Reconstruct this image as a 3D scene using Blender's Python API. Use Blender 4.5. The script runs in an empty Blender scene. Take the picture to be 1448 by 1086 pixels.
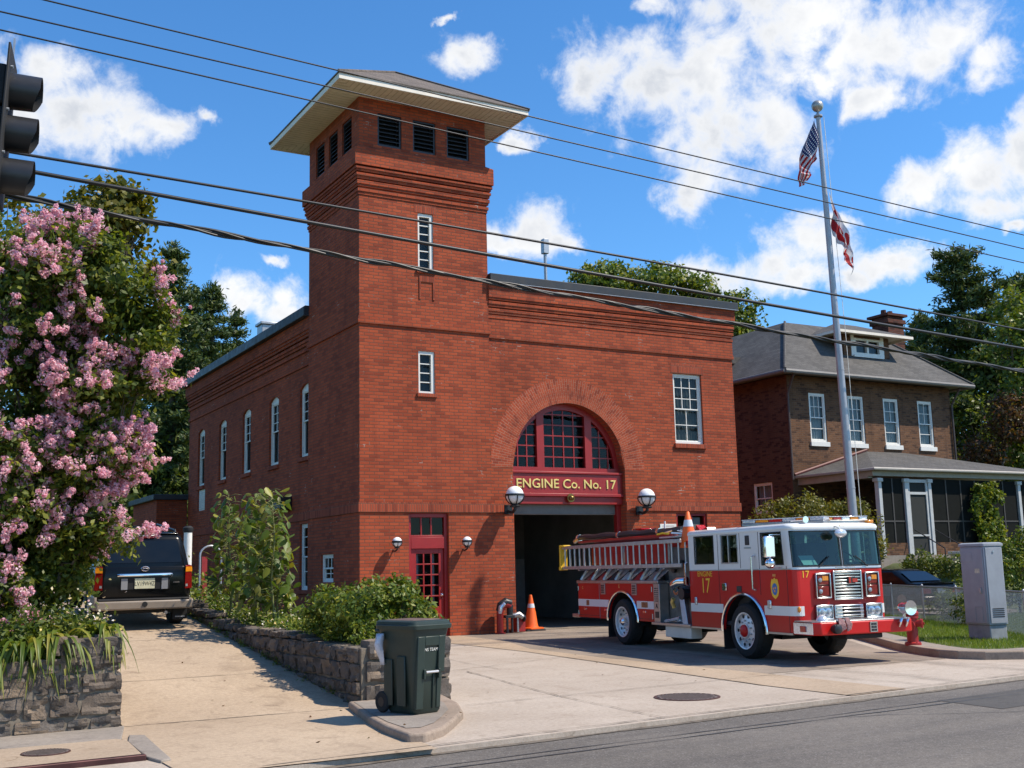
import bpy, bmesh, math, random
import numpy as np
from mathutils import Vector, Matrix, noise as mnoise

# ------------------------------------------------------------------ camera
S = bpy.context.scene
COL = S.collection
cam = bpy.data.objects.new('camera', bpy.data.cameras.new('camera'))
COL.objects.link(cam)
cam.data.sensor_width = 36.0
cam.data.lens = 40.09
cam.data.clip_start = 0.1
cam.data.clip_end = 3000
_r = Vector((0.868606, -0.494956, -0.023297)); _u = Vector((-0.059289, -0.150495, 0.986831)); _w = Vector((0.491944, 0.855786, 0.160066))
cam.matrix_world = Matrix(((_r.x, _u.x, -_w.x, -10.3561), (_r.y, _u.y, -_w.y, -25.4227), (_r.z, _u.z, -_w.z, 1.5806), (0, 0, 0, 1)))
S.camera = cam

# ------------------------------------------------------------------ sky, sun, exposure
SUN_TO = Vector((0.60, -0.46, 1.0)).normalized()
SUN_EL = math.asin(SUN_TO.z); SUN_AZ = math.atan2(SUN_TO.x, SUN_TO.y)
W = bpy.data.worlds.new("World"); S.world = W; W.use_nodes = True
nt = W.node_tree; nt.nodes.clear()
def nn(tree, t, **kw):
    n = tree.nodes.new(t)
    for k, v in kw.items():
        if k.startswith('i_'): n.inputs[k[2:].replace('_', ' ')].default_value = v
        else: setattr(n, k, v)
    return n
def vm(tree, op, a, b=None):
    n = tree.nodes.new('ShaderNodeVectorMath'); n.operation = op
    for i, x in enumerate((a, b)):
        if x is None: continue
        if hasattr(x, 'is_linked'): tree.links.new(x, n.inputs[i])
        else: n.inputs[i].default_value = x
    return n.outputs['Value'] if op in ('LENGTH', 'DOT_PRODUCT', 'DISTANCE') else n.outputs['Vector']
def ma(tree, op, a, b=None, c=None, clamp=False):
    n = tree.nodes.new('ShaderNodeMath'); n.operation = op; n.use_clamp = clamp
    for i, x in enumerate((a, b, c)):
        if x is None: continue
        if hasattr(x, 'is_linked'): tree.links.new(x, n.inputs[i])
        else: n.inputs[i].default_value = x
    return n.outputs[0]
sky = nn(nt, 'ShaderNodeTexSky', sky_type='NISHITA', sun_disc=False, sun_elevation=SUN_EL, sun_rotation=SUN_AZ,
         altitude=200, air_density=1.0, dust_density=0.35, ozone_density=3.0)
hsv = nn(nt, 'ShaderNodeHueSaturation', i_Saturation=1.10, i_Value=1.0)
tint = nn(nt, 'ShaderNodeMix', data_type='RGBA', blend_type='MULTIPLY'); tint.inputs[0].default_value = 1.0; tint.inputs[7].default_value = (0.80, 1.06, 1.26, 1)
nt.links.new(sky.outputs[0], tint.inputs[6]); nt.links.new(tint.outputs[2], hsv.inputs['Color'])
tc = nn(nt, 'ShaderNodeTexCoord'); DIR = vm(nt, 'NORMALIZE', tc.outputs['Generated'])
sx = nn(nt, 'ShaderNodeSeparateXYZ'); nt.links.new(DIR, sx.inputs[0])
az = ma(nt, 'ARCTAN2', sx.outputs[0], sx.outputs[1]); el = ma(nt, 'ARCSINE', sx.outputs[2])
cx = nn(nt, 'ShaderNodeCombineXYZ'); nt.links.new(az, cx.inputs[0]); nt.links.new(el, cx.inputs[1])
# broad cumulus banks: azimuth, elevation and angular half sizes (radians) of each cloud lobe
CLOUDS = [(0.124, 0.404, 0.034, 0.024), (0.15, 0.383, 0.048, 0.03), (0.174, 0.363, 0.035, 0.022), (0.212, 0.372, 0.027, 0.016), (0.101, 0.363, 0.033, 0.025), (0.239, 0.383, 0.013, 0.008), (0.485, 0.441, 0.028, 0.017), (0.462, 0.475, 0.009, 0.004), (0.598, 0.423, 0.039, 0.023), (0.65, 0.415, 0.048, 0.035), (0.707, 0.413, 0.047, 0.043), (0.711, 0.369, 0.06, 0.041), (0.764, 0.364, 0.037, 0.035), (0.69, 0.329, 0.028, 0.023), (0.734, 0.43, 0.031, 0.022), (0.659, 0.468, 0.025, 0.012), (0.749, 0.465, 0.038, 0.016), (0.791, 0.443, 0.055, 0.027), (0.85, 0.424, 0.053, 0.033), (0.903, 0.416, 0.045, 0.03), (0.935, 0.394, 0.028, 0.016), (0.853, 0.382, 0.023, 0.014), (0.809, 0.399, 0.021, 0.014), (0.887, 0.306, 0.031, 0.021), (0.933, 0.314, 0.038, 0.03), (0.964, 0.325, 0.021, 0.027), (0.935, 0.279, 0.032, 0.017), (0.704, 0.25, 0.031, 0.017), (0.748, 0.259, 0.036, 0.024), (0.791, 0.267, 0.036, 0.022), (0.777, 0.239, 0.036, 0.013), (0.857, 0.247, 0.031, 0.012), (0.827, 0.24, 0.023, 0.009), (0.816, 0.285, 0.018, 0.008), (0.542, 0.295, 0.032, 0.022), (0.573, 0.284, 0.016, 0.009), (0.525, 0.28, 0.019, 0.011), (0.29, 0.233, 0.018, 0.018), (0.314, 0.243, 0.027, 0.017), (0.32, 0.225, 0.031, 0.015), (0.541, 0.373, 0.012, 0.008), (0.32, 0.27, 0.015, 0.005), (0.954, 0.257, 0.011, 0.006),
          (-0.4, 0.4, 0.15, 0.07), (1.7, 0.5, 0.2, 0.09), (2.7, 0.5, 0.25, 0.1), (-1.8, 0.45, 0.3, 0.1)]
dens = None
wn = nn(nt, 'ShaderNodeTexNoise', i_Scale=13.0, i_Detail=6.0, i_Roughness=0.62); nt.links.new(DIR, wn.inputs['Vector'])
WC = vm(nt, 'ADD', cx.outputs[0], vm(nt, 'MULTIPLY', vm(nt, 'SUBTRACT', wn.outputs['Color'], (0.5, 0.5, 0.5)), (0.10, 0.06, 0)))
for a_, e_, ra, re in CLOUDS:
    d = vm(nt, 'SUBTRACT', WC, (a_, e_, 0)); d = vm(nt, 'MULTIPLY', d, (1 / (ra * 1.42), 1 / (re * 1.42), 0))
    l = ma(nt, 'SUBTRACT', 1.0, vm(nt, 'LENGTH', d))
    dens = l if dens is None else ma(nt, 'SMOOTH_MAX', dens, l, 0.25)
n1 = nn(nt, 'ShaderNodeTexNoise', i_Scale=26.0, i_Detail=8.0, i_Roughness=0.62, i_Distortion=0.25); nt.links.new(DIR, n1.inputs['Vector'])
n2 = nn(nt, 'ShaderNodeTexNoise', i_Scale=9.0, i_Detail=5.0, i_Roughness=0.6); nt.links.new(DIR, n2.inputs['Vector'])
nz = ma(nt, 'MULTIPLY', ma(nt, 'SUBTRACT', n1.outputs[0], 0.5), 2.2)
dd = ma(nt, 'ADD', dens, nz)
mr = nn(nt, 'ShaderNodeMapRange', interpolation_type='SMOOTHSTEP'); nt.links.new(dd, mr.inputs[0])
mr.inputs[1].default_value = -0.02; mr.inputs[2].default_value = 0.85
core = nn(nt, 'ShaderNodeMapRange', interpolation_type='SMOOTHSTEP'); nt.links.new(dd, core.inputs[0])
core.inputs[1].default_value = 0.25; core.inputs[2].default_value = 1.3; core.inputs[3].default_value = 0.0; core.inputs[4].default_value = 1.0
sh = ma(nt, 'MULTIPLY', core.outputs[0], ma(nt, 'MULTIPLY', ma(nt, 'SUBTRACT', 0.70, n2.outputs[0]), 3.4, clamp=True))
cc = nn(nt, 'ShaderNodeMix', data_type='RGBA'); nt.links.new(sh, cc.inputs[0])
cc.inputs[6].default_value = (6.4, 6.42, 6.45, 1); cc.inputs[7].default_value = (3.9, 4.15, 4.6, 1)
mx = nn(nt, 'ShaderNodeMix', data_type='RGBA')
nt.links.new(mr.outputs[0], mx.inputs[0]); nt.links.new(hsv.outputs[0], mx.inputs[6]); nt.links.new(cc.outputs[2], mx.inputs[7])
W.cycles.sampling_method = 'MANUAL'; W.cycles.sample_map_resolution = 512
bg = nn(nt, 'ShaderNodeBackground', i_Strength=0.135); nt.links.new(mx.outputs[2], bg.inputs[0])
wo = nn(nt, 'ShaderNodeOutputWorld'); nt.links.new(bg.outputs[0], wo.inputs[0])

sun = bpy.data.objects.new('sun', bpy.data.lights.new('sun', 'SUN')); COL.objects.link(sun)
sun.data.energy = 5.0; sun.data.angle = math.radians(0.5); sun.data.color = (1.0, 0.90, 0.76)
sun.rotation_euler = SUN_TO.to_track_quat('Z', 'Y').to_euler(); sun.location = (10, -20, 40)
S.view_settings.view_transform = 'Standard'; S.view_settings.look = 'None'
S.cycles.max_bounces = 6; S.cycles.diffuse_bounces = 3; S.cycles.glossy_bounces = 3; S.cycles.transparent_max_bounces = 10; S.cycles.caustics_reflective = False; S.cycles.caustics_refractive = False
S.view_settings.exposure = 0.28; S.view_settings.gamma = 1.0

# ------------------------------------------------------------------ materials
def newmat(name):
    m = bpy.data.materials.new(name); m.use_nodes = True
    t = m.node_tree; t.nodes.clear()
    o = t.nodes.new('ShaderNodeOutputMaterial'); b = t.nodes.new('ShaderNodeBsdfPrincipled')
    t.links.new(b.outputs[0], o.inputs[0])
    return m, t, b, o
def noise_fac(t, co, scale, detail=5, rough=0.6, dist=0.0):
    n = nn(t, 'ShaderNodeTexNoise', i_Scale=scale, i_Detail=detail, i_Roughness=rough, i_Distortion=dist)
    t.links.new(co, n.inputs['Vector']); return n.outputs[0]
def ramp(t, f, stops):
    r = t.nodes.new('ShaderNodeValToRGB'); t.links.new(f, r.inputs[0])
    e = r.color_ramp.elements
    while len(e) < len(stops): e.new(0.5)
    for i, (p, c) in enumerate(stops):
        e[i].position = p; e[i].color = (*c, 1) if len(c) == 3 else c
    return r.outputs[0]
def mixc(t, f, a, b, mode='MIX'):
    n = nn(t, 'ShaderNodeMix', data_type='RGBA', blend_type=mode)
    for i, x in ((0, f), (6, a), (7, b)):
        if hasattr(x, 'is_linked'): t.links.new(x, n.inputs[i])
        elif i == 0: n.inputs[0].default_value = x
        else: n.inputs[i].default_value = (*x, 1)
    return n.outputs[2]
def bump(t, b, h, strength=0.3, dist=0.01):
    n = nn(t, 'ShaderNodeBump', i_Strength=strength, i_Distance=dist); t.links.new(h, n.inputs['Height']); t.links.new(n.outputs[0], b.inputs['Normal'])
def objco(t): return t.nodes.new('ShaderNodeTexCoord').outputs['Object']
def worldco(t): return t.nodes.new('ShaderNodeNewGeometry').outputs['Position']
def sc(c, k): return tuple(min(1.0, x * k) for x in c)
def M(name, col, rough=0.6, metal=0.0, var=0.12, scale=6.0, bmp=0.0, bscale=60.0, coat=0.0, spec=0.5, rvar=0.0):
    m, t, b, o = newmat(name); co = objco(t)
    f = noise_fac(t, co, scale)
    t.links.new(ramp(t, f, [(0.3, sc(col, 1 - var)), (0.7, sc(col, 1 + var))]), b.inputs['Base Color'])
    b.inputs['Roughness'].default_value = rough; b.inputs['Metallic'].default_value = metal
    b.inputs['Coat Weight'].default_value = coat; b.inputs['Coat Roughness'].default_value = 0.06
    b.inputs['Specular IOR Level'].default_value = spec
    if rvar:
        t.links.new(ma(t, 'ADD', ma(t, 'MULTIPLY', ma(t, 'SUBTRACT', noise_fac(t, co, scale * 2.3), 0.5), rvar * 2), rough, clamp=True), b.inputs['Roughness'])
    if bmp: bump(t, b, noise_fac(t, co, bscale, 6), bmp, 0.01)
    return m
def brick_mat(name, c1, c2, mortar, bw=0.255, rh=0.081, ms=0.011, dark=(0.06, 0.02, 0.015), amount=0.5, pale=None, sq=1.0):
    m, t, b, o = newmat(name)
    uv = t.nodes.new('ShaderNodeUVMap').outputs[0]
    br = nn(t, 'ShaderNodeTexBrick', i_Scale=1.0, i_Mortar_Size=ms, i_Mortar_Smooth=0.15, i_Bias=-0.1, i_Brick_Width=bw, i_Row_Height=rh)
    br.offset = 0.5; br.squash = sq
    br.inputs['Color1'].default_value = (*c1, 1); br.inputs['Color2'].default_value = (*c2, 1); br.inputs['Mortar'].default_value = (*mortar, 1)
    t.links.new(uv, br.inputs['Vector'])
    # a second, offset brick layer gives single burnt and single pale bricks
    br2 = nn(t, 'ShaderNodeTexBrick', i_Scale=1.0, i_Mortar_Size=0.0, i_Bias=0.0, i_Brick_Width=bw, i_Row_Height=rh)
    br2.inputs['Color1'].default_value = (0, 0, 0, 1); br2.inputs['Color2'].default_value = (1, 1, 1, 1)
    t.links.new(uv, br2.inputs['Vector'])
    f1 = noise_fac(t, uv, 0.55, 6, 0.65); f2 = noise_fac(t, uv, 5.0, 4, 0.7)
    single = ramp(t, br2.outputs[0], [(0.80, (0, 0, 0)), (0.86, (1, 1, 1))])
    c = mixc(t, ma(t, 'MULTIPLY', single, amount), br.outputs[0], dark)
    c = mixc(t, 1.0, c, ramp(t, f1, [(0.32, (0.72, 0.70, 0.68)), (0.66, (1.0, 1.0, 1.0))]), 'MULTIPLY')
    c = mixc(t, ma(t, 'MULTIPLY', ramp(t, f2, [(0.62, (0, 0, 0)), (0.75, (1, 1, 1))]), 0.22), c, dark)
    st = noise_fac(t, vm(t, 'MULTIPLY', uv, (2.6, 0.16, 1)), 1.0, 5, 0.6)
    c = mixc(t, ma(t, 'MULTIPLY', ramp(t, st, [(0.52, (0, 0, 0)), (0.72, (1, 1, 1))]), 0.5), c, dark)
    if pale:
        f3 = noise_fac(t, uv, 1.7, 6, 0.75)
        c = mixc(t, ma(t, 'MULTIPLY', ramp(t, f3, [(0.60, (0, 0, 0)), (0.72, (1, 1, 1))]), ma(t, 'MULTIPLY', br.outputs['Fac'], 0.9)), c, pale)
    t.links.new(c, b.inputs['Base Color'])
    b.inputs['Roughness'].default_value = 0.85
    b.inputs['Specular IOR Level'].default_value = 0.25
    h = ma(t, 'SUBTRACT', ma(t, 'MULTIPLY', f2, 0.5), br.outputs['Fac'])
    bump(t, b, h, 0.55, 0.008)
    return m
def glass_mat(name, tint=(0.75, 0.8, 0.8), refl=0.16, rough=0.02):
    m = bpy.data.materials.new(name); m.use_nodes = True; t = m.node_tree; t.nodes.clear()
    o = t.nodes.new('ShaderNodeOutputMaterial')
    tr = nn(t, 'ShaderNodeBsdfTransparent'); tr.inputs[0].default_value = (*tint, 1)
    gl = nn(t, 'ShaderNodeBsdfGlossy', i_Roughness=rough)
    lw = nn(t, 'ShaderNodeLayerWeight', i_Blend=0.25)
    wv = noise_fac(t, objco(t), 2.5, 2); bp = nn(t, 'ShaderNodeBump', i_Strength=0.06, i_Distance=0.02); t.links.new(wv, bp.inputs['Height']); t.links.new(bp.outputs[0], gl.inputs['Normal'])
    f = ma(t, 'ADD', ma(t, 'MULTIPLY', lw.outputs['Facing'], 0.14), refl, clamp=True)
    mxs = t.nodes.new('ShaderNodeMixShader'); t.links.new(f, mxs.inputs[0]); t.links.new(tr.outputs[0], mxs.inputs[1]); t.links.new(gl.outputs[0], mxs.inputs[2])
    t.links.new(mxs.outputs[0], o.inputs[0]); return m
def leaf_mat(name, cols, trans=0.35, rough=0.45, spec=0.35, tint=(1.3, 1.25, 0.5)):
    m, t, b, o = newmat(name)
    g = t.nodes.new('ShaderNodeNewGeometry')
    n = len(cols)
    f = ma(t, 'ADD', ma(t, 'MULTIPLY', g.outputs['Random Per Island'], 0.65), ma(t, 'MULTIPLY', noise_fac(t, g.outputs['Position'], 1.3, 3), 0.35))
    c = ramp(t, f, [(0.12 + 0.75 * i / max(1, n - 1), k) for i, k in enumerate(cols)])
    t.links.new(c, b.inputs['Base Color']); b.inputs['Roughness'].default_value = rough; b.inputs['Specular IOR Level'].default_value = spec
    tl = t.nodes.new('ShaderNodeBsdfTranslucent')
    t.links.new(mixc(t, 1.0, c, tint, 'MULTIPLY'), tl.inputs[0])
    mxs = t.nodes.new('ShaderNodeMixShader'); mxs.inputs[0].default_value = trans
    t.links.new(b.outputs[0], mxs.inputs[1]); t.links.new(tl.outputs[0], mxs.inputs[2]); t.links.new(mxs.outputs[0], o.inputs[0])
    return m
def concrete(name, col, col2, stain=(0.12, 0.1, 0.085), stain_amt=0.35, fine=0.12, cracks=True):
    m, t, b, o = newmat(name); co = worldco(t)
    f = noise_fac(t, co, 0.45, 8, 0.62); f2 = noise_fac(t, co, 2.6, 6, 0.7, 0.6); f3 = noise_fac(t, co, 90, 3, 0.7)
    c = ramp(t, f, [(0.35, col), (0.65, col2)])
    c = mixc(t, ma(t, 'MULTIPLY', ramp(t, f2, [(0.52, (0, 0, 0)), (0.75, (1, 1, 1))]), stain_amt), c, stain)
    c = mixc(t, 1.0, c, ramp(t, f3, [(0.25, (1 - fine * 2,) * 3), (0.75, (1 + 0 * fine,) * 3)]), 'MULTIPLY')
    f4 = noise_fac(t, co, 22, 4, 0.75); f5 = noise_fac(t, co, 1.1, 4, 0.8, 1.5)
    c = mixc(t, 1.0, c, ramp(t, f4, [(0.3, (0.80, 0.79, 0.78)), (0.62, (1.06, 1.06, 1.06))]), 'MULTIPLY')
    c = mixc(t, ma(t, 'MULTIPLY', ramp(t, f5, [(0.66, (0, 0, 0)), (0.74, (1, 1, 1))]), stain_amt * 0.9), c, sc(stain, 0.7))
    if cracks:
        v = nn(t, 'ShaderNodeTexVoronoi', feature='DISTANCE_TO_EDGE', i_Scale=0.33)
        wv = nn(t, 'ShaderNodeTexNoise', i_Scale=2.0, i_Detail=6); t.links.new(co, wv.inputs['Vector'])
        t.links.new(vm(t, 'ADD', co, vm(t, 'MULTIPLY', wv.outputs['Color'], (0.5, 0.5, 0))), v.inputs['Vector'])
        cr = ma(t, 'MULTIPLY', ramp(t, v.outputs['Distance'], [(0.0, (1, 1, 1)), (0.004, (0, 0, 0))]), ramp(t, f2, [(0.5, (0, 0, 0)), (0.6, (1, 1, 1))]))
        c = mixc(t, ma(t, 'MULTIPLY', cr, 0.6), c, sc(stain, 0.6))
    t.links.new(c, b.inputs['Base Color']); b.inputs['Roughness'].default_value = 0.9; b.inputs['Specular IOR Level'].default_value = 0.2
    bump(t, b, f3, 0.25, 0.006)
    return m

MAT = {}
MAT['brick'] = brick_mat('red_brick', (0.45, 0.085, 0.032), (0.33, 0.058, 0.024), (0.20, 0.072, 0.042), amount=0.30, dark=(0.15, 0.032, 0.018), pale=(0.55, 0.42, 0.34))
MAT['brick_v'] = brick_mat('red_brick_soldier', (0.46, 0.088, 0.038), (0.34, 0.056, 0.026), (0.24, 0.09, 0.055), bw=0.064, rh=0.2, amount=0.4, dark=(0.15, 0.032, 0.02))
MAT['brick_arch'] = brick_mat('red_brick_arch', (0.44, 0.085, 0.036), (0.33, 0.055, 0.025), (0.40, 0.2, 0.13), bw=0.168, rh=0.064, ms=0.006, amount=0.4, dark=(0.15, 0.032, 0.02))
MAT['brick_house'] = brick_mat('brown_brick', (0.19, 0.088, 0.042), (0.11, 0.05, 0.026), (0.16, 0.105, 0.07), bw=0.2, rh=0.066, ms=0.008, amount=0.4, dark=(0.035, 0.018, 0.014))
MAT['brick_dark'] = brick_mat('dark_red_brick', (0.15, 0.045, 0.028), (0.09, 0.028, 0.02), (0.12, 0.07, 0.05), amount=0.6, dark=(0.03, 0.012, 0.01))
MAT['white'] = M('white_paint', (0.74, 0.72, 0.66), 0.5, var=0.06, scale=12)
MAT['softwhite'] = M('weathered_white', (0.48, 0.48, 0.47), 0.6, var=0.1, scale=6)
MAT['cream'] = M('cream_paint', (0.82, 0.73, 0.61), 0.6, var=0.08, scale=3)
MAT['redpaint'] = M('red_trim_paint', (0.30, 0.016, 0.014), 0.42, var=0.12, scale=3, bmp=0.05)
MAT['black'] = M('black_metal', (0.018, 0.018, 0.02), 0.42, var=0.3)
MAT['blackmatte'] = M('matte_black', (0.012, 0.012, 0.013), 0.75, var=0.3)
MAT['coping'] = M('dark_roof_metal', (0.022, 0.024, 0.028), 0.5, metal=0.0, var=0.2, scale=2, rvar=0.2)
MAT['gold'] = M('gilt', (0.85, 0.62, 0.20), 0.35, metal=0.35, var=0.08)
MAT['darkroom'] = M('dark_interior', (0.22, 0.23, 0.22), 0.8, var=0.2, scale=1)
MAT['glass'] = glass_mat('window_glass', (0.45, 0.5, 0.5), 0.012)
MAT['cabglass'] = glass_mat('cab_side_glass', (0.10, 0.13, 0.12), 0.03)
MAT['truckglass'] = glass_mat('truck_glass', (0.36, 0.56, 0.52), 0.05)
MAT['darkglass'] = M('tinted_glass', (0.005, 0.006, 0.007), 0.04, var=0.2, spec=0.4)
MAT['shade'] = M('dim_window_shade', (0.16, 0.17, 0.165), 0.9, var=0.3, scale=3)
MAT['curtain'] = M('curtain_cloth', (0.62, 0.66, 0.70), 0.9, var=0.15, scale=8)
MAT['chrome'] = M('chrome', (0.82, 0.82, 0.84), 0.13, metal=1.0, var=0.03)
MAT['steel'] = M('brushed_steel', (0.48, 0.47, 0.46), 0.34, metal=0.9, var=0.12, scale=9, rvar=0.12)
MAT['alu'] = M('ladder_aluminium', (0.50, 0.49, 0.47), 0.42, metal=0.75, var=0.15, scale=8)
MAT['wheelalu'] = M('polished_wheel', (0.78, 0.77, 0.76), 0.36, metal=0.35, var=0.08, scale=14)
MAT['tyre'] = M('tyre_rubber', (0.014, 0.014, 0.014), 0.8, var=0.3, bmp=0.2, bscale=40)
MAT['truckred'] = M('engine_red_paint', (0.54, 0.012, 0.011), 0.30, var=0.06, scale=2, coat=0.12, spec=0.35)
MAT['truckwhite'] = M('engine_white_paint', (0.78, 0.77, 0.74), 0.25, var=0.03, scale=2, coat=0.5)
MAT['yellow'] = M('yellow_paint', (0.90, 0.52, 0.03), 0.45)
MAT['orange'] = M('orange_plastic', (0.85, 0.13, 0.012), 0.5, var=0.06)
MAT['redlens'] = M('red_lens', (0.42, 0.008, 0.006), 0.12, var=0.2, scale=40, coat=0.5)
MAT['amberlens'] = M('amber_lens', (0.75, 0.25, 0.01), 0.15, var=0.2, scale=40, coat=0.5)
MAT['dimlens'] = M('dim_clear_lens', (0.36, 0.37, 0.38), 0.12, metal=0.4, var=0.4, scale=30)
MAT['darkred'] = M('deep_red_lens', (0.20, 0.006, 0.005), 0.15, var=0.25, scale=40)
MAT['dullchrome'] = M('dull_chrome', (0.55, 0.55, 0.56), 0.24, metal=0.95, var=0.1, scale=12)
MAT['clearlens'] = M('clear_lens', (0.75, 0.76, 0.78), 0.08, metal=0.5, var=0.25, scale=40)
MAT['opal'] = M('opal_globe', (0.85, 0.85, 0.86), 0.18, var=0.02)
MAT['suvblack'] = M('black_car_paint', (0.004, 0.0045, 0.005), 0.18, var=0.1, coat=0.08, spec=0.22)
MAT['bumper'] = M('taupe_bumper', (0.26, 0.21, 0.165), 0.45, var=0.08)
MAT['bin'] = M('dark_green_plastic', (0.022, 0.036, 0.028), 0.48, var=0.15, scale=5, bmp=0.08, bscale=120)
MAT['cabinet'] = M('grey_cabinet_paint', (0.30, 0.315, 0.34), 0.55, var=0.10, scale=4, rvar=.1)
MAT['hydrant'] = M('red_hydrant_paint', (0.30, 0.018, 0.016), 0.45, var=0.2, scale=12)
MAT['galv'] = M('galvanised_steel', (0.42, 0.43, 0.44), 0.45, metal=0.7, var=0.15, scale=20)
MAT['polegrey'] = M('pole_aluminium', (0.40, 0.39, 0.40), 0.42, metal=0.45, var=0.1, scale=4)
MAT['cable'] = M('black_cable', (0.012, 0.012, 0.013), 0.45, var=0.3, scale=30)
MAT['slate'] = None
def shingle_mat(name, c, c2):
    m, t, b, o = newmat(name); uv = t.nodes.new('ShaderNodeUVMap').outputs[0]
    br = nn(t, 'ShaderNodeTexBrick', i_Scale=1.0, i_Mortar_Size=0.006, i_Bias=0.0, i_Brick_Width=0.26, i_Row_Height=0.12)
    br.inputs['Color1'].default_value = (*c, 1); br.inputs['Color2'].default_value = (*c2, 1); br.inputs['Mortar'].default_value = (*sc(c, 0.4), 1)
    t.links.new(uv, br.inputs['Vector'])
    f = noise_fac(t, uv, 1.1, 6, 0.7); f2 = noise_fac(t, uv, 30, 3)
    k = mixc(t, 1.0, br.outputs[0], ramp(t, f, [(0.3, (0.7, 0.68, 0.66)), (0.7, (1.15, 1.13, 1.1))]), 'MULTIPLY')
    k = mixc(t, 1.0, k, ramp(t, f2, [(0.3, (0.75,) * 3), (0.7, (1.1,) * 3)]), 'MULTIPLY')
    t.links.new(k, b.inputs['Base Color']); b.inputs['Roughness'].default_value = 0.9
    bump(t, b, ma(t, 'SUBTRACT', f2, br.outputs['Fac']), 0.5, 0.01); return m
MAT['shingle'] = shingle_mat('grey_shingles', (0.115, 0.11, 0.105), (0.08, 0.077, 0.074))
MAT['shingle_t'] = shingle_mat('brown_grey_shingles', (0.19, 0.155, 0.13), (0.12, 0.10, 0.085))
MAT['apron'] = concrete('pale_concrete', (0.53, 0.45, 0.37), (0.44, 0.365, 0.295), stain=(0.28, 0.21, 0.155), stain_amt=0.5)
MAT['lane'] = concrete('worn_shaded_concrete', (0.36, 0.295, 0.235), (0.25, 0.205, 0.165), stain=(0.09, 0.075, 0.06), stain_amt=0.6)  # worn concrete, its tone darkened further to stand in for the engine's ground shadow
MAT['tan'] = concrete('tan_concrete', (0.50, 0.385, 0.275), (0.41, 0.315, 0.225), stain=(0.25, 0.17, 0.1), stain_amt=0.4)
MAT['drive'] = concrete('buff_concrete', (0.55, 0.425, 0.30), (0.46, 0.35, 0.245), stain=(0.20, 0.14, 0.095), stain_amt=0.5, fine=0.16)
MAT['kerb'] = concrete('kerb_concrete', (0.40, 0.31, 0.245), (0.31, 0.245, 0.19), stain=(0.12, 0.09, 0.07), stain_amt=0.5, cracks=False)
MAT['slab'] = concrete('grey_slab', (0.36, 0.31, 0.26), (0.28, 0.245, 0.21), stain=(0.13, 0.11, 0.1), stain_amt=0.45)
MAT['joint'] = M('joint_dirt', (0.13, 0.105, 0.08), 0.95, var=0.4, scale=9)
def asphalt():
    m, t, b, o = newmat('asphalt'); co = worldco(t)
    f = noise_fac(t, co, 0.5, 6); f2 = noise_fac(t, co, 55, 4, 0.75); v = nn(t, 'ShaderNodeTexVoronoi', i_Scale=85.0); t.links.new(co, v.inputs['Vector'])
    c = ramp(t, f, [(0.3, (0.125, 0.108, 0.09)), (0.7, (0.175, 0.152, 0.128))])
    f6 = noise_fac(t, vm(t, 'MULTIPLY', co, (0.10, 1.3, 1)), 1.0, 5, 0.65); f7 = noise_fac(t, co, 14, 5, 0.75)
    c = mixc(t, 1.0, c, ramp(t, f6, [(0.35, (0.78, 0.78, 0.79)), (0.65, (1.12, 1.12, 1.1))]), 'MULTIPLY')
    c = mixc(t, 1.0, c, ramp(t, f7, [(0.3, (0.75,) * 3), (0.68, (1.15,) * 3)]), 'MULTIPLY')
    c = mixc(t, 1.0, c, ramp(t, f2, [(0.3, (0.55,) * 3), (0.7, (1.3,) * 3)]), 'MULTIPLY')
    c = mixc(t, ramp(t, v.outputs['Color'], [(0.78, (0, 0, 0)), (0.9, (0.6,) * 3)]), c, (0.27, 0.25, 0.23))
    t.links.new(c, b.inputs['Base Color']); b.inputs['Roughness'].default_value = 0.88; bump(t, b, f2, 0.5, 0.008); return m
MAT['asphalt'] = asphalt()
MAT['tar'] = M('tar_seal', (0.045, 0.044, 0.043), 0.6, var=0.3)
def soil():
    m, t, b, o = newmat('soil_and_turf'); co = worldco(t)
    f = noise_fac(t, co, 0.8, 7); f2 = noise_fac(t, co, 14, 5)
    c = ramp(t, f, [(0.3, (0.05, 0.075, 0.02)), (0.7, (0.10, 0.12, 0.035))])
    c = mixc(t, ramp(t, f2, [(0.5, (0, 0, 0)), (0.7, (0.7,) * 3)]), c, (0.10, 0.075, 0.045))
    t.links.new(c, b.inputs['Base Color']); b.inputs['Roughness'].default_value = 0.95; bump(t, b, f2, 0.8, 0.03); return m
MAT['soil'] = soil()
def stone():
    m, t, b, o = newmat('rough_stone'); co = worldco(t); g = t.nodes.new('ShaderNodeNewGeometry')
    f = noise_fac(t, co, 5, 8, 0.7, 0.5); f2 = noise_fac(t, co, 38, 6, 0.7)
    base = ramp(t, g.outputs['Random Per Island'], [(0.0, (0.07, 0.058, 0.048)), (0.35, (0.16, 0.13, 0.105)), (0.7, (0.10, 0.094, 0.09)), (1.0, (0.25, 0.19, 0.135))])
    c = mixc(t, 1.0, base, ramp(t, f, [(0.25, (0.45, 0.42, 0.40)), (0.7, (1.35, 1.3, 1.25))]), 'MULTIPLY')
    c = mixc(t, ramp(t, f2, [(0.62, (0, 0, 0)), (0.8, (0.5,) * 3)]), c, (0.42, 0.38, 0.33))
    t.links.new(c, b.inputs['Base Color']); b.inputs['Roughness'].default_value = 0.9
    bump(t, b, ma(t, 'ADD', f, ma(t, 'MULTIPLY', f2, 0.5)), 0.9, 0.03); return m
MAT['stone'] = stone()
MAT['mortar'] = M('wall_mortar', (0.19, 0.155, 0.115), 0.95, var=0.3, scale=7, bmp=0.6, bscale=30)
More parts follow.
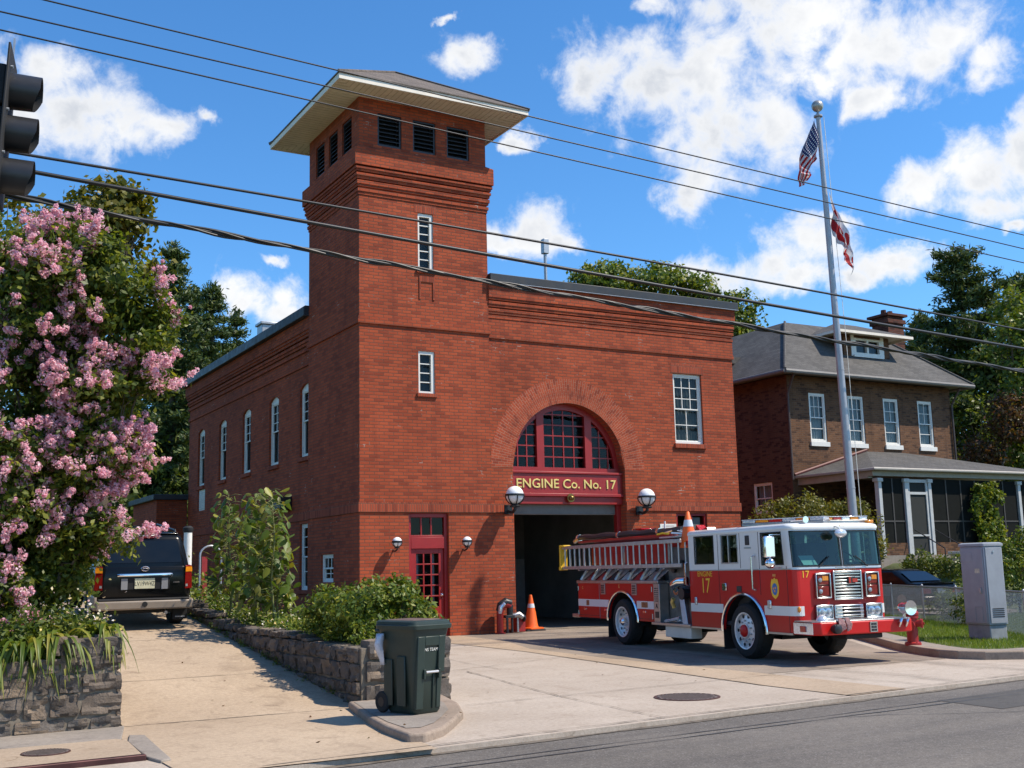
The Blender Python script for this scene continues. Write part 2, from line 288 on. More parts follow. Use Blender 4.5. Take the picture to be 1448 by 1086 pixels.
MAT['bark'] = M('bark', (0.11, 0.085, 0.06), 0.9, var=0.35, scale=9, bmp=0.7, bscale=22)
MAT['stem'] = M('green_stem', (0.16, 0.17, 0.05), 0.7, var=0.25, scale=9)
MAT['leafdark'] = leaf_mat('dark_leaves', [(0.03, 0.052, 0.011), (0.062, 0.098, 0.017), (0.11, 0.15, 0.024), (0.22, 0.23, 0.04)])
MAT['leafmid'] = leaf_mat('mid_green_leaves', [(0.045, 0.08, 0.012), (0.09, 0.145, 0.019), (0.16, 0.205, 0.027), (0.32, 0.30, 0.042)])
MAT['leafyellow'] = leaf_mat('yellow_green_leaves', [(0.06, 0.075, 0.010), (0.12, 0.125, 0.018), (0.18, 0.17, 0.025), (0.25, 0.19, 0.03)])
MAT['crapeleaf'] = leaf_mat('myrtle_leaves', [(0.035, 0.06, 0.010), (0.075, 0.115, 0.016), (0.14, 0.175, 0.025), (0.32, 0.32, 0.05)], trans=0.45)
MAT['conifer'] = leaf_mat('conifer_needles', [(0.03, 0.055, 0.016), (0.055, 0.088, 0.024), (0.085, 0.12, 0.032), (0.14, 0.155, 0.04)], trans=0.2)
MAT['petal'] = leaf_mat('pink_petals', [(0.72, 0.27, 0.40), (0.86, 0.46, 0.55), (0.90, 0.62, 0.68), (0.93, 0.77, 0.80)], tint=(1.08, 0.98, 0.92), trans=0.45, rough=0.7, spec=0.15)
MAT['flower'] = leaf_mat('small_flowers', [(0.75, 0.72, 0.6), (0.72, 0.5, 0.1), (0.8, 0.78, 0.72), (0.55, 0.16, 0.2)], trans=0.2)
MAT['grass'] = leaf_mat('grass_blades', [(0.09, 0.15, 0.014), (0.14, 0.22, 0.022), (0.20, 0.28, 0.034), (0.28, 0.30, 0.06)])
MAT['strap'] = leaf_mat('strap_leaves', [(0.06, 0.10, 0.012), (0.11, 0.16, 0.02), (0.19, 0.22, 0.035), (0.34, 0.27, 0.045)])
MAT['redleaf'] = leaf_mat('bronze_leaves', [(0.07, 0.03, 0.014), (0.12, 0.05, 0.022), (0.10, 0.08, 0.022), (0.17, 0.07, 0.03)])

# ------------------------------------------------------------------ mesh helpers
class MB:
    def __init__(s): s.v = []; s.f = []; s.m = []; s.uv = {}; s.T = None; s.mi = 0
    def add(s, vs, fs, mi=None, uv=None):
        b = len(s.v)
        for p in vs:
            p = Vector(p)
            s.v.append(s.T @ p if s.T else p)
        for k, f in enumerate(fs):
            if uv: s.uv[len(s.f)] = uv[k]
            s.f.append([b + i for i in f]); s.m.append(s.mi if mi is None else mi)
        return s
    def box(s, x0, y0, z0, x1, y1, z1, mi=None):
        x0, x1 = min(x0, x1), max(x0, x1); y0, y1 = min(y0, y1), max(y0, y1); z0, z1 = min(z0, z1), max(z0, z1)
        return s.add([(x0, y0, z0), (x1, y0, z0), (x1, y1, z0), (x0, y1, z0), (x0, y0, z1), (x1, y0, z1), (x1, y1, z1), (x0, y1, z1)],
                     [(3, 2, 1, 0), (4, 5, 6, 7), (0, 1, 5, 4), (1, 2, 6, 5), (2, 3, 7, 6), (3, 0, 4, 7)], mi)
    def quad(s, a, b, c, d, mi=None): return s.add([a, b, c, d], [(0, 1, 2, 3)], mi)
    def poly(s, pts, mi=None): return s.add(pts, [tuple(range(len(pts)))], mi)
    def slab(s, pts2, z0, z1, mi=None):
        n = len(pts2); return s.add([(x, y, z0) for x, y in pts2] + [(x, y, z1) for x, y in pts2],
            [tuple(range(n))[::-1], tuple(range(n, 2 * n))] + [(i, (i + 1) % n, n + (i + 1) % n, n + i) for i in range(n)], mi)
    def ext(s, pts, d, mi=None):
        n = len(pts); d = Vector(d); q = [Vector(p) for p in pts]
        return s.add(q + [p + d for p in q], [tuple(range(n))[::-1], tuple(range(n, 2 * n))] + [(i, (i + 1) % n, n + (i + 1) % n, n + i) for i in range(n)], mi)
    def tube(s, pts, r, n=8, mi=None, caps=True):
        pts = [Vector(p) for p in pts]; rs = r if isinstance(r, (list, tuple)) else [r] * len(pts)
        vs = []; fs = []; up = None
        for i, p in enumerate(pts):
            t = (pts[min(i + 1, len(pts) - 1)] - pts[max(i - 1, 0)]).normalized()
            if up is None: up = t.orthogonal().normalized()
            up = (up - t * up.dot(t)); up = up.normalized() if up.length > 1e-6 else t.orthogonal().normalized()
            b = t.cross(up)
            for k in range(n):
                a = 2 * math.pi * k / n; vs.append(p + (up * math.cos(a) + b * math.sin(a)) * rs[i])
        for i in range(len(pts) - 1):
            for k in range(n): fs.append((i * n + k, i * n + (k + 1) % n, (i + 1) * n + (k + 1) % n, (i + 1) * n + k))
        if caps: fs += [tuple(range(n))[::-1], tuple(range((len(pts) - 1) * n, len(pts) * n))]
        return s.add(vs, fs, mi)
    def cyl(s, p, q, r, r2=None, n=16, mi=None, caps=True): return s.tube([p, q], [r, r if r2 is None else r2], n, mi, caps)
    def lathe(s, prof, o=(0, 0, 0), n=24, axis='z', mi=None, caps=True):
        vs = []; fs = []; o = Vector(o)
        for r, h in prof:
            for k in range(n):
                a = 2 * math.pi * k / n; c, d = r * math.cos(a), r * math.sin(a)
                vs.append(o + Vector((c, d, h) if axis == 'z' else ((c, h, d) if axis == 'y' else (h, c, d))))
        for i in range(len(prof) - 1):
            for k in range(n): fs.append((i * n + k, i * n + (k + 1) % n, (i + 1) * n + (k + 1) % n, (i + 1) * n + k))
        if caps and prof[0][0] > 1e-4: fs.append(tuple(range(n))[::-1])
        if caps and prof[-1][0] > 1e-4: fs.append(tuple(range((len(prof) - 1) * n, len(prof) * n)))
        return s.add(vs, fs, mi)
    def sphere(s, c, r, n=20, m=12, mi=None, z=(1, 1, 1), a0=0.0, a1=math.pi):
        prof = [(0,) * 0]
        vs = []; fs = []
        for i in range(m + 1):
            t = a0 + (a1 - a0) * i / m
            for k in range(n):
                a = 2 * math.pi * k / n
                vs.append((c[0] + r * z[0] * math.sin(t) * math.cos(a), c[1] + r * z[1] * math.sin(t) * math.sin(a), c[2] + r * z[2] * math.cos(t)))
        for i in range(m):
            for k in range(n): fs.append((i * n + k, (i + 1) * n + k, (i + 1) * n + (k + 1) % n, i * n + (k + 1) % n))
        return s.add(vs, fs, mi)
    def rings(s, rl, cap0=True, cap1=True, mi=None):
        n = len(rl[0]); vs = [p for r in rl for p in r]; fs = []
        for i in range(len(rl) - 1):
            for k in range(n): fs.append((i * n + k, i * n + (k + 1) % n, (i + 1) * n + (k + 1) % n, (i + 1) * n + k))
        if cap0: fs.append(tuple(range(n))[::-1])
        if cap1: fs.append(tuple(range((len(rl) - 1) * n, len(rl) * n)))
        return s.add(vs, fs, mi)
    def build(s, name, mat, parent=None, bev=0.0, seg=2, sharp=35, smooth=True, recalc=True, loc=None, rotz=0.0):
        me = bpy.data.meshes.new(name); me.from_pydata([tuple(p) for p in s.v], [], s.f)
        mats = mat if isinstance(mat, (list, tuple)) else [mat]
        for x in mats: me.materials.append(MAT[x] if isinstance(x, str) else x)
        me.polygons.foreach_set('material_index', s.m)
        uvl = me.uv_layers.new(name='UVMap')
        for p in me.polygons:
            if p.index in s.uv:
                for li, c in zip(p.loop_indices, s.uv[p.index]): uvl.data[li].uv = c
                continue
            nx, ny, nz_ = abs(p.normal.x), abs(p.normal.y), abs(p.normal.z)
            for li in p.loop_indices:
                c = me.vertices[me.loops[li].vertex_index].co
                uvl.data[li].uv = (c.x, c.y) if nz_ > 0.85 else ((c.y, c.z) if nx > ny else (c.x, c.z))
        if recalc and not s.uv:
            bm = bmesh.new(); bm.from_mesh(me); bmesh.ops.recalc_face_normals(bm, faces=bm.faces); bm.to_mesh(me); bm.free()
        if smooth:
            me.polygons.foreach_set('use_smooth', [True] * len(me.polygons)); me.set_sharp_from_angle(angle=math.radians(sharp))
        o = bpy.data.objects.new(name, me); COL.objects.link(o)
        if parent: o.parent = parent
        if loc: o.location = loc
        if rotz: o.rotation_euler.z = rotz
        if bev:
            b = o.modifiers.new('bevel', 'BEVEL'); b.width = bev; b.segments = seg; b.limit_method = 'ANGLE'; b.angle_limit = math.radians(40)
        return o
def rrect(x0, x1, y0, y1, z, r, n=4):
    r = max(1e-3, min(r, (x1 - x0) / 2 - 1e-3, (y1 - y0) / 2 - 1e-3)); out = []
    for cx_, cy_, a in ((x1 - r, y1 - r, 0), (x0 + r, y1 - r, 90), (x0 + r, y0 + r, 180), (x1 - r, y0 + r, 270)):
        for k in range(n + 1):
            t = math.radians(a + 90 * k / n); out.append((cx_ + r * math.cos(t), cy_ + r * math.sin(t), z))
    return out
def tag(o, label, cat, group=None, kind=None):
    o['label'] = label; o['category'] = cat
    if group: o['group'] = group
    if kind: o['kind'] = kind
    return o
def thing(name, label, cat, loc=(0, 0, 0), rotz=0.0, group=None):
    o = bpy.data.objects.new(name, None); COL.objects.link(o); o.location = loc; o.rotation_euler.z = rotz
    o.empty_display_size = 0.2
    return tag(o, label, cat, group)
def struct(o): o['kind'] = 'structure'; return o
def copy_tree(o, parent=None):
    c = o.copy(); COL.objects.link(c); c.parent = parent
    for ch in [x for x in bpy.data.objects if x.parent == o]: copy_tree(ch, c)
    return c
def text(name, body, size, mat, parent, M4, extrude=0.004, align='CENTER', sx_=1.0, bevel=0.0, res=3):
    c = bpy.data.curves.new(name, 'FONT'); c.body = body; c.size = size; c.extrude = extrude; c.align_x = align; c.align_y = 'CENTER'; c.resolution_u = res
    c.bevel_depth = bevel; c.offset = 0.0
    c.materials.append(MAT[mat] if isinstance(mat, str) else mat); o = bpy.data.objects.new(name, c); COL.objects.link(o)
    bpy.context.view_layer.update(); me = bpy.data.meshes.new_from_object(o.evaluated_get(bpy.context.evaluated_depsgraph_get())); bpy.data.objects.remove(o); bpy.data.curves.remove(c)
    o = bpy.data.objects.new(name, me); COL.objects.link(o)
    o.parent = parent; o.matrix_local = M4 @ Matrix.Diagonal((sx_, 1, 1, 1)); return o
def basis(o, x, y):  # matrix with local x,y axes (z = x cross y) at o
    x = Vector(x).normalized(); y = Vector(y).normalized(); z = x.cross(y)
    return Matrix(((x.x, y.x, z.x, o[0]), (x.y, y.y, z.y, o[1]), (x.z, y.z, z.z, o[2]), (0, 0, 0, 1)))
# wall panel with openings: P(u, w, z) maps to space, w = outward offset
def panel(mb, P, u0, u1, z0, z1, ops=(), t=0.35, extra=(), back=True, zcuts=()):
    us = {u0, u1, *[e for e in extra if u0 < e < u1]}
    for o in ops:
        us |= {max(u0, o['a']), min(u1, o['b'])}
        if o.get('top'):
            for k in range(1, 24): us.add(o['a'] + (o['b'] - o['a']) * k / 24)
    us = sorted(us)
    us = [u for i, u in enumerate(us) if i == 0 or u - us[i - 1] > 1e-5]
    T = lambda o, u: o['top'](u) if o.get('top') else o['hi']
    def q(a, b, za, zb, zc, zd):
        if (zd - za) < 1e-5 and (zc - zb) < 1e-5: return
        mb.quad(P(a, 0, za), P(b, 0, zb), P(b, 0, zc), P(a, 0, zd))
        if back: mb.quad(P(a, -t, za), P(a, -t, zd), P(b, -t, zc), P(b, -t, zb))
    for a, b in zip(us[:-1], us[1:]):
        m_ = (a + b) / 2; ca = cb = z0
        for o in sorted([o for o in ops if o['a'] < m_ < o['b']], key=lambda o: o['lo']):
            q(a, b, ca, cb, o['lo'], o['lo'])
            if o['lo'] > z0 + 1e-4: mb.quad(P(a, 0, o['lo']), P(b, 0, o['lo']), P(b, -t, o['lo']), P(a, -t, o['lo']))
            ca, cb = T(o, a + 1e-9), T(o, b - 1e-9)
            if ca < z1 - 1e-4: mb.quad(P(a, 0, ca), P(a, -t, ca), P(b, -t, cb), P(b, 0, cb))
        q(a, b, ca, cb, z1, z1)
    for o in ops:
        for u, k in ((o['a'], 1e-9), (o['b'], -1e-9)):
            h = T(o, u + k)
            if h > o['lo'] + 1e-3 and u0 - 1e-6 < u < u1 + 1e-6: mb.quad(P(u, 0, o['lo']), P(u, -t, o['lo']), P(u, -t, h), P(u, 0, h))
    return mb
def pbox(mb, P, a, b, w0, w1, z0, z1, mi=None):
    return mb.add([P(a, w0, z0), P(b, w0, z0), P(b, w1, z0), P(a, w1, z0), P(a, w0, z1), P(b, w0, z1), P(b, w1, z1), P(a, w1, z1)],
                  [(3, 2, 1, 0), (4, 5, 6, 7), (0, 1, 5, 4), (1, 2, 6, 5), (2, 3, 7, 6), (3, 0, 4, 7)], mi)
def sash_window(parent, P, a, b, lo, hi, rise=0.0, cols=3, rows=3, lcols=2, lrows=2, w=-0.10, fr=0.075, mat='white', curtain=None, sill=None, sillmat='brick_v', name='window', glass='glass'):
    m = MB(); mid = (lo + hi) / 2; bar = 0.022
    pbox(m, P, a, a + fr, w - 0.06, w + 0.03, lo, hi); pbox(m, P, b - fr, b, w - 0.06, w + 0.03, lo, hi)
    pbox(m, P, a + fr, b - fr, w - 0.06, w + 0.03, lo, lo + fr); pbox(m, P, a + fr, b - fr, w - 0.06, w + 0.03, hi - fr - rise, hi - (0 if not rise else rise))
    if rise:
        n = 10
        for k in range(n):
            f0 = a + (b - a) * k / n; f1 = a + (b - a) * (k + 1) / n
            tt = lambda u: hi - rise + rise * (1 - ((u - (a + b) / 2) / ((b - a) / 2)) ** 2)
            m.add([P(f0, w - .05, hi - rise), P(f1, w - .05, hi - rise), P(f1, w - .05, tt(f1)), P(f0, w - .05, tt(f0)), P(f0, w + .028, hi - rise), P(f1, w + .028, hi - rise), P(f1, w + .028, tt(f1)), P(f0, w + .028, tt(f0))],
                  [(0, 1, 2, 3), (7, 6, 5, 4), (3, 2, 6, 7)])
    top = hi - fr - rise
    s0, s1 = a + fr, b - fr
    # upper sash in front, lower sash behind
    for (z0, z1, nc, nr, ww) in ((mid - 0.02, top, cols, rows, w - 0.005), (lo + fr, mid + 0.02, lcols, lrows, w - 0.03)):
        st = 0.035
        pbox(m, P, s0, s0 + st, ww - .02, ww + .02, z0, z1); pbox(m, P, s1 - st, s1, ww - .02, ww + .02, z0, z1)
        pbox(m, P, s0 + st, s1 - st, ww - .02, ww + .02, z0, z0 + st); pbox(m, P, s0 + st, s1 - st, ww - .02, ww + .02, z1 - st, z1)
        for k in range(1, nc):
            u = s0 + (s1 - s0) * k / nc; pbox(m, P, u - bar / 2, u + bar / 2, ww - .016, ww + .012, z0 + st, z1 - st)
        for k in range(1, nr):
            z = z0 + (z1 - z0) * k / nr; pbox(m, P, s0 + st, s1 - st, ww - .014, ww + .010, z - bar / 2, z + bar / 2)
    win = m.build(name, mat, parent)
    g = MB(); g.quad(P(s0, w - .012, mid), P(s1, w - .012, mid), P(s1, w - .012, top), P(s0, w - .012, top)); g.quad(P(s0, w - .037, lo + fr), P(s1, w - .037, lo + fr), P(s1, w - .037, mid), P(s0, w - .037, mid))
    g.build('pane', glass, win)
    if curtain:
        c = MB(); n = 28; wc = w - 0.12
        for k in range(n):
            u0 = s0 + (s1 - s0) * k / n; u1 = s0 + (s1 - s0) * (k + 1) / n; f = lambda u: wc + 0.018 * math.sin(u * 55)
            c.quad(P(u0, f(u0), lo + .04), P(u1, f(u1), lo + .04), P(u1, f(u1), top), P(u0, f(u0), top))
        c.build('curtain', curtain, win)
    if sill:
        k = MB(); pbox(k, P, a - .05, b + .05, -0.12, 0.06, lo - sill, lo - 0.003); k.build('sill', sillmat, win, bev=0.006)
    return win
# ------------------------------------------------------------------ foliage helpers
def leaf_object(name, C_, N_, L_, W_, mat, parent=None, fold=0.15, rng=None, up=None, droop=0.0):
    rng = rng or np.random.default_rng(1)
    C_ = np.asarray(C_, float); n = len(C_); N_ = np.asarray(N_, float); N_ /= np.linalg.norm(N_, axis=1, keepdims=True) + 1e-9
    R = rng.normal(size=(n, 3)) if up is None else np.asarray(up, float) + rng.normal(size=(n, 3)) * 0.25
    T = R - N_ * (R * N_).sum(1, keepdims=True); T /= np.linalg.norm(T, axis=1, keepdims=True) + 1e-9
    T[:, 2] -= droop; T /= np.linalg.norm(T, axis=1, keepdims=True) + 1e-9
    B = np.cross(N_, T); L_ = np.broadcast_to(L_, n)[:, None]; W_ = np.broadcast_to(W_, n)[:, None]
    V = np.stack([C_ - T * L_ / 2, C_ + B * W_ / 2 - N_ * fold * W_, C_ + T * L_ / 2 - N_ * fold * L_ * .5, C_ - B * W_ / 2 - N_ * fold * W_], 1).reshape(-1, 3)
    me = bpy.data.meshes.new(name); me.vertices.add(4 * n); me.vertices.foreach_set('co', V.ravel())
    me.loops.add(4 * n); me.loops.foreach_set('vertex_index', np.arange(4 * n, dtype=np.int32))
    me.polygons.add(n); me.polygons.foreach_set('loop_start', np.arange(0, 4 * n, 4, dtype=np.int32)); me.polygons.foreach_set('loop_total', np.full(n, 4, dtype=np.int32))
    me.update(calc_edges=True); me.materials.append(MAT[mat])
    o = bpy.data.objects.new(name, me); COL.objects.link(o)
    if parent: o.parent = parent
    return o
def clumps(blobs, per_area, rng, inner=0.25, gap=0.0, freq=0.9, seed=0.0):
    """clump centres on (and some inside) the ellipsoids; returns centres and outward directions"""
    cs = []; ns = []
    for (x, y, z, rx, ry, rz) in blobs:
        k = int(per_area * (rx * ry + ry * rz + rx * rz) * 4)
        d = rng.normal(size=(k, 3)); d /= np.linalg.norm(d, axis=1, keepdims=True)
        r = np.where(rng.random(k) < inner, rng.uniform(0.3, 0.85, k), rng.uniform(0.84, 1.08, k))[:, None]
        p = np.array([x, y, z]) + d * r * np.array([rx, ry, rz])
        for pp, dd_ in zip(p, d):
            if gap and mnoise.noise(Vector(pp) * freq + Vector((seed, seed, seed))) < gap - 0.5: continue
            cs.append(pp); ns.append(dd_)
    return np.array(cs), np.array(ns)
def fill(cs, ns, nleaf, rad, rng, out=0.9, flat=0.75):
    n = len(cs); C_ = np.repeat(cs, nleaf, 0) + rng.normal(size=(n * nleaf, 3)) * rad * np.array([1, 1, flat])
    N_ = np.repeat(ns, nleaf, 0) * out + rng.normal(size=(n * nleaf, 3)) * 0.75 + np.array([0, 0, 0.35])
    return C_, N_
def limb(mb, a, b, r0, r1, rng, n=7, wob=0.06, sag=0.0):
    a = Vector(a); b = Vector(b); L = (b - a).length; pts = []
    for i in range(n + 1):
        t = i / n; p = a.lerp(b, t)
        if 0 < i < n: p += Vector(rng.normal(size=3)) * wob * L * math.sin(math.pi * t)
        p.z -= sag * L * math.sin(math.pi * t); pts.append(p)
    mb.tube(pts, [r0 + (r1 - r0) * i / n for i in range(n + 1)], 7)
    return pts
# ------------------------------------------------------------------ ground, road, paving
def sstep(x, a, b): t = max(0.0, min(1.0, (x - a) / (b - a))); return t * t * (3 - 2 * t)
def ground_z(x, y):
    h = 0.20 * sstep(x, 12.2, 14.2) * sstep(y, -8, -6) + 1.38 * max(sstep(x, 16.2, 17.2) * sstep(y, -2.6, -0.8), sstep(x, 11.9, 12.6) * sstep(y, 1.6, 3.0))
    return h + sstep(y, 40, 120) * 4.0
def drive_z(y): return 0.111 * (min(y, -3.2) + 12.4) + 0.01 if y > -12.4 else 0.010
g = MB()
xs = sorted(set([-400, -200, -100, -50, -30, -20] + [i * 0.5 for i in range(20, 61)] + [0, 5, 40, 60, 100, 200, 400])); ys = sorted(set([-60, -40, -30, -20] + [-16 + i * 0.5 for i in range(0, 45)] + [10, 15, 20, 30, 40, 60, 80, 120, 200, 500, 900]))
vs = [(x, y, ground_z(x, y) - 0.10) for y in ys for x in xs]; nx = len(xs)
g.add(vs, [(j * nx + i, j * nx + i + 1, (j + 1) * nx + i + 1, (j + 1) * nx + i) for j in range(len(ys) - 1) for i in range(nx - 1)])
struct(g.build('ground', 'soil', sharp=180))
def road_y(x): return -15.34 + 0.075 * x
m = MB(); m.poly([(-120, road_y(-120) - 9.4, -0.05), (120, road_y(120) - 9.4, -0.05), (120, road_y(120), -0.05), (-120, road_y(-120), -0.05)])
struct(m.build('road', 'asphalt', smooth=False))
# tar seal lines along the road
def strip(mb, pts, w, z, jit=0.0, seed=1):
    rr = random.Random(seed); L = []
    for i in range(len(pts)):
        a = Vector(pts[max(0, i - 1)]); b = Vector(pts[min(len(pts) - 1, i + 1)]); t = (b - a).normalized(); nrm = Vector((-t.y, t.x))
        p = Vector(pts[i]); ww = w * (1 + rr.uniform(-jit, jit)) / 2; L.append((p + nrm * ww, p - nrm * ww))
    for (a, b), (c, d) in zip(L[:-1], L[1:]): mb.quad((*a, z), (*b, z), (*d, z), (*c, z))
m = MB(); rr = random.Random(4)
for off, w_ in ((-0.55, 0.02), (-0.72, 0.028)):
    strip(m, [(x * 0.5 - 8, road_y(x * 0.5 - 8) + off + rr.uniform(-.012, .012) - 0.02 * x * 0.5) for x in range(0, 50)], w_, -0.045, 0.6)
strip(m, [(-1.3 + i * .3, -16.2 - i * .05 + rr.uniform(-.05, .05) - .10 * i) for i in range(14)], 0.012, -0.045, 0.6)
struct(m.build('road_seams', 'tar', smooth=False))
m = MB(); m.slab([(-120, road_y(-120) - 12), (120, road_y(120) - 12), (120, road_y(120) - 9.4), (-120, road_y(-120) - 9.4)], -0.2, 0.06)
struct(m.build('far_sidewalk', 'slab', smooth=False))
# concrete apron in front of the station, driveway lane, tan strip, gutter
m = MB(); m.slab([(-14, road_y(-14)), (16, road_y(16)), (16, -13.4), (9.5, -13.2), (9.5, 0.5), (0, 0.5), (-3.3, 0.5), (-5, -12.0), (-14, -12.0)], -0.2, 0.0)
struct(m.build('apron', 'apron', smooth=False))
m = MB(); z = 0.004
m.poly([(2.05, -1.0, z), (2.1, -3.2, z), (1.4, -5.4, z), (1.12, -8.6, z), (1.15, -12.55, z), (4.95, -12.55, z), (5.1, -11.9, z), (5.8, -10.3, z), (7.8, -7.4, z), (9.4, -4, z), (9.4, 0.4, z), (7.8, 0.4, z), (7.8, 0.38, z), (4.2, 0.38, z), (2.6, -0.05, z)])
struct(m.build('bay_lane', 'lane', smooth=False))  # worn lane with shade around the engine painted into its colour
m = MB(); m.poly([(1.2, -0.02, z + .004), (2.6, -0.02, z + .004), (2.22, -3.1, z + .004), (1.42, -5.4, z + .004), (1.14, -8.6, z + .004), (1.17, -12.4, z + .004), (1.05, -15.2, z + .004), (0.0, -15.3, z + .004), (0.05, -13.7, z + .004), (0.46, -10.3, z + .004), (0.97, -6.0, z + .004)])
struct(m.build('tan_strip', 'tan', smooth=False))
m = MB(); rr = random.Random(7)
def jline(a, b, w=0.014, z=0.0125, n=24, j=0.010):
    a = Vector(a); b = Vector(b); strip(m, [tuple(a.lerp(b, i / n) + Vector((rr.uniform(-j, j), rr.uniform(-j, j)))) for i in range(n + 1)], w, z, 0.7, rr.random())
jline((-4.0, -13.07), (1.1, -12.75)); jline((1.1, -12.75), (4.9, -12.6)); jline((-3.4, -9.3), (0.75, -7.7)); jline((-1.88, -9.03), (-2.64, -12.98)); jline((1.2, -8), (8.6, -5.9), .010)
jline((0.75, -7.7), (0.05, -13.7), .012); jline((-3.3, -4.6), (1.6, -3.9)); jline((-1.3, -9), (-.7, -4.2), .010); jline((1.6, -15.1), (1.4, -12.7)); jline((4.8, -14.9), (4.2, -12.7)); jline((-2.9, -15.5), (-2.64, -13), .010); jline((4.6, -12.5), (4.9, -0.5), .010)
# gutter joint along the road edge
jline((-7.3, road_y(-7.3) + .10), (15, road_y(15) + .10), .022, n=120)
struct(m.build('paving_joints', 'joint', smooth=False))
# driveway ramp between the two stone walls
m = MB(); yy = [-15.9, -15.0, -14.2, -13.2, -12.4] + [-12.4 + 0.6 * i for i in range(1, 16)] + [-3, 0, 6, 14]
for a, b in zip(yy[:-1], yy[1:]):
    xl = lambda y: -7.95 if y < -12.4 else -7.75 + 0.09 * (y + 12.4) * 0; xr = lambda y: (-5.3 - 0.12 * (-12.4 - y)) if y < -12.4 else -4.98
    ya = max(a, road_y(-7) + .0) if a < -15 else a
    if ya >= b: continue
    m.quad((xl(a), ya, drive_z(a)), (xr(a), ya, drive_z(a)), (xr(b), b, drive_z(b)), (xl(b), b, drive_z(b)))
struct(m.build('driveway', 'drive', smooth=False))
m = MB(); jline((-7.75, -12.38), (-5.2, -12.42), .016, .0145)
for y in (-10.0, -6.9, -3.6):
    strip(m, [(-7.75 + i * .23, y + rr.uniform(-.01, .01)) for i in range(13)], 0.016, drive_z(y) + .006, 0.5)
struct(m.build('driveway_joints', 'joint', smooth=False))
# raised soil beds behind the walls
m = MB(); m.slab([(-40, -12.1), (-7.95, -12.1), (-7.95, -3), (-7.95, 30), (-40, 30)], -0.2, 0.86)
struct(m.build('left_garden_soil', 'soil', smooth=False))
m = MB(); m.slab([(-4.8, -12.15), (-4.05, -12.15), (-4.05, 17.5), (-4.8, 17.5)], -0.2, 0.70); m.slab([(-4.04, -0.5), (-0.02, -0.5), (-0.02, 17.5), (-4.04, 17.5)], -0.2, 0.06)
struct(m.build('planting_bed_soil', 'soil', smooth=False))
# kerbed island under the bin
IS = [(-4.0, -12.45), (-4.25, -13.4), (-4.55, -14.1), (-4.98, -14.72), (-5.3, -15.15), (-5.62, -15.42), (-5.78, -15.36), (-5.72, -14.7), (-5.55, -13.8), (-5.3, -12.8), (-5.22, -12.45)]
m = MB(); m.slab(IS, -0.1, 0.09); struct(m.build('island_kerb', 'kerb', bev=0.03, seg=3))
cxm = sum(p[0] for p in IS) / len(IS); cym = sum(p[1] for p in IS) / len(IS)
m = MB(); m.poly([(cxm + (x - cxm) * .80, cym + (y - cym) * .84 + .12, 0.095) for x, y in IS]); struct(m.build('island_slab', 'slab', smooth=False))
# left sidewalk slab, drain inlet with steel face
m = MB(); m.slab([(-14, -13.55), (-8.0, -13.55), (-7.75, -12.42), (-14, -12.42)], -0.1, 0.03); struct(m.build('left_sidewalk', 'slab', bev=0.01))
m = MB(); m.slab([(-14, -14.9), (-8.05, -14.72), (-7.98, -13.72), (-8.05, -13.57), (-14, -13.57)], -0.1, 0.05); struct(m.build('drain_inlet_top', 'tan', bev=0.012))
m = MB(); m.slab([(-14, -15.0), (-8.03, -14.8), (-8.03, -14.725), (-14, -14.905)], -0.12, 0.052); struct(m.build('drain_inlet_face', M('rusty_kerb_steel', (0.075, 0.03, 0.028), 0.55, metal=0.5, var=0.4), bev=0.008))
m = MB(); m.slab([(-8.02, -14.75), (-7.96, -15.05), (-7.86, -15.0), (-7.72, -13.3), (-7.86, -13.2), (-7.97, -13.7)], -0.1, 0.028); struct(m.build('inlet_kerb_end', 'slab', bev=0.012))
# right hand kerb, its sidewalk slab and lawn
KO = [(9.6, -4.6), (8.34, -6.98), (7.4, -8.4), (6.6, -9.6), (5.8, -10.75), (5.25, -11.75), (5.02, -12.35), (5.0, -12.75), (5.15, -13.15), (5.6, -13.5), (6.4, -13.62), (8, -13.55), (16, -13.0), (40, -11.4)]
def offset(pts, d):
    out = []
    for i, p in enumerate(pts):
        a = Vector(pts[max(0, i - 1)]); b = Vector(pts[min(len(pts) - 1, i + 1)]); t = (b - a).normalized(); out.append((p[0] - t.y * d, p[1] + t.x * d))
    return out
KI = offset(KO, 0.16); SI = offset(KO, 0.55)
def band(name, A, B, z0, z1, mat, bev=0.0):
    m = MB(); n = len(A)
    for i in range(n - 1):
        m.add([(*A[i], z0), (*A[i + 1], z0), (*B[i + 1], z0), (*B[i], z0), (*A[i], z1), (*A[i + 1], z1), (*B[i + 1], z1), (*B[i], z1)], [(4, 5, 6, 7), (0, 1, 5, 4), (3, 7, 6, 2)])
    return struct(m.build(name, mat, bev=bev))
band('lawn_kerb', KO, KI, -0.1, 0.13, 'kerb', 0.02)
band('lawn_kerb_walk', [(x, y) for x, y in KI], SI, -0.1, 0.126, 'slab')
FENCE = [(17.5, 1.4), (15.1, -2.3), (13.82, -4.5), (12.74, -6.4), (11.4, -8.5), (10.2, -10.3), (9.6, -11.3)]
m = MB(); LAWN = SI[:] + [(40, -3), (20, -3.2), (15.5, -2.6), (13.0, -2.0), (11.0, -1.5), (10, -3)]
m.slab(LAWN, -0.1, 0.115); struct(m.build('lawn', 'soil', smooth=False))

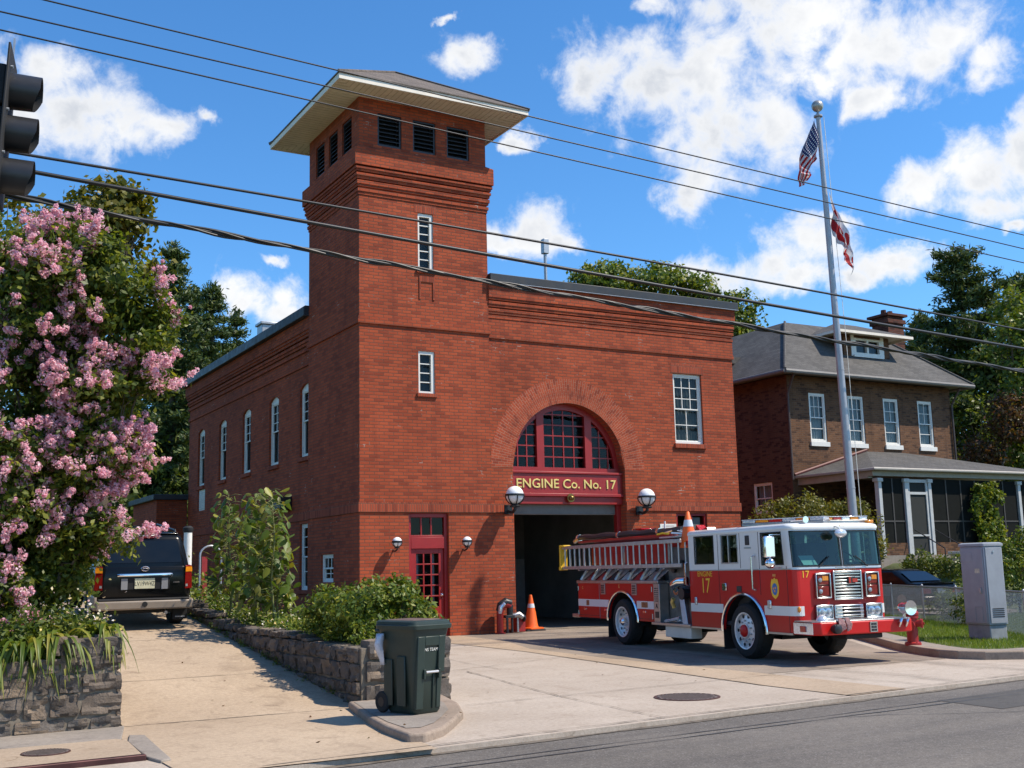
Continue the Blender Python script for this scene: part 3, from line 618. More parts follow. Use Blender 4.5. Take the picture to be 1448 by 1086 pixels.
# repairs and grime in the paving
m = MB(); m.poly([(0.6, -16.9, -.046), (3.0, -16.75, -.046), (3.05, -15.75, -.046), (.7, -15.95, -.046)]); struct(m.build('road_patch', concrete('patch_asphalt', (.09, .085, .08), (.12, .112, .104), stain=(.05, .05, .05), stain_amt=.4, cracks=False), smooth=False))
m = MB(); strip(m, [(-7.2 + .4 * i, road_y(-7.2 + .4 * i) - .05 + rr.uniform(-.015, .015)) for i in range(56)], .09, -.044, .5); struct(m.build('gutter_grit', 'joint', smooth=False))
def tyre_marks():
    mm, t, b, o = newmat('tyre_marks'); co = worldco(t); f = noise_fac(t, vm(t, 'MULTIPLY', co, (9, .7, 1)), 1.0, 5, .7)
    tr = t.nodes.new('ShaderNodeBsdfTransparent'); x = t.nodes.new('ShaderNodeMixShader'); t.links.new(ramp(t, f, [(.42, (0, 0, 0)), (.75, (.5, .5, .5))]), x.inputs[0]); t.links.new(tr.outputs[0], x.inputs[1]); t.links.new(b.outputs[0], x.inputs[2]); t.links.new(x.outputs[0], o.inputs[0])
    b.inputs['Base Color'].default_value = (.07, .06, .05, 1); b.inputs['Roughness'].default_value = .9; return mm
m = MB()
for x0, x1 in ((2.9, 2.2), (4.7, 4.0), (-6.95, -7.0), (-5.75, -5.8)):
    if x0 > 0: strip(m, [(x0 + (x1 - x0) * i / 20, -3 - 12 * i / 20) for i in range(21)], .34, .0165, .15)
struct(m.build('tyre_marks', tyre_marks(), smooth=False))
# ------------------------------------------------------------------ fire station
ST = thing('fire_station', 'red brick fire station with a square hose tower and arched engine bay', 'fire station')
XT, XR, YB, XL_, YF = 3.6, 11.79, 16.87, 0.15, 0.06
PF = lambda u, w, z: Vector((u, YF - w, z))          # main front
PTF = lambda u, w, z: Vector((u, -w, z))             # tower front
PTL = lambda u, w, z: Vector((-w, u, z))             # tower left
PL = lambda u, w, z: Vector((XL_ - w, u, z))         # left wing
PTR = lambda u, w, z: Vector((XT + w, u, z))         # tower right
PTB = lambda u, w, z: Vector((u, XT + w, z))         # tower back
PR = lambda u, w, z: Vector((XR + w, u, z))
PB = lambda u, w, z: Vector((u, YB + w, z))
AX, AR, AZ = 6.02, 1.76, 4.17
arch = dict(a=AX - AR, b=AX + AR, lo=0.0, hi=AZ + AR, top=lambda u: AZ + math.sqrt(max(0, AR * AR - (u - AX) ** 2)))
SEG = lambda a, b, hi, r: (lambda u: hi - r + r * (1 - ((u - (a + b) / 2) / ((b - a) / 2)) ** 2))
WF = dict(a=9.57, b=10.60, lo=4.97, hi=6.98); SM = dict(a=9.47, b=10.56, lo=2.05, hi=3.0)
m = MB(); panel(m, PF, XT, XR, 0, 9.0, [arch, WF, SM], 0.42)
m.build('front_wall', 'brick', ST, smooth=False, recalc=False)
LW = [(3.82 + 2.722 * k, 4.70 + 2.722 * k) for k in range(5)]
opsL = [dict(a=a, b=b, lo=4.73, hi=6.76, top=SEG(a, b, 6.76, 0.13)) for a, b in LW]
LOW = [(3.74, 4.66, 1.15, 2.92)]
opsL += [dict(a=a, b=b, lo=c, hi=d) for a, b, c, d in LOW] + [dict(a=14.55, b=15.5, lo=3.86, hi=4.62)]
opsL = [o for o in opsL]
m = MB(); panel(m, PL, XT, YB, 0, 8.5, opsL, 0.35); m.build('left_wall', 'brick', ST, smooth=False, recalc=False)
m = MB(); panel(m, PR, YF, YB, 0, 9.0, [], 0.35); panel(m, PB, XL_, XR, 0, 8.9, [], 0.35); m.build('rear_wall', 'brick', ST, smooth=False, recalc=False)
# tower shaft
DR = dict(a=1.28, b=2.36, lo=0.0, hi=2.98); SL1 = dict(a=1.60, b=2.03, lo=9.12, hi=10.60); SL2 = dict(a=1.58, b=2.03, lo=5.95, hi=7.02); NI = dict(a=1.62, b=2.05, lo=8.35, hi=8.95)
LV = [(0.51, 1.17), (1.49, 2.14), (2.46, 3.12)]; LVZ = (12.22, 13.09)
lvo = [dict(a=a, b=b, lo=LVZ[0], hi=LVZ[1]) for a, b in LV]
m = MB()
panel(m, PTF, 0, XT, 0, 13.45, [DR, SL1, SL2] + lvo, 0.3)
SW = dict(a=1.72, b=2.56, lo=1.36, hi=2.05)
panel(m, PTL, 0, XT, 0, 13.45, [SW] + [dict(a=XT - b, b=XT - a, lo=LVZ[0], hi=LVZ[1]) for a, b in LV], 0.3)
panel(m, PTR, 0, XT, 0, 13.45, lvo, 0.3); panel(m, PTB, 0, XT, 0, 13.45, lvo, 0.3)
m.build('tower_shaft', 'brick', ST, smooth=False, recalc=False)
# corbelled belfry base: stacked projecting courses all round the tower
def ringbox(mb, o, z0, z1, x0=0.0, y0=0.0, x1=XT, y1=XT): mb.box(x0 - o, y0 - o, z0, x1 + o, y1 + o, z1)
m = MB()
CB = [(10.86, 10.94, .02), (10.94, 11.02, .045), (11.07, 11.13, .045), (11.13, 11.22, .07), (11.26, 11.33, .07), (11.33, 11.40, .10), (11.44, 11.50, .10), (11.50, 11.56, .13), (11.60, 12.04, .155)]
def hollow(mb, o, z0, z1):
    for b in ((-o, -o, XT + o, 0.002 - .01), (-o, XT + .008, XT + o, XT + o), (-o, -.008, -.008, XT + .008), (XT + .008, -.008, XT + o, XT + .008)): mb.box(b[0], b[1], z0, b[2], b[3], z1)
for z0, z1, o in CB: hollow(m, o, z0, z1)
for (a, b, c, d) in ((1, 0, 0, 0),):
    o = .155
    ring0 = [(-o, -o, 12.04), (XT + o, -o, 12.04), (XT + o, XT + o, 12.04), (-o, XT + o, 12.04)]; ring1 = [(-.01, -.01, 12.14), (XT + .01, -.01, 12.14), (XT + .01, XT + .01, 12.14), (-.01, XT + .01, 12.14)]
    m.rings([ring0, ring1], False, False)
m.build('tower_corbel', 'brick', ST, smooth=False)
# string course and water table
m = MB(); hollow(m, .045, 7.60, 7.70); hollow(m, .03, 7.70, 7.78); m.build('tower_string_course', 'brick', ST, smooth=False)
m = MB()
for o, z0, z1 in ((.04, 7.52, 7.64), (.025, 7.64, 8.05), (.042, 8.05, 8.13), (.042, 8.17, 8.24), (.062, 8.24, 8.31), (.062, 8.35, 8.42), (.085, 8.42, 8.50), (.085, 8.54, 8.6), (.11, 8.6, 9.0)):
    m.box(XT + .003, YF - o, z0, XR + o, YF - .004, z1); m.box(XR + .004, YF - .004, z0, XR + o, 1.2, z1)
m.build('front_cornice', 'brick', ST, smooth=False)
m = MB()
for o, z0, z1 in ((.04, 7.22, 7.34), (.05, 7.62, 7.72), (.05, 7.78, 7.86), (.085, 7.86, 7.94), (.085, 8.0, 8.08), (.12, 8.08, 8.16), (.15, 8.16, 8.5)):
    m.box(XL_ - o, XT + .004, z0, XL_ - .003, YB + o, z1)
m.build('side_cornice', 'brick', ST, smooth=False)
m = MB()
for a, b in ((0.003, 1.275), (2.365, XT)): m.box(a, -.035, 3.0, b, -.003, 3.245)
m.box(-.035, -.035, 3.0, -.003, XT, 3.245); m.box(1.275, -.035, 3.0, 2.365, -.003, 3.245); m.build('tower_belt_course', 'brick_v', ST, smooth=False); m = MB()
m.box(XT + .003, YF - .035, 3.0, AX - AR - .002, YF - .003, 3.245); m.build('front_belt_course', 'brick_v', ST, smooth=False); m = MB(); m.box(AX + AR + .002, YF - .035, 3.07, XR + .035, YF - .003, 3.31); m.box(XR + .003, YF - .003, 3.07, XR + .035, 4, 3.31); m.build('front_belt_course', 'brick_v', ST, smooth=False); m = MB()
m.box(XL_ - .035, XT + .04, 3.0, XL_ - .003, YB, 3.245)
m.build('belt_course', 'brick_v', ST, smooth=False)
# brick ring over the engine bay
m = MB()
for r0, r1, o in ((AR + .001, AR + .345, .006), (AR + .345, AR + .66, .004)):
    n = 64; a0, a1 = math.radians(0), math.radians(180)
    for k in range(n):
        t0, t1 = a0 + (a1 - a0) * k / n, a0 + (a1 - a0) * (k + 1) / n
        p = lambda r, t: (AX + r * math.cos(t), YF - o, AZ + r * math.sin(t))
        m.add([p(r0, t0), p(r1, t0), p(r1, t1), p(r0, t1)], [(0, 1, 2, 3)], uv=[[(r0, t0 * (AR + .3)), (r1, t0 * (AR + .3)), (r1, t1 * (AR + .3)), (r0, t1 * (AR + .3))]])
m.build('arch_ring', 'brick_arch', ST, smooth=False, recalc=False)
# lintels of soldier bricks, window sills
m = MB()
for a, b, z in ((9.50, 10.67, 6.99), (1.5, 2.12, 10.61)): m.box(a, YF - .005 if a > 4 else -.005, z, b, YF - .001 if a > 4 else -.001, z + .27)
m.build('window_lintel', 'brick_v', ST, smooth=False)
m = MB(); panel(m, lambda u, w, z: Vector((u, .12 - w, z)), NI['a'], NI['b'], NI['lo'], NI['hi'] + .01, [], 0.02)
# recessed niche under the upper slit window
m = MB(); m.box(1.62, -.022, 8.80, 2.05, -.002, 8.95); m.box(1.62, -.022, 8.35, 1.66, -.002, 8.80); m.box(2.0, -.022, 8.35, 2.05, -.002, 8.8); m.build('niche', 'brick_v', ST, smooth=False)
# coping, roof, gutter
m = MB(); m.box(XT + .004, YF - .20, 9.0, XR + .19, .6, 9.215); m.box(XR - .25, .6, 9.0, XR + .19, YB, 9.215)
m.build('roof_coping', 'coping', ST, bev=0.012)
m = MB(); m.box(XT + .004, YF - .206, 8.985, XR + .196, YF - .02, 9.0 - .002); m.build('coping_flashing', 'galv', ST)
m = MB(); m.poly([(XL_ - .1, XT + .01, 8.72), (XR - .25, .6, 9.05), (XR - .25, YB + .1, 9.05), (XL_ - .1, YB + .1, 8.72)]); m.poly([(XT + .01, .6, 9.05), (XR - .25, .6, 9.05), (XL_, XT + .02, 8.73)])
m.build('flat_roof', 'coping', ST, smooth=False)
m = MB(); m.box(XL_ - .30, XT + .006, 8.5, XL_ + .02, YB + .28, 8.76); m.box(XL_ - .26, XT + .006, 8.76, XL_ + .02, YB + .24, 8.80); m.build('side_gutter', 'coping', ST, bev=0.02)
m = MB(); m.cyl((9.1, 6, 9.0), (9.1, 6, 11.95), .055, n=12); m.box(9.0, 5.9, 11.95, 9.2, 6.1, 12.45); m.build('roof_vent_pipe', 'galv', ST, bev=0.01)
m = MB(); m.box(1.7, 13.2, 8.7, 2.3, 13.8, 10.35); m.box(1.64, 13.14, 10.35, 2.36, 13.86, 10.45); m.build('roof_chimney', 'galv', ST, bev=0.02)
# hip roof on the tower
c = XT / 2; H = 2.66; z0 = 13.43
m = MB(); m.add([(c - H + .06, c - H + .06, z0), (c + H - .06, c - H + .06, z0), (c + H - .06, c + H - .06, z0), (c - H + .06, c + H - .06, z0)], [(0, 1, 2, 3)])
sof = m.build('roof_soffit', None or 'cream', ST, smooth=False)
# soffit boards: fine battens following each side
m = MB()
for k in range(1, 36):
    t = -H + 2 * H * k / 36
    for s_ in (-1, 1):
        lim = H - .08; inner = max(XT / 2, abs(t)) if abs(t) > XT / 2 else XT / 2
        if lim - inner > .05:
            for ax in (0, 1):
                a, b = sorted((s_ * inner, s_ * lim))
                if ax == 0: m.box(c + t - .006, c + a, z0 - .008, c + t + .006, c + b, z0 - .002)
                else: m.box(c + a, c + t - .006, z0 - .0085, c + b, c + t + .006, z0 - .0025)
m.build('soffit_boards', M('soffit_shadow_gap', (0.58, 0.50, 0.38), .8), sof, smooth=False)
m = MB()
for a, b in (((c - H, c - H), (c + H, c - H + .05)), ((c - H, c + H - .05), (c + H, c + H)), ((c - H, c - H + .05), (c - H + .05, c + H - .05)), ((c + H - .05, c - H + .05), (c + H, c + H - .05))):
    m.box(a[0], a[1], z0 - .03, b[0], b[1], z0 + .14)
m.build('roof_fascia', 'cream', ST, bev=0.006)
m = MB(); e = H + .025; zt = 15.16; zc = z0 + .145
base = [(c - e, c - e, zc), (c + e, c - e, zc), (c + e, c + e, zc), (c - e, c + e, zc)]
for k in range(4):
    a, b = base[k], base[(k + 1) % 4]; L = 2 * e; hgt = math.hypot(e, zt - zc)
    m.add([a, b, (c, c, zt)], [(0, 1, 2)], uv=[[(0, 0), (L, 0), (L / 2, hgt)]])
    m.add([(a[0], a[1], zc - .035), (b[0], b[1], zc - .035), b, a], [(0, 1, 2, 3)], uv=[[(0, 0), (L, 0), (L, .04), (0, .04)]])
m.poly([(p[0], p[1], zc - .035) for p in base][::-1])
m.uv = {k: v for k, v in m.uv.items()}
m.build('tower_roof', 'shingle_t', ST, smooth=False, recalc=False)
m = MB()
for k in range(4):
    a = base[k]; m.tube([(a[0], a[1], zc + .01), (c, c, zt + .015)], .035, 6)
m.build('roof_hip_caps', 'shingle_t', ST)
# louvres
def louvre(P, a, b):
    m = MB(); f = .05
    pbox(m, P, a, a + f, -.16, -.04, *LVZ); pbox(m, P, b - f, b, -.16, -.04, *LVZ); pbox(m, P, a + f, b - f, -.16, -.04, LVZ[0], LVZ[0] + f); pbox(m, P, a + f, b - f, -.16, -.04, LVZ[1] - f, LVZ[1])
    o = m.build('louvre', 'black', ST)
    s_ = MB()
    for k in range(7):
        z = LVZ[0] + f + .005 + k * .109
        s_.add([P(a + f, -.05, z), P(b - f, -.05, z), P(b - f, -.15, z + .085), P(a + f, -.15, z + .085), P(a + f, -.05, z + .012), P(b - f, -.05, z + .012), P(b - f, -.15, z + .097), P(a + f, -.15, z + .097)], [(3, 2, 1, 0), (4, 5, 6, 7), (0, 1, 5, 4), (2, 3, 7, 6)])
    pbox(s_, P, a + f, b - f, -.26, -.24, LVZ[0], LVZ[1])
    s_.build('slats', 'black', o)
for a, b in LV: louvre(PTF, a, b); louvre(PTL, XT - b, XT - a); louvre(PTR, a, b)
# windows
sash_window(ST, PF, WF['a'], WF['b'], WF['lo'], WF['hi'], cols=3, rows=3, sill=.13, curtain='shade', w=-.10)
for (a, b) in LW: sash_window(ST, PL, a, b, 4.73, 6.76, rise=.13, cols=2, rows=3, lcols=1, lrows=1, sill=.12, w=-.10, curtain='shade')
for a, b, c_, d in LOW: sash_window(ST, PL, a, b, c_, d, cols=2, rows=3, sill=.1, w=-.10)
sash_window(ST, PTL, SW['a'], SW['b'], SW['lo'], SW['hi'], cols=3, rows=1, sill=.08, w=-.07, fr=.06)
def slit(P, o, rows):
    m = MB(); f = .055; a, b, lo, hi = o['a'], o['b'], o['lo'], o['hi']; w = -.09
    pbox(m, P, a, a + f, w - .05, w + .06, lo, hi); pbox(m, P, b - f * 1.6, b, w - .05, w + .06, lo, hi); pbox(m, P, a + f, b - f * 1.6, w - .05, w + .06, lo, lo + f); pbox(m, P, a + f, b - f * 1.6, w - .05, w + .06, hi - f * 1.5, hi)
    for k in range(1, rows):
        z = lo + f + (hi - lo - 2.5 * f) * k / rows; pbox(m, P, a + f, b - f * 1.6, w - .02, w + .03, z - .012, z + .012)
    o_ = m.build('slit_window', 'white', ST); g = MB(); g.quad(P(a + f, w, lo), P(b - f, w, lo), P(b - f, w, hi), P(a + f, w, hi)); g.build('pane', 'glass', o_)
    k = MB(); pbox(k, P, a - .05, b + .05, -.08, .05, lo - .09, lo - .003); k.build('sill', 'brick_v', o_)
    c_ = MB(); c_.quad(P(a, w - .12, lo), P(b, w - .12, lo), P(b, w - .12, hi), P(a, w - .12, hi)); c_.build('blind', M('slate_blind', (.10, .12, .15), .9), o_)
slit(PTF, SL1, 6); slit(PTF, SL2, 4)
# small louvred shutter low on the side wall
m = MB(); pbox(m, PL, 14.55, 15.5, -.14, -.05, 3.86, 4.62)
for k in range(9): pbox(m, PL, 14.63, 15.42, -.05, -.025, 3.93 + k * .07, 3.97 + k * .07)
m.build('side_vent', 'white', ST)
m = MB(); pbox(m, PL, 5.3, 5.95, .003, .34, 3.36, 3.72); m.build('wall_vent_hood', 'black', ST, bev=.02)
# small red framed window with notice frames, right of the bay
m = MB(); a, b, lo, hi = SM['a'], SM['b'], SM['lo'], SM['hi']
pbox(m, PF, a, a + .07, -.16, -.04, lo, hi); pbox(m, PF, b - .07, b, -.16, -.04, lo, hi); pbox(m, PF, a, b, -.16, -.04, lo - .001, lo + .32); pbox(m, PF, a, b, -.16, -.041, hi - .06, hi + .001); pbox(m, PF, 9.97, 10.06, -.159, -.042, lo, hi)
o_ = m.build('small_window', 'redpaint', ST); g = MB(); g.quad(PF(a, -.1, lo), PF(b, -.1, lo), PF(b, -.1, hi), PF(a, -.1, hi)); g.build('pane', 'glass', o_)
k = MB(); pbox(k, PF, 10.12, 10.4, -.15, -.13, 2.45, 2.9); k.build('window_card', 'white', o_)
# front door with transom
m = MB(); a, b = DR['a'], DR['b']; P = PTF
pbox(m, P, a, a + .09, -.2, -.08, 0, 2.98); pbox(m, P, b - .09, b, -.2, -.08, 0, 2.98); pbox(m, P, a + .09, b - .09, -.2, -.08, 2.88, 2.98); pbox(m, P, a + .09, b - .09, -.2, -.075, 2.12, 2.40)
pbox(m, P, a + .09, b - .09, -.16, -.1, 2.40, 2.45)
for u in (1.66, 1.93): pbox(m, P, u - .02, u + .02, -.15, -.11, 2.45, 2.88)
df = m.build('door_frame', 'redpaint', ST, bev=.006)
g = MB(); g.quad(P(a + .09, -.135, 2.45), P(b - .09, -.135, 2.45), P(b - .09, -.135, 2.88), P(a + .09, -.135, 2.88)); g.build('transom_pane', 'glass', df)
m = MB(); a2, b2 = a + .095, b - .095; gl0, gl1, gx0, gx1 = .72, 2.0, a2 + .15, b2 - .13
pbox(m, P, a2, gx0, -.19, -.13, .02, 2.115); pbox(m, P, gx1, b2, -.19, -.13, .02, 2.115); pbox(m, P, gx0, gx1, -.19, -.13, .02, gl0); pbox(m, P, gx0, gx1, -.19, -.13, gl1, 2.115)
for k in range(1, 3): u = gx0 + (gx1 - gx0) * k / 3; pbox(m, P, u - .018, u + .018, -.175, -.135, gl0, gl1)
for k in range(1, 5): z = gl0 + (gl1 - gl0) * k / 5; pbox(m, P, gx0, gx1, -.174, -.136, z - .016, z + .016)
pbox(m, P, gx0, gx1, -.13, -.118, .14, .17); pbox(m, P, gx0, gx1, -.13, -.118, .52, .55); pbox(m, P, gx0, gx0 + .03, -.13, -.118, .17, .52); pbox(m, P, gx1 - .03, gx1, -.13, -.118, .17, .52)
dr = m.build('door', 'redpaint', ST, bev=.004)
g = MB(); g.quad(P(gx0, -.155, gl0), P(gx1, -.155, gl0), P(gx1, -.155, gl1), P(gx0, -.155, gl1)); g.build('pane', 'glass', dr)
k = MB(); k.sphere(tuple(P(b2 - .06, -.10, 1.0)), .028, 12, 8); pbox(k, P, b2 - .09, b2 - .03, -.132, -.122, .9, 1.12); k.build('handle', 'chrome', dr)
cu = MB()
for u in (gx0 + .08, gx1 - .10): pbox(cu, P, u - .03, u + .03, -.26, -.25, gl0, gl1)
cu.build('door_curtain', 'curtain', dr)
# engine bay: red frame, arched fanlight, sign board, header, interior
P = PF; w0, w1 = -.40, -.26
m = MB(); RI = AR - .16
n = 40
for k in range(n):
    t0, t1 = math.pi * k / n, math.pi * (k + 1) / n
    q = lambda r, t, w: P(AX + r * math.cos(t), w, AZ + r * math.sin(t))
    m.add([q(AR - .002, t0, w1), q(RI, t0, w1), q(RI, t1, w1), q(AR - .002, t1, w1), q(AR - .002, t0, w0), q(RI, t0, w0), q(RI, t1, w0), q(AR - .002, t1, w0)], [(0, 1, 2, 3), (1, 5, 6, 2), (7, 6, 5, 4)])
pbox(m, P, AX - AR + .002, AX + AR - .002, w0, w1 + .02, 4.02, 4.22)
for u in (AX - .76, AX + .76): pbox(m, P, u - .11, u + .11, w0 + .01, w1 + .015, 4.22, AZ + math.sqrt(RI * RI - .76 ** 2) + .05)
pbox(m, P, AX - AR + .002, AX - AR + .14, w0, w1, 0, 4.02); pbox(m, P, AX + AR - .14, AX + AR - .002, w0, w1, 0, 4.02)
ff = m.build('bay_frame', 'redpaint', ST, recalc=True)
m = MB()
def hz(u): return AZ + math.sqrt(max(0, RI * RI - (u - AX) ** 2))
for ua, ub, nc in ((AX - RI, AX - .87, 3), (AX - .65, AX + .65, 4), (AX + .87, AX + RI, 3)):
    step = .325 if nc == 4 else .28
    for k in range(1, nc):
        u = ua + step * k if ua > AX - 1 else ub - step * k
        if ua > AX + .5: u = ua + step * k
        if hz(u) > 4.3: pbox(m, P, u - .016, u + .016, -.35, -.31, 4.22, hz(u) - .005)
    for k in range(1, 6):
        z = 4.22 + .285 * k; lim = math.sqrt(max(0, RI * RI - (z - AZ) ** 2)) - .005
        a_, b_ = max(ua, AX - lim), min(ub, AX + lim)
        if b_ - a_ > .05: pbox(m, P, a_, b_, -.349, -.311, z - .016, z + .016)
fl = m.build('fanlight_bars', 'redpaint', ST)
g = MB(); NN = 32
pts = [P(AX + RI * math.cos(math.pi * k / NN), -.33, AZ + RI * math.sin(math.pi * k / NN)) for k in range(NN + 1)]; g.poly(pts); g.build('pane', 'glass', fl)
m = MB(); pbox(m, P, AX - AR + .003, AX + AR - .003, -.36, -.13, 3.50, 4.04); pbox(m, P, AX - AR + .003, AX + AR - .003, -.36, -.09, 4.04, 4.10); pbox(m, P, AX - AR + .003, AX + AR - .003, -.36, -.08, 3.44, 3.52)
pbox(m, P, AX - AR + .003, AX + AR - .003, -.36, -.15, 3.24, 3.44)
sb = m.build('sign_board', 'redpaint', ST, bev=.01)
text('sign_lettering', 'ENGINE Co. No. 17', .34, 'gold', sb, basis(P(5.975, -.125, 3.765), (1, 0, 0), (0, 0, 1)), .012, sx_=1.10, bevel=.003)
k = MB(); k.sphere(tuple(P(6.05, -.05, 3.40)), .085, 20, 12, z=(1, 1, .8)); k.lathe([(.11, -.02), (.12, 0), (.05, .05)], tuple(P(6.05, -.07, 3.40)), 20, 'y'); k.build('bay_bell', M('aged_brass', (.22, .13, .04), .3, metal=.8), sb)
m = MB(); pbox(m, P, AX - AR + .14, AX + AR - .14, -.40, -.34, 3.02, 3.25); m.cyl(P(AX - AR + .14, -.37, 3.0), P(AX + AR - .14, -.37, 3.0), .03, n=10); m.build('rolled_bay_door', M('bay_door_grey', (.16, .15, .14), .6), ST)
# interior of the bay: walls, back wall with door, ceiling
m = MB(); x0, x1, y0, y1, h = XT + .03, 9.3, .62, 8.2, 3.6
m.quad((x0, y0, .012), (x0, y1, .012), (x0, y1, h), (x0, y0, h)); m.quad((x1, y0, .012), (x1, y1, .012), (x1, y1, h), (x1, y0, h)); m.quad((x0, y1, .012), (x1, y1, .012), (x1, y1, h), (x0, y1, h)); m.quad((x0, y0, h), (x1, y0, h), (x1, y1, h), (x0, y1, h))
bi = m.build('bay_interior', 'darkroom', ST, smooth=False, recalc=False)
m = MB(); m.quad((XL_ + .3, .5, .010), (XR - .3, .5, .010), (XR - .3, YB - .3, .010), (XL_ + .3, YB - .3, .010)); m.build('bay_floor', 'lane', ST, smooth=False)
m = MB(); m.box(6.2, y1 - .06, .02, 7.4, y1 - .005, 2.5); m.box(7.9, y1 - .5, .02, 9.0, y1 - .01, 1.9); m.build('bay_lockers', M('locker_grey', (.38, .40, .40), .6), bi, bev=.01)
# internal floor slabs keep the upper rooms dark
m = MB(); m.quad((XL_ + .3, .5, 3.7), (XR - .3, .5, 3.7), (XR - .3, YB - .3, 3.7), (XL_ + .3, YB - .3, 3.7)); m.quad((XL_ + .3, .5, 7.4), (XR - .3, .5, 7.4), (XR - .3, YB - .3, 7.4), (XL_ + .3, YB - .3, 7.4))
m.quad((.3, .3, 12.0), (XT - .3, .3, 12.0), (XT - .3, XT - .3, 12.0), (.3, XT - .3, 12.0)); m.quad((.3, 2.0, 0), (XT - .3, 2.0, 0), (XT - .3, 2.0, 12), (.3, 2.0, 12))
m.build('upper_floors', 'darkroom', ST, smooth=False)
# low brick annex beyond the left end
m = MB(); m.box(-.95, 17.0, .3, XL_ + .0, 21, 4.35); an = m.build('annex', 'brick', ST, smooth=False)
m = MB(); m.box(-1.1, 16.85, 4.35, XL_ + .02, 21.2, 4.55); m.build('annex_coping', 'coping', an, bev=.02)

# wall lamps, each a thing on its own
def globe_lamp(x, y, z, r, label, group, name='globe_lamp'):
    L = thing(name, label, 'lamp', (x, y, z), 0, group)
    a = MB(); a.box(-.45 * r, 0.62 * r + .18, -1.9 * r, .45 * r, .62 * r + .218, -.95 * r)
    a.tube([(0, r + .15, -1.5 * r), (0, .4 * r + .1, -1.75 * r), (0, .1, -1.7 * r), (0, 0, -1.45 * r), (0, 0, -1.0 * r)], .16 * r, 10); a.lathe([(.5 * r, -1.25 * r), (.55 * r, -1.1 * r), (.30 * r, -.9 * r)], n=16); a.build('bracket', 'black', L)
    g = MB(); g.sphere((0, 0, 0), r * .93, 28, 18); g.build('globe', 'opal', L)
    k = MB(); k.lathe([(r * .93, -.02), (r * 1.02, -.025), (r * 1.02, .025), (r * .93, .03)], n=28)
    for i in range(6):
        t = math.pi * 2 * i / 6 + .3
        k.tube([(r * math.cos(t) * math.cos(p), r * math.sin(t) * math.cos(p), r * math.sin(p)) for p in [-math.pi / 2 * j / 8 for j in range(9)]], .045 * r + .003, 6)
    k.build('cage', 'black', L)
    if r < .1:
        f = MB(); f.cyl((0, 0, r * .9), (0, 0, r * 1.35), .012, n=8); f.build('finial', 'black', L)
    return L
globe_lamp(4.02, -.42, 3.42, .245, 'big white globe lamp in a black cage left of the engine bay', 'globe lamps flanking the bay')
globe_lamp(8.17, -.36, 3.42, .245, 'big white globe lamp in a black cage right of the engine bay', 'globe lamps flanking the bay')
globe_lamp(.86, -.24, 2.28, .125, 'small white globe lamp on brick left of the red door', 'globe lamps beside the door', 'door_lamp')
globe_lamp(2.74, -.24, 2.28, .125, 'small white globe lamp on brick right of the red door', 'globe lamps beside the door', 'door_lamp')
N_ = thing('notice_sign', 'small white notice plate on the brick right of the bay', 'sign', (9.16, YF - .005, 2.6))
m = MB(); m.box(-.28, -.02, -.11, .28, -.001, .11); m.build('plate', 'white', N_, bev=.005)
m = MB()
for k in range(3): m.box(-.2, -.024, .05 - k * .055, .2 - .06 * (k % 2), -.0205, .06 - k * .055)
m.build('print', M('notice_print', (.35, .2, .16), .8), N_, smooth=False)
# ------------------------------------------------------------------ fire engine (local axes: x forward, y to the far side, z up; origin under the near front wheel)
_a = math.radians(8.0); _n = (2.72, -10.33)
TR = thing('fire_engine', 'red and white fire engine parked in front of the arched bay', 'fire engine', (_n[0], _n[1], 0.004), math.atan2(-math.cos(_a), -math.sin(_a)))
CW = 1.80; CR = .13; S0, S1 = -1.72, 1.45
la = CR * math.pi / 2; u1 = (S1 - CR) - S0; u2 = u1 + la; u3 = u2 + CW - 2 * CR; u4 = u3 + la; u5 = u4 + u1
def PC(u, w, z):
    k = max(0.0, z - 1.45) * .09
    if u <= u1: return Vector((S0 + u, -w, z)) - Vector((k * max(0, (u - u1 + .6) / .6) if u > u1 - .6 else 0, 0, 0))
    if u <= u2:
        t = (u - u1) / CR; r = CR + w; return Vector((S1 - CR + r * math.sin(t) - k, CR - r * math.cos(t), z))
    if u <= u3: return Vector((S1 + w - k, CR + u - u2, z))
    if u <= u4:
        t = (u - u3) / CR; r = CR + w; return Vector((S1 - CR + r * math.cos(t) - k, CW - CR + r * math.sin(t), z))
    return Vector((S1 - CR - (u - u4), CW + w, z)) - Vector((k * max(0, 1 - (u - u4) / .6), 0, 0))
ARC = [u1 + la * k / 5 for k in range(6)] + [u3 + la * k / 5 for k in range(6)] + [u1 - .6, u4 + .6, u1 - .3, u4 + .3]
US = lambda s: s - S0                   # near side station -> u
UF = lambda s: u4 + (S1 - CR - s)       # far side
UT = lambda t: u2 + t - CR              # across the front
wins = [(-1.50, -.87, 1.6, 2.06), (-.60, -.10, 1.6, 2.06), (.63, 1.22, 1.56, 2.05)]
ops = [dict(a=US(a), b=US(b), lo=c, hi=d) for a, b, c, d in wins] + [dict(a=UF(b), b=UF(a), lo=c, hi=d) for a, b, c, d in wins]
WS = [(u1 + la * .55, UT(.955), 1.52, 2.06), (UT(1.0), u3 + la * .45, 1.52, 2.06)]
ops += [dict(a=a, b=b, lo=c, hi=d) for a, b, c, d in WS]
m = MB(); panel(m, PC, 0, u5, 1.47, 2.10, ops, .05, ARC)
m.quad((S0, 0, 1.47), (S0, CW, 1.47), (S0, CW, 2.10), (S0, 0, 2.10))
cabu = m.build('cab_upper', 'truckwhite', TR, recalc=False)
WA = lambda c, hw, zc, h: (lambda u: zc + h * math.sqrt(max(0, 1 - ((u - c) / hw) ** 2)))
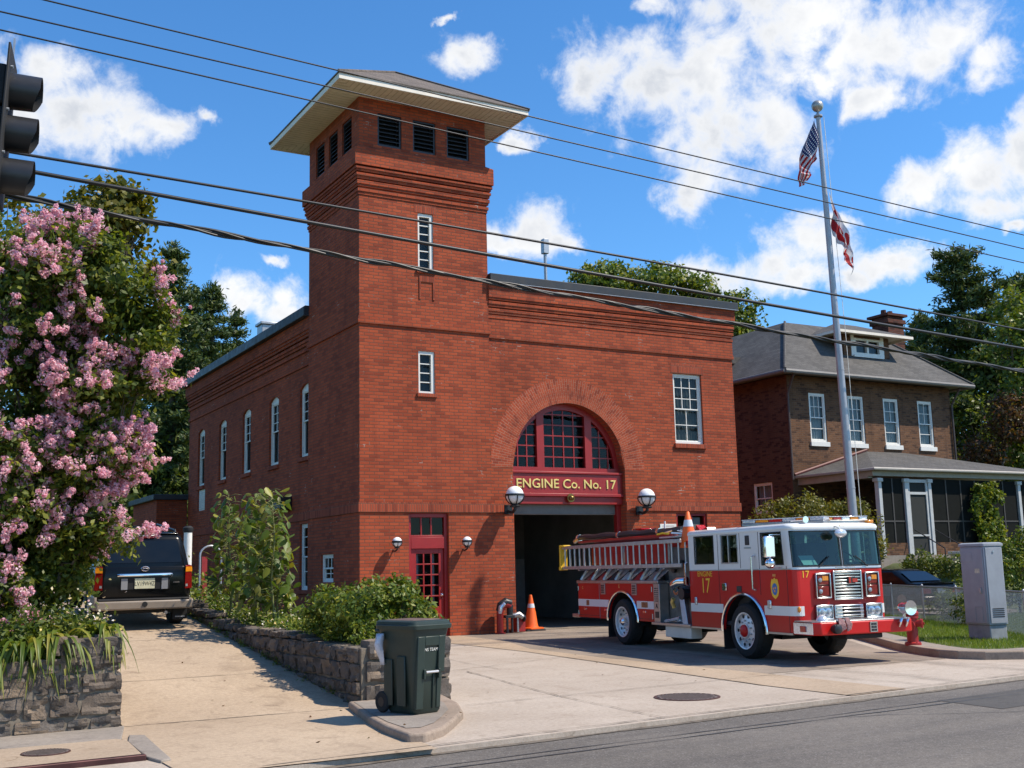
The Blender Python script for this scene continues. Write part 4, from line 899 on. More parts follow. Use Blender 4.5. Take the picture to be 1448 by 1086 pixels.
opl = [dict(a=US(-.66), b=US(.66), lo=.46, hi=1.1, top=WA(US(0), .66, .46, .60)), dict(a=UF(.66), b=UF(-.66), lo=.46, hi=1.1, top=WA(UF(0), .66, .46, .60))]
m = MB(); panel(m, PC, 0, u5, .46, 1.47, opl, .05, ARC)
m.quad((S0, 0, .46), (S0, CW, .46), (S0, CW, 1.47), (S0, 0, 1.47))
m.poly([(S0, 0.05, .5), (S1 - .05, .05, .5), (S1 - .05, CW - .05, .5), (S0, CW - .05, .5)])
cabl = m.build('cab_lower', 'truckred', TR, recalc=False)
# roof with rounded edge
def crow(z, off, n=6):
    p = [(S0 + off * .3, off, z)]
    for k in range(n + 1): t = math.pi / 2 * k / n; r = max(.02, CR); p.append((S1 - CR - off + r * math.sin(t) - .055, off + CR - r * math.cos(t), z))
    for k in range(n + 1): t = math.pi / 2 * k / n; r = max(.02, CR); p.append((S1 - CR - off + r * math.cos(t) - .055, CW - off - CR + r * math.sin(t), z))
    p.append((S0 + off * .3, CW - off, z)); return p
m = MB(); m.rings([crow(2.095, -.006), crow(2.13, -.012), crow(2.165, .004), crow(2.19, .05), crow(2.20, .14)]); m.build('cab_roof', 'truckwhite', TR, sharp=50)
# white waist stripe, door seams, trims
def pstrip(mb, a, b, z0, z1, w0, w1, seg=1, mi=None):
    us = sorted({a, b, *[x for x in ARC if a < x < b]})
    for p, q in zip(us[:-1], us[1:]): pbox(mb, PC, p, q, w0, w1, z0, z1, mi)
for a, b in ((0.0, US(-.625)), (US(.625), u2 + .05), (u3 - .05, UF(.625)), (UF(-.625), u5)): m = MB(); pstrip(m, a, b, .74, .89, .001, .004); m.build('white_stripe', 'truckwhite', TR, smooth=False)
m = MB()
for s_, z0, z1 in ((-.72, .5, 2.09), (.54, 1.06, 2.09), (1.30, .47, 1.52), (-.02, 1.5, 2.09)): pbox(m, PC, US(s_) - .006, US(s_) + .006, .0005, .0025, z0, z1)
m.build('door_seam', M('seam_shadow', (.05, .02, .02), .7), TR, smooth=False)
m = MB(); pstrip(m, 0, u5, 1.462, 1.478, .001, .008); pstrip(m, 0, US(-.70), .445, .475, -.02, .02); pstrip(m, US(.70), u1 + .05, .445, .475, -.02, .02)
m.build('trim_strip', 'steel', TR)
def arch_trim(sc_, hw, h, zc, t_, mat='chrome', name='wheel_arch_trim'):
    m = MB(); pts = [(sc_ + hw * math.cos(math.pi * k / 24), t_, zc + h * math.sin(math.pi * k / 24)) for k in range(25)]
    m.tube([(pts[0][0], t_, zc - .03)] + pts + [(pts[-1][0], t_, zc - .03)], .026, 8); return m.build(name, mat, TR)
arch_trim(0, .67, .61, .46, -.012)
# wheel well linings
for sc_, hw in ((0, .70), (-4.49, .70)):
    for t0, t1 in ((.06, .55), (CW - .55, CW - .06)):
        pts = [(sc_ + hw * math.cos(math.pi * k / 16), .4 + .66 * math.sin(math.pi * k / 16)) for k in range(17)]
        m = MB()
        for (a, b), (c_, d) in zip(pts[:-1], pts[1:]): m.quad((a, t0, b), (c_, t0, d), (c_, t1, d), (a, t1, b))
        m.build('wheel_well', 'blackmatte', TR, recalc=False)
# window panes, rims
for i, (a, b, c_, d) in enumerate(wins):
    r = MB(); f = .022
    for (p, q, z0, z1) in ((US(a) - f, US(b) + f, c_ - f, c_), (US(a) - f, US(b) + f, d, d + f), (US(a) - f, US(a), c_, d), (US(b), US(b) + f, c_, d)): pbox(r, PC, p, q, -.03, .008, z0, z1)
    if i == 1: pbox(r, PC, US(-.40), US(-.37), -.03, .004, c_, d)
    ro = r.build('cab_window', 'steel' if i == 1 else 'blackmatte', TR, bev=.004)
    g = MB(); g.quad(PC(US(a), -.02, c_), PC(US(b), -.02, c_), PC(US(b), -.02, d), PC(US(a), -.02, d)); g.build('pane', 'cabglass', ro, smooth=False)
    g = MB(); g.quad(PC(UF(b), -.02, c_), PC(UF(a), -.02, c_), PC(UF(a), -.02, d), PC(UF(b), -.02, d)); g.build('far_side_pane', 'truckglass', TR, smooth=False)
for a, b, c_, d in WS:
    us = sorted({a, b, *[x for x in ARC if a < x < b]}); g = MB(); r = MB()
    for p, q in zip(us[:-1], us[1:]):
        g.quad(PC(p, -.015, c_), PC(q, -.015, c_), PC(q, -.015, d), PC(p, -.015, d)); pbox(r, PC, p, q, -.03, .006, c_ - .02, c_); pbox(r, PC, p, q, -.03, .006, d, d + .015)
    pbox(r, PC, a - .015, a, -.03, .006, c_ - .02, d + .015); pbox(r, PC, b, b + .015, -.03, .006, c_ - .02, d + .015)
    ro = r.build('windscreen', 'blackmatte', TR); g.build('pane', 'truckglass', ro)
# cab interior
m = MB(); m.box(S0 + .06, .08, .52, S1 - .1, CW - .08, .6)
for s_ in (-1.2, -.3, .35):
    for t_ in (.2, 1.1): m.box(s_ - .2, t_, .6, s_ + .2, t_ + .5, 1.35); m.box(s_ - .24, t_ + .02, 1.35, s_ - .08, t_ + .48, 1.9)
m.box(1.0, .1, .6, 1.36, CW - .1, 1.50); m.box(-.9, .6, .6, .2, 1.15, 1.45)
ci = m.build('cab_interior', M('cab_trim', (.045, .05, .055), .7), TR, bev=.03)
m = MB(); pts = [(1.0 + .03 * math.sin(t) * 0 - .10 * math.sin(t), 1.38 + .17 * math.cos(t), 1.60 + .14 * math.sin(t)) for t in [2 * math.pi * k / 20 for k in range(21)]]; m.tube(pts, .013, 6); m.tube([(1.0, 1.38, 1.6), (1.15, 1.38, 1.45)], .02, 6); m.tube([(1.0, 1.21, 1.6), (1.0, 1.55, 1.6)], .012, 6); m.build('steering_wheel', 'black', ci)
m = MB(); m.add([(1.30, .33, 1.53), (1.30, .60, 1.53), (1.16, .60, 1.68), (1.16, .33, 1.68)], [(0, 1, 2, 3)]); m.build('dash_paper', M('pale_paper', (.45, .62, .64), .8), ci, smooth=False)
# grille, lamps on the nose (front plane helper: y across, x forward)
FB = lambda x, y, z: (x, y, z)
def nose(mb, t0, t1, z0, z1, d0, d1, mi=None): mb.box(S1 + d0, t0, z0, S1 + d1, t1, z1, mi)
m = MB(); g0, g1, gz0, gz1 = .77, 1.27, 1.0, 1.40
for (a, b, c_, d) in ((g0 - .03, g0, gz0 - .03, gz1 + .03), (g1, g1 + .03, gz0 - .03, gz1 + .03), (g0, g1, gz0 - .03, gz0), (g0, g1, gz1, gz1 + .03)): nose(m, a, b, c_, d, .002, .045)
gr = m.build('grille', 'dullchrome', TR, bev=.006)
m = MB()
for k in range(8): nose(m, g0, g1, gz0 + .014 + k * .05, gz0 + .036 + k * .05, .012, .034)
m.build('slats', 'dullchrome', gr, bev=.003); m = MB(); nose(m, g0, g1, gz0, gz1, .001, .008); m.build('grille_mesh', 'blackmatte', gr, smooth=False)
m = MB(); nose(m, 1.02, 1.16, 1.22, 1.33, .036, .05); e = m.build('grille_badge', 'black', gr, bev=.004); m = MB(); nose(m, 1.03, 1.07, 1.23, 1.32, .051, .056); nose(m, 1.10, 1.2, 1.24, 1.30, .051, .054); m.build('badge_panel', 'redlens', gr)
def lampbank(t0, t1, z0, z1, name, cells):
    m = MB(); f = .022
    for (a, b, c_, d) in ((t0, t1, z0, z0 + f), (t0, t1, z1 - f, z1), (t0, t0 + f, z0 + f, z1 - f), (t1 - f, t1, z0 + f, z1 - f)): nose(m, a, b, c_, d, .002, .05)
    o = m.build(name, 'dullchrome', TR, bev=.008); m = MB(); nose(m, t0 + f, t1 - f, z0 + f, z1 - f, .001, .012); m.build('lamp_back', 'darkred' if cells == 'r' else 'dullchrome', o)
    if cells == 'r':
        for zc in (z0 + (z1 - z0) * .28, z0 + (z1 - z0) * .72):
            k = MB(); nose(k, t0 + .04, t1 - .04, zc - .075, zc + .075, .012, .035); k.build('red_lens', 'darkred', o, bev=.008)
            k = MB(); k.lathe([(.033, S1 + .036), (.036, S1 + .045), (.02, S1 + .052), (0.001, S1 + .053)], (0, t0 + .085, zc), 16, 'x'); k.build('clear_lamp', 'dimlens', o)
        k = MB(); nose(k, t0 + .13, t1 - .05, z1 - .12, z1 - .05, .036, .042); k.build('amber_lens', 'amberlens', o)
    else:
        for tc in (t0 + .10, t1 - .10):
            k = MB(); k.lathe([(.06, S1 + .012), (.066, S1 + .05), (.05, S1 + .055)], (0, tc, (z0 + z1) / 2), 20, 'x'); k.build('headlight_rim', 'dullchrome', o)
            k = MB(); k.lathe([(.05, S1 + .05), (.03, S1 + .06), (.001, S1 + .064)], (0, tc, (z0 + z1) / 2), 20, 'x'); k.build('headlight', 'dimlens', o)
    return o
lampbank(.40, .69, 1.0, 1.40, 'warning_light', 'r'); lampbank(1.36, 1.64, 1.0, 1.40, 'warning_light', 'r')
lampbank(.38, .70, .67, .90, 'headlight_bank', 'h'); lampbank(1.34, 1.66, .67, .90, 'headlight_bank', 'h')
m = MB(); nose(m, .74, 1.30, .68, .89, .002, .03); lg = m.build('lower_grille', 'dullchrome', TR, bev=.01)
m = MB(); nose(m, .90, 1.22, .70, .87, .031, .05)
m.build('winch_opening', 'blackmatte', lg)
m = MB()
for k in range(3): nose(m, .76, 1.28, .72 + k * .055, .735 + k * .055, .032, .06)
m.build('lower_slats', 'chrome', lg, bev=.003)
m = MB(); m.sphere((S1 + .02, .07, .84), .03, 10, 8, z=(1, 1, 1.6)); m.build('marker_lamp', 'amberlens', TR)
# writing
XF = lambda t, z, d=.006: basis((S1 + d - max(0, z - 1.45) * .09, t, z), (0, 1, 0), (-.09 if z > 1.45 else 0, 0, 1))
XS = lambda s, z, d=-.004: basis((s, d, z), (1, 0, 0), (0, 0, 1))
text('front_lettering', 'PIIIINDYA', .082, M('brown_gilt', (.30, .12, .02), .5), TR, XF(1.02, 1.455, .004), .003, sx_=1.15)
text('roof_lettering', 'No. Red', .06, 'gold', TR, basis((S1 - .05, .98, 2.135), (0, 1, 0), (0, 0, 1)), .004)
text('door_number', '17', .37, 'yellow', TR, XS(-1.18, 1.19), .001, sx_=.85)
text('door_lettering', 'ENGINE', .135, 'yellow', TR, XS(-1.19, 1.405), .001, sx_=1.05)
text('nose_number', '17', .155, 'yellow', TR, basis((S1 + .003, .235, 1.38), (0, 1, 0), (0, 0, 1)), .001)
text('body_letter', 'E', .10, 'gold', TR, XS(-4.62, 1.17, .016), .001); text('body_letter', 'C', .09, 'gold', TR, XS(-6.38, 1.13, .016), .001)
text('body_letter', '9M', .11, 'gold', TR, XS(-3.62, .815, .012), .001)
# crest on the front door
m = MB()
crest = [(0, .17), (.035, .14), (.075, .15), (.10, .10), (.115, .03), (.105, -.06), (.08, -.12), (.04, -.15), (0, -.17)]
pts = crest + [(-x, z) for x, z in crest[-2:0:-1]]
m.ext([(.95 + x, -.0015, 1.17 + z) for x, z in pts][::-1], (0, -.004, 0)); cr_ = m.build('door_crest', 'yellow', TR)
m = MB(); m.ext([(.95 + .072 * math.cos(t), -.006, 1.155 + .095 * math.sin(t)) for t in [2 * math.pi * k / 20 for k in range(20)]], (0, -.003, 0)); m.build('crest_disc', M('crest_blue', (.05, .16, .45), .4), cr_)
m = MB()
for q in ((-.03, .01), (.025, .02), (0, -.03)): m.ext([(.95 + q[0] + .022 * math.cos(t), -.0095, 1.155 + q[1] + .018 * math.sin(t)) for t in [2 * math.pi * k / 10 for k in range(10)]], (0, -.002, 0))
for q in (-.03, 0, .03): m.ext([(.95 + q - .006, -.0095, 1.355), (.95 + q + .006, -.0095, 1.355), (.95 + q + .012, -.0095, 1.385), (.95 + q, -.0095, 1.40), (.95 + q - .012, -.0095, 1.385)], (0, .008, 0))
m.build('crest_figures', M('crest_orange', (.75, .32, .1), .5), cr_)
# small fittings on the cab side
def side_fit(name, mat, boxes, bev=.008):
    m = MB()
    for a in boxes: m.box(*a)
    return m.build(name, mat, TR, bev=bev)
m = MB(); m.tube([(.42, -.01, 1.70), (.42, -.07, 1.68), (.42, -.07, 1.16), (.42, -.01, 1.14)], .018, 8); m.build('grab_handle', 'chrome', TR)
m = MB(); m.tube([(-1.78, -.01, 1.62), (-1.78, -.06, 1.60), (-1.78, -.06, 1.22), (-1.78, -.01, 1.20)], .018, 8); m.build('grab_handle', 'chrome', TR)
side_fit('door_latch', 'chrome', [(-.60, -.03, 1.12, -.47, -.001, 1.25)]); side_fit('door_latch', 'black', [(-.17, -.012, 1.10, -.02, -.001, 1.2)], .02)
side_fit('vent_slot', 'black', [(.16, -.012, 1.88, .28, -.001, 2.04)], .03); side_fit('badge_strip', 'steel', [(.12, -.006, 1.82, .32, -.001, 1.845)], .002)
side_fit('step_lamp', 'clearlens', [(-1.55, -.03, .86, -1.48, -.001, 1.0)], .02); side_fit('step_lamp', 'clearlens', [(.74, -.03, .84, .84, -.001, .98)], .03)
# mirror
m = MB(); m.tube([(1.18, -.005, 2.02), (1.20, -.22, 2.02), (1.20, -.24, 1.60), (1.2, -.2, 1.50), (1.18, -.005, 1.50)], .012, 6); mo = m.build('mirror_arm', 'chrome', TR)
m = MB(); m.box(1.15, -.33, 1.66, 1.22, -.13, 2.0); m.build('mirror', 'chrome', mo, bev=.02); m = MB(); m.sphere((1.19, -.23, 1.57), .085, 16, 10); m.build('round_mirror', 'chrome', mo)
m = MB(); m.tube([(1.35, .90, 2.16), (1.52, .90, 2.10), (1.56, .90, 2.03)], .01, 6); mo = m.build('front_mirror_arm', 'white', TR); m = MB(); m.sphere((1.57, .88, 2.02), .115, 20, 12, z=(.5, 1, .62)); m.build('front_mirror', 'clearlens', mo)
# wipers
for t_, d in ((.5, .22), (1.45, -.22)):
    m = MB(); m.tube([(S1 + .015, t_, 1.49), (S1 + .0, t_ + d * .6, 1.60), (S1 - .01, t_ + d, 1.66)], .009, 6); m.build('wiper', 'blackmatte', TR)
# roof light bars and horn
def lightbar(loc, rot, L):
    m = MB(); m.box(-L / 2, -.12, 0, L / 2, .12, .035); m.box(-L / 2, -.13, .035, L / 2, .13, .05)
    b = m.build('light_bar', 'steel', TR, bev=.01, loc=loc, rotz=rot)
    for i in range(6):
        k = MB(); x = -L / 2 + L * (i + .5) / 6; k.box(x - L / 12.4, -.115, .05, x + L / 12.4, .115, .10)
        k.build('lens', ('clearlens', 'amberlens', 'redlens', 'clearlens', 'amberlens', 'clearlens')[i], b, bev=.015)
    k = MB(); k.box(-L / 2, -.12, .10, L / 2, .12, .112); k.build('bar_lid', 'clearlens', b, bev=.004)
lightbar((.55, .55, 2.2), math.radians(28), 1.5); lightbar((1.05, 1.25, 2.2), math.radians(82), .95)
m = MB(); m.lathe([(.012, 0), (.014, .30), (.05, .38), (.055, .4)], (0, 0, 0), 12, 'x'); m.build('air_horn', 'chrome', TR, loc=(1.0, .35, 2.25)); m = MB(); m.box(1.28, 1.6, 2.19, 1.36, 1.72, 2.24); m.build('roof_marker', 'amberlens', TR, bev=.01)
# bumper
m = MB(); m.slab([(1.42, -.03), (1.90, -.03), (2.0, .07), (2.0, 1.78), (1.90, 1.88), (1.42, 1.88)], .46, .655); bu = m.build('bumper', 'truckred', TR, bev=.02, seg=3)
m = MB(); m.slab([(1.44, -.02), (1.89, -.02), (1.98, .08), (1.98, 1.77), (1.89, 1.87), (1.44, 1.87)], .656, .672); m.build('deck_plate', 'steel', bu, bev=.004)
m = MB(); m.box(1.44, -.036, .475, 1.93, -.031, .645); m.build('bumper_end_plate', 'clearlens', bu); m = MB(); m.box(1.62, -.052, .51, 1.76, -.037, .60); m.build('side_lamp', 'redlens', bu, bev=.008)
m = MB(); m.box(2.002, .98, .48, 2.012, 1.12, .64); m.build('bumper_plate', 'chrome', bu); m = MB()
for k in range(3):
    for j in range(2): m.box(2.013, 1.0 + j * .055, .495 + k * .045, 2.016, 1.045 + j * .055, .53 + k * .045)
m.build('plate_slots', 'black', bu)
m = MB(); m.lathe([(.001, 0), (.05, .01), (.085, .05), (.10, .12), (.105, .22), (.115, .24), (.115, .26), (.001, .25)], (1.86, 1.70, .83), 24, 'x'); m.cyl((1.95, 1.70, .66), (1.95, 1.70, .76), .025); m.build('siren', 'chrome', bu)
m = MB()
for t_ in (1.55, 1.68): m.tube([(2.0, t_, .55), (2.06, t_ - .02, .62), (2.04, t_ + .02, .66)], .022, 8)
m.build('tow_hook', 'chrome', bu)
m = MB(); m.lathe([(.06, 2.0), (.075, 2.05), (.07, 2.12), (.03, 2.14)], (0, .30, .555), 16, 'x'); m.build('hose_inlet', 'black', bu)
m = MB(); rr = random.Random(3)
for k in range(16):
    y0 = .40 + rr.uniform(0, .18); m.tube([(2.0, y0, .70 + rr.uniform(-.02, .02)), (2.05, y0 + rr.uniform(-.03, .03), .62), (2.04, y0 + rr.uniform(-.05, .05), .50 + rr.uniform(0, .06))], .016, 5)
m.build('hanging_rag', M('pinkish_rag', (.42, .24, .22), .95, var=.3, scale=40), bu)
m = MB(); m.lathe([(.10, .0), (.07, .06), (.02, .09)], (1.72, .30, .672), 16); m.build('deck_gun_cap', 'clearlens', bu)
m = MB(); m.box(1.5, .6, .38, 1.9, 1.3, .46); m.build('tow_bar', 'blackmatte', bu, bev=.02)
# chassis
m = MB(); m.box(-6.4, .45, .42, 1.45, .62, .58); m.box(-6.4, CW - .62, .42, 1.45, CW - .45, .58); m.cyl((0, .2, .44), (0, CW - .2, .44), .08); m.cyl((-4.49, .2, .44), (-4.49, CW - .2, .44), .1); m.sphere((-4.49, .9, .44), .2, 12, 8); m.box(-1.4, .6, .3, .2, 1.2, .5); m.box(-3.6, .3, .34, -2.0, .7, .5); m.cyl((-4.4, .9, .42), (0, .9, .45), .05)
m.build('chassis', 'blackmatte', TR)
# wheels
def wheel(s_, y0, y1, r, front, parent=TR, dish=1):
    # y0 outer face, y1 inner face
    d = 1 if y1 > y0 else -1; w = abs(y1 - y0)
    m = MB(); m.lathe([(r * .64, 0), (r * .69, -.008 * 1), (r * .90, -.004), (r * .975, .03), (r, .06), (r, w - .06), (r * .975, w - .03), (r * .9, w), (r * .64, w)], (0, 0, 0), 40, 'y', caps=False)
    for v_ in range(len(m.v)): m.v[v_].y *= d
    o = m.build('wheel', 'tyre', parent, loc=(s_, y0, r))
    t = MB()
    for k in range(36):
        a = 2 * math.pi * k / 36
        t.T = Matrix.Rotation(a, 4, 'Y'); t.box(-.012, min(d * .05, d * (w - .05)), r * .985, .012, max(d * .05, d * (w - .05)), r * 1.006)
    t.T = None; t.build('tread', 'tyre', o, smooth=False)
    m = MB(); R = r * .645
    prof = [(R * 1.03, .01), (R * 1.03, -.006), (R * .95, .0), (R * .92, .05), (R * .70, .035 if front else .10), (R * .42, .02 if front else .11), (R * .40, -.005 if front else .10), (.001, -.01 if front else .09)]
    m.lathe([(a, b * d) for a, b in prof], (0, 0, 0), 36, 'y', caps=False); m.build('rim', 'wheelalu', o, sharp=25)
    h = MB()
    for k in range(10):
        a = 2 * math.pi * k / 10; x, z = R * .81 * math.cos(a), R * .81 * math.sin(a); yy = (.036 if front else .07) * d
        h.lathe([(.03, yy - .004 * d), (.001, yy - .006 * d)], (x, 0, z), 12, 'y')
    h.build('rim_hole_pattern', 'blackmatte', o)
    n_ = MB()
    for k in range(10):
        a = 2 * math.pi * (k + .5) / 10; x, z = R * .56 * math.cos(a), R * .56 * math.sin(a); yy = (.028 if front else .105) * d; n_.lathe([(.016, yy), (.016, yy - .03 * d), (.001, yy - .034 * d)], (x, 0, z), 6, 'y')
    n_.build('lug_nuts', 'steel', o)
    hb = MB(); hp = [(.105, -.0), (.10, -.03), (.06, -.055), (.001, -.06)] if front else [(.085, .10), (.08, -.0), (.05, -.025), (.001, -.03)]
    hb.lathe([(a, b * d) for a, b in hp], (0, 0, 0), 20, 'y'); hb.build('hub', 'truckred' if front else 'chrome', o)
    return o
wheel(0, .0, .30, .46, True); wheel(0, CW, CW - .30, .46, True)
wheel(-4.49, .0, .27, .46, False); wheel(-4.49, .31, .58, .46, False); wheel(-4.49, CW, CW - .27, .46, False); wheel(-4.49, CW - .31, CW - .58, .46, False)
for s_ in (-.72, -5.22):
    m = MB(); m.box(s_ - .01, .04, .12, s_ + .01, .42, .5); m.build('mud_flap', 'blackmatte', TR)
# rear body
B0, B1 = -6.62, -3.16; PBd = lambda u, w, z: Vector((u, .02 - w, z)); PBf = lambda u, w, z: Vector((u, CW - .02 + w, z))
m = MB(); wo_ = dict(a=-4.49 - .66, b=-4.49 + .66, lo=.5, hi=1.08, top=WA(-4.49, .66, .5, .56))
panel(m, PBd, B0, B1, .5, 1.23, [wo_], .05); panel(m, PBf, B0, B1, .5, 1.23, [wo_], .05)
m.box(B0, .03, .5, B0 + .05, CW - .03, 1.23)
m.build('rear_body', 'truckred', TR, recalc=False)
arch_trim(-4.49, .67, .57, .5, .005)
for a, b in ((B0 + .005, -5.12), (-3.86, B1)): m = MB(); m.box(a, .012, .74, b, .019, .89); m.build('body_stripe', 'truckwhite', TR, smooth=False)
m = MB(); m.box(-6.20, .010, .76, -6.06, .0115, .87); m.box(-3.66, .0105, .765, -3.40, .0115, .87); m.build('stripe_reflector', M('dull_brass', (.3, .12, .05), .5, metal=.4, var=.4, scale=30), TR, smooth=False)
m = MB(); m.box(-5.56, .0135, .51, -5.545, .0195, 1.22); m.build('compartment_seam', M('seam_grey', (.25, .24, .24), .5), TR, smooth=False)
for s_ in (-5.36, -3.95):
    m = MB(); m.box(s_ - .1, .002, 1.0, s_ + .1, .019, 1.23); v_ = m.build('body_vent', 'steel', TR, bev=.004); k = MB()
    for j in range(3):
        for i in range(4): k.box(s_ - .07 + j * .055, -.002, 1.03 + i * .045, s_ - .035 + j * .055, .0015, 1.06 + i * .045)
    k.build('vent_slots', 'black', v_, smooth=False)
m = MB(); m.box(B0 - .02, -.012, 1.231, -2.92, .20, 1.29); m.box(B0 - .02, CW - .2, 1.231, -2.92, CW + .012, 1.29); m.box(B0 - .02, .2, 1.231, -2.9, CW - .2, 1.28); m.build('body_sill', 'steel', TR, bev=.008)
m = MB(); m.box(B0 - .42, .05, .48, B0, CW - .05, .56); m.build('tailboard', 'steel', TR, bev=.01)
# hose tray dividers above the sill
m = MB(); m.box(B0 + .05, .30, 1.29, -2.95, CW - .3, 1.62); m.build('tray_back', M('tray_dark', (.05, .045, .045), .7), TR)
for k in range(7):
    s_ = -6.5 + .56 * k; m = MB()
    m.ext([(s_, .02, 1.291), (s_ + .02, .31, 1.60), (s_ + .10, .31, 1.60), (s_ + .14, .30, 1.5), (s_ + .12, .02, 1.291)], (.035, 0, 0)); m.tube([(s_ + .02 + .05 * math.sin(t), .03 + .28 * t / 1.57, 1.30 + .29 * math.sin(t)) for t in [1.57 * i / 8 for i in range(9)]], .03, 8)
    m.build('tray_divider', 'steel', TR)
    if k < 6:
        m = MB(); m.add([(s_ + .16, .06, 1.295), (s_ + .52, .06, 1.295), (s_ + .50, .26, 1.47), (s_ + .18, .26, 1.47), (s_ + .16, .28, 1.295), (s_ + .52, .28, 1.295)], [(0, 1, 2, 3), (0, 3, 4), (1, 5, 2), (3, 2, 5, 4)])
        m.build('folded_hose', ('redlens', 'truckred', 'blackmatte', 'clearlens', 'truckred', 'steel')[k] if k != 2 else M('dark_hose', (.06, .03, .03), .9), TR, bev=.02)
# hose bed walls
m = MB(); m.box(-6.5, .32, 1.55, -2.0, .40, 2.02); m.box(-6.5, CW - .40, 1.55, -2.0, CW - .32, 2.02); m.box(-2.04, .4, 1.55, -2.0, CW - .4, 2.02); m.box(-6.5, .4, 1.5, -2, CW - .4, 1.56); hb = m.build('hose_bed', 'truckred', TR, bev=.01)
m = MB(); m.box(-6.48, .30, 2.02, -2.0, .42, 2.05); m.build('bed_rail', 'steel', hb, bev=.006)
# ladder on the near side
m = MB(); m.T = None
for z in (1.57, 2.02): m.box(-7.18, -.10, z - .035, -1.86, -.06, z + .035); m.box(-7.0, -.02, z - .03, -2.1, .02, z + .03)
ld = m.build('ladder', 'alu', TR, bev=.006)
m = MB(); n = 21
for k in range(n): s_ = -7.05 + 5.1 * k / (n - 1); m.cyl((s_, -.08, 1.60), (s_, -.08, 1.99), .017, n=8); m.cyl((s_ + .11, 0, 1.6), (s_ + .11, 0, 1.99), .015, n=8)
m.build('rungs', 'alu', ld)
for s_ in (-6.3, -4.4, -2.5): m = MB(); m.box(s_ - .03, -.11, 1.50, s_ + .03, .34, 1.53); m.box(s_ - .03, .02, 1.53, s_ + .03, .06, 2.06); m.build('ladder_bracket', 'steel', ld, bev=.005)
m = MB(); m.box(-7.25, -.14, 2.04, -7.0, .06, 2.08); m.box(-7.25, -.14, 1.56, -7.19, .04, 2.04); m.box(-7.29, -.14, 1.52, -7.18, .04, 1.6); yb = m.build('ladder_end_guard', 'yellow', TR, bev=.01)
# hard suction hose, pike poles, junk on top
m = MB(); pts = [(-6.9 + .22 * k, .22 + .01 * math.sin(k), 2.235 + .012 * math.sin(k * 1.3)) for k in range(22)]; m.tube(pts, .065, 10); hs = m.build('suction_hose', M('suction_black', (.02, .022, .026), .4), TR)
for k in (0, 9, 17): m = MB(); m.cyl(tuple(Vector(pts[k]) - Vector((.04, 0, 0))), tuple(Vector(pts[k]) + Vector((.04, 0, 0))), .075, n=14); m.build('hose_clamp', 'chrome', hs)
m = MB(); m.tube([(-7.15, .22, 2.16), (-6.95, .22, 2.22)], .05, 8); m.build('hose_coupling', 'steel', hs)
m = MB(); m.tube([(-6.7, .12, 2.13), (-2.4, .12, 2.15)], .03, 8); m.build('pike_pole', 'truckred', TR)
m = MB(); m.box(-6.6, .42, 1.9, -2.1, CW - .42, 2.14); m.build('hose_load', M('red_hose_cover', (.20, .02, .018), .8, var=.25, scale=4), TR, bev=.04)
m = MB(); m.box(-3.0, .1, 2.09, -2.0, .5, 2.13); m.tube([(-2.9, .15, 2.18), (-2.5, .2, 2.25), (-2.2, .18, 2.2), (-2.0, .22, 2.28)], .03, 6); m.tube([(-2.8, .3, 2.2), (-2.4, .05, 2.18), (-2.05, .2, 2.14)], .022, 6); m.build('gear_bundle', 'clearlens', TR, bev=.01)
m = MB(); m.tube([(-3.05, .1, 2.17), (-2.8, .08, 2.19), (-2.6, .1, 2.17), (-2.75, .2, 2.18), (-3.0, .2, 2.17)], .02, 6); m.build('yellow_rope', 'yellow', TR)
m = MB(); m.box(-6.1, 1.2, 2.14, -5.75, 1.5, 2.36); m.box(-6.13, 1.17, 2.36, -5.72, 1.53, 2.40); m.build('red_beacon', 'redlens', TR, bev=.02); m = MB(); m.cyl((-4.7, 1.2, 2.1), (-4.7, 1.2, 2.5), .02); m.build('white_aerial', 'white', TR)
m = MB(); m.ext([(-3.2, 1.0, 2.14), (-2.6, 1.0, 2.14), (-2.7, 1.0, 2.3), (-2.95, 1.0, 2.24), (-3.1, 1.0, 2.36)], (0, .2, 0)); m.build('monitor_nozzle', 'redlens', TR, bev=.01)
# pump panel between body and cab
m = MB(); m.box(-3.155, .012, .50, -2.92, CW - .02, 1.228); pp = m.build('pump_compartment', 'steel', TR, bev=.006)
m = MB()
for k in range(7):
    for j in range(3): m.cyl((-3.10 + j * .055, .012, .9 + k * .04), (-3.10 + j * .055, .004, .9 + k * .04), .010, n=8)
m.box(-3.1, .003, .58, -2.97, .0115, .70); m.build('gauge', 'black', pp); text('panel_letter', 'A', .12, 'black', pp, XS(-3.04, .80, .008), .002)
m = MB(); m.box(-2.90, .22, .50, -1.78, CW - .22, 1.92); m.build('pump_housing', M('pump_dark_steel', (.17, .165, .16), .5, metal=.7, var=.35, scale=5, bmp=.4, bscale=60), TR, bev=.01)
m = MB(); m.add([(-2.34, .2, 1.10), (-2.16, .2, 1.10), (-1.84, .06, .50), (-2.02, .06, .50), (-2.34, .1, 1.10), (-2.16, .1, 1.10), (-1.84, -.02, .50), (-2.02, -.02, .50)], [(0, 1, 2, 3), (4, 7, 6, 5), (0, 4, 5, 1), (1, 5, 6, 2), (2, 6, 7, 3), (3, 7, 4, 0)]); m.build('pump_brace', 'steel', TR, bev=.006)
m = MB(); m.tube([(-2.3, .25, 1.10), (-2.3, .05, 1.14), (-2.22, -.04, 1.22), (-2.02, -.05, 1.28), (-1.85, .0, 1.28)], [.075, .08, .09, .09, .085], 14); m.lathe([(.10, -.10), (.11, -.06), (.10, -.02)], (-2.3, .12, 1.12), 16, 'y'); m.build('intake_elbow', 'chrome', TR)
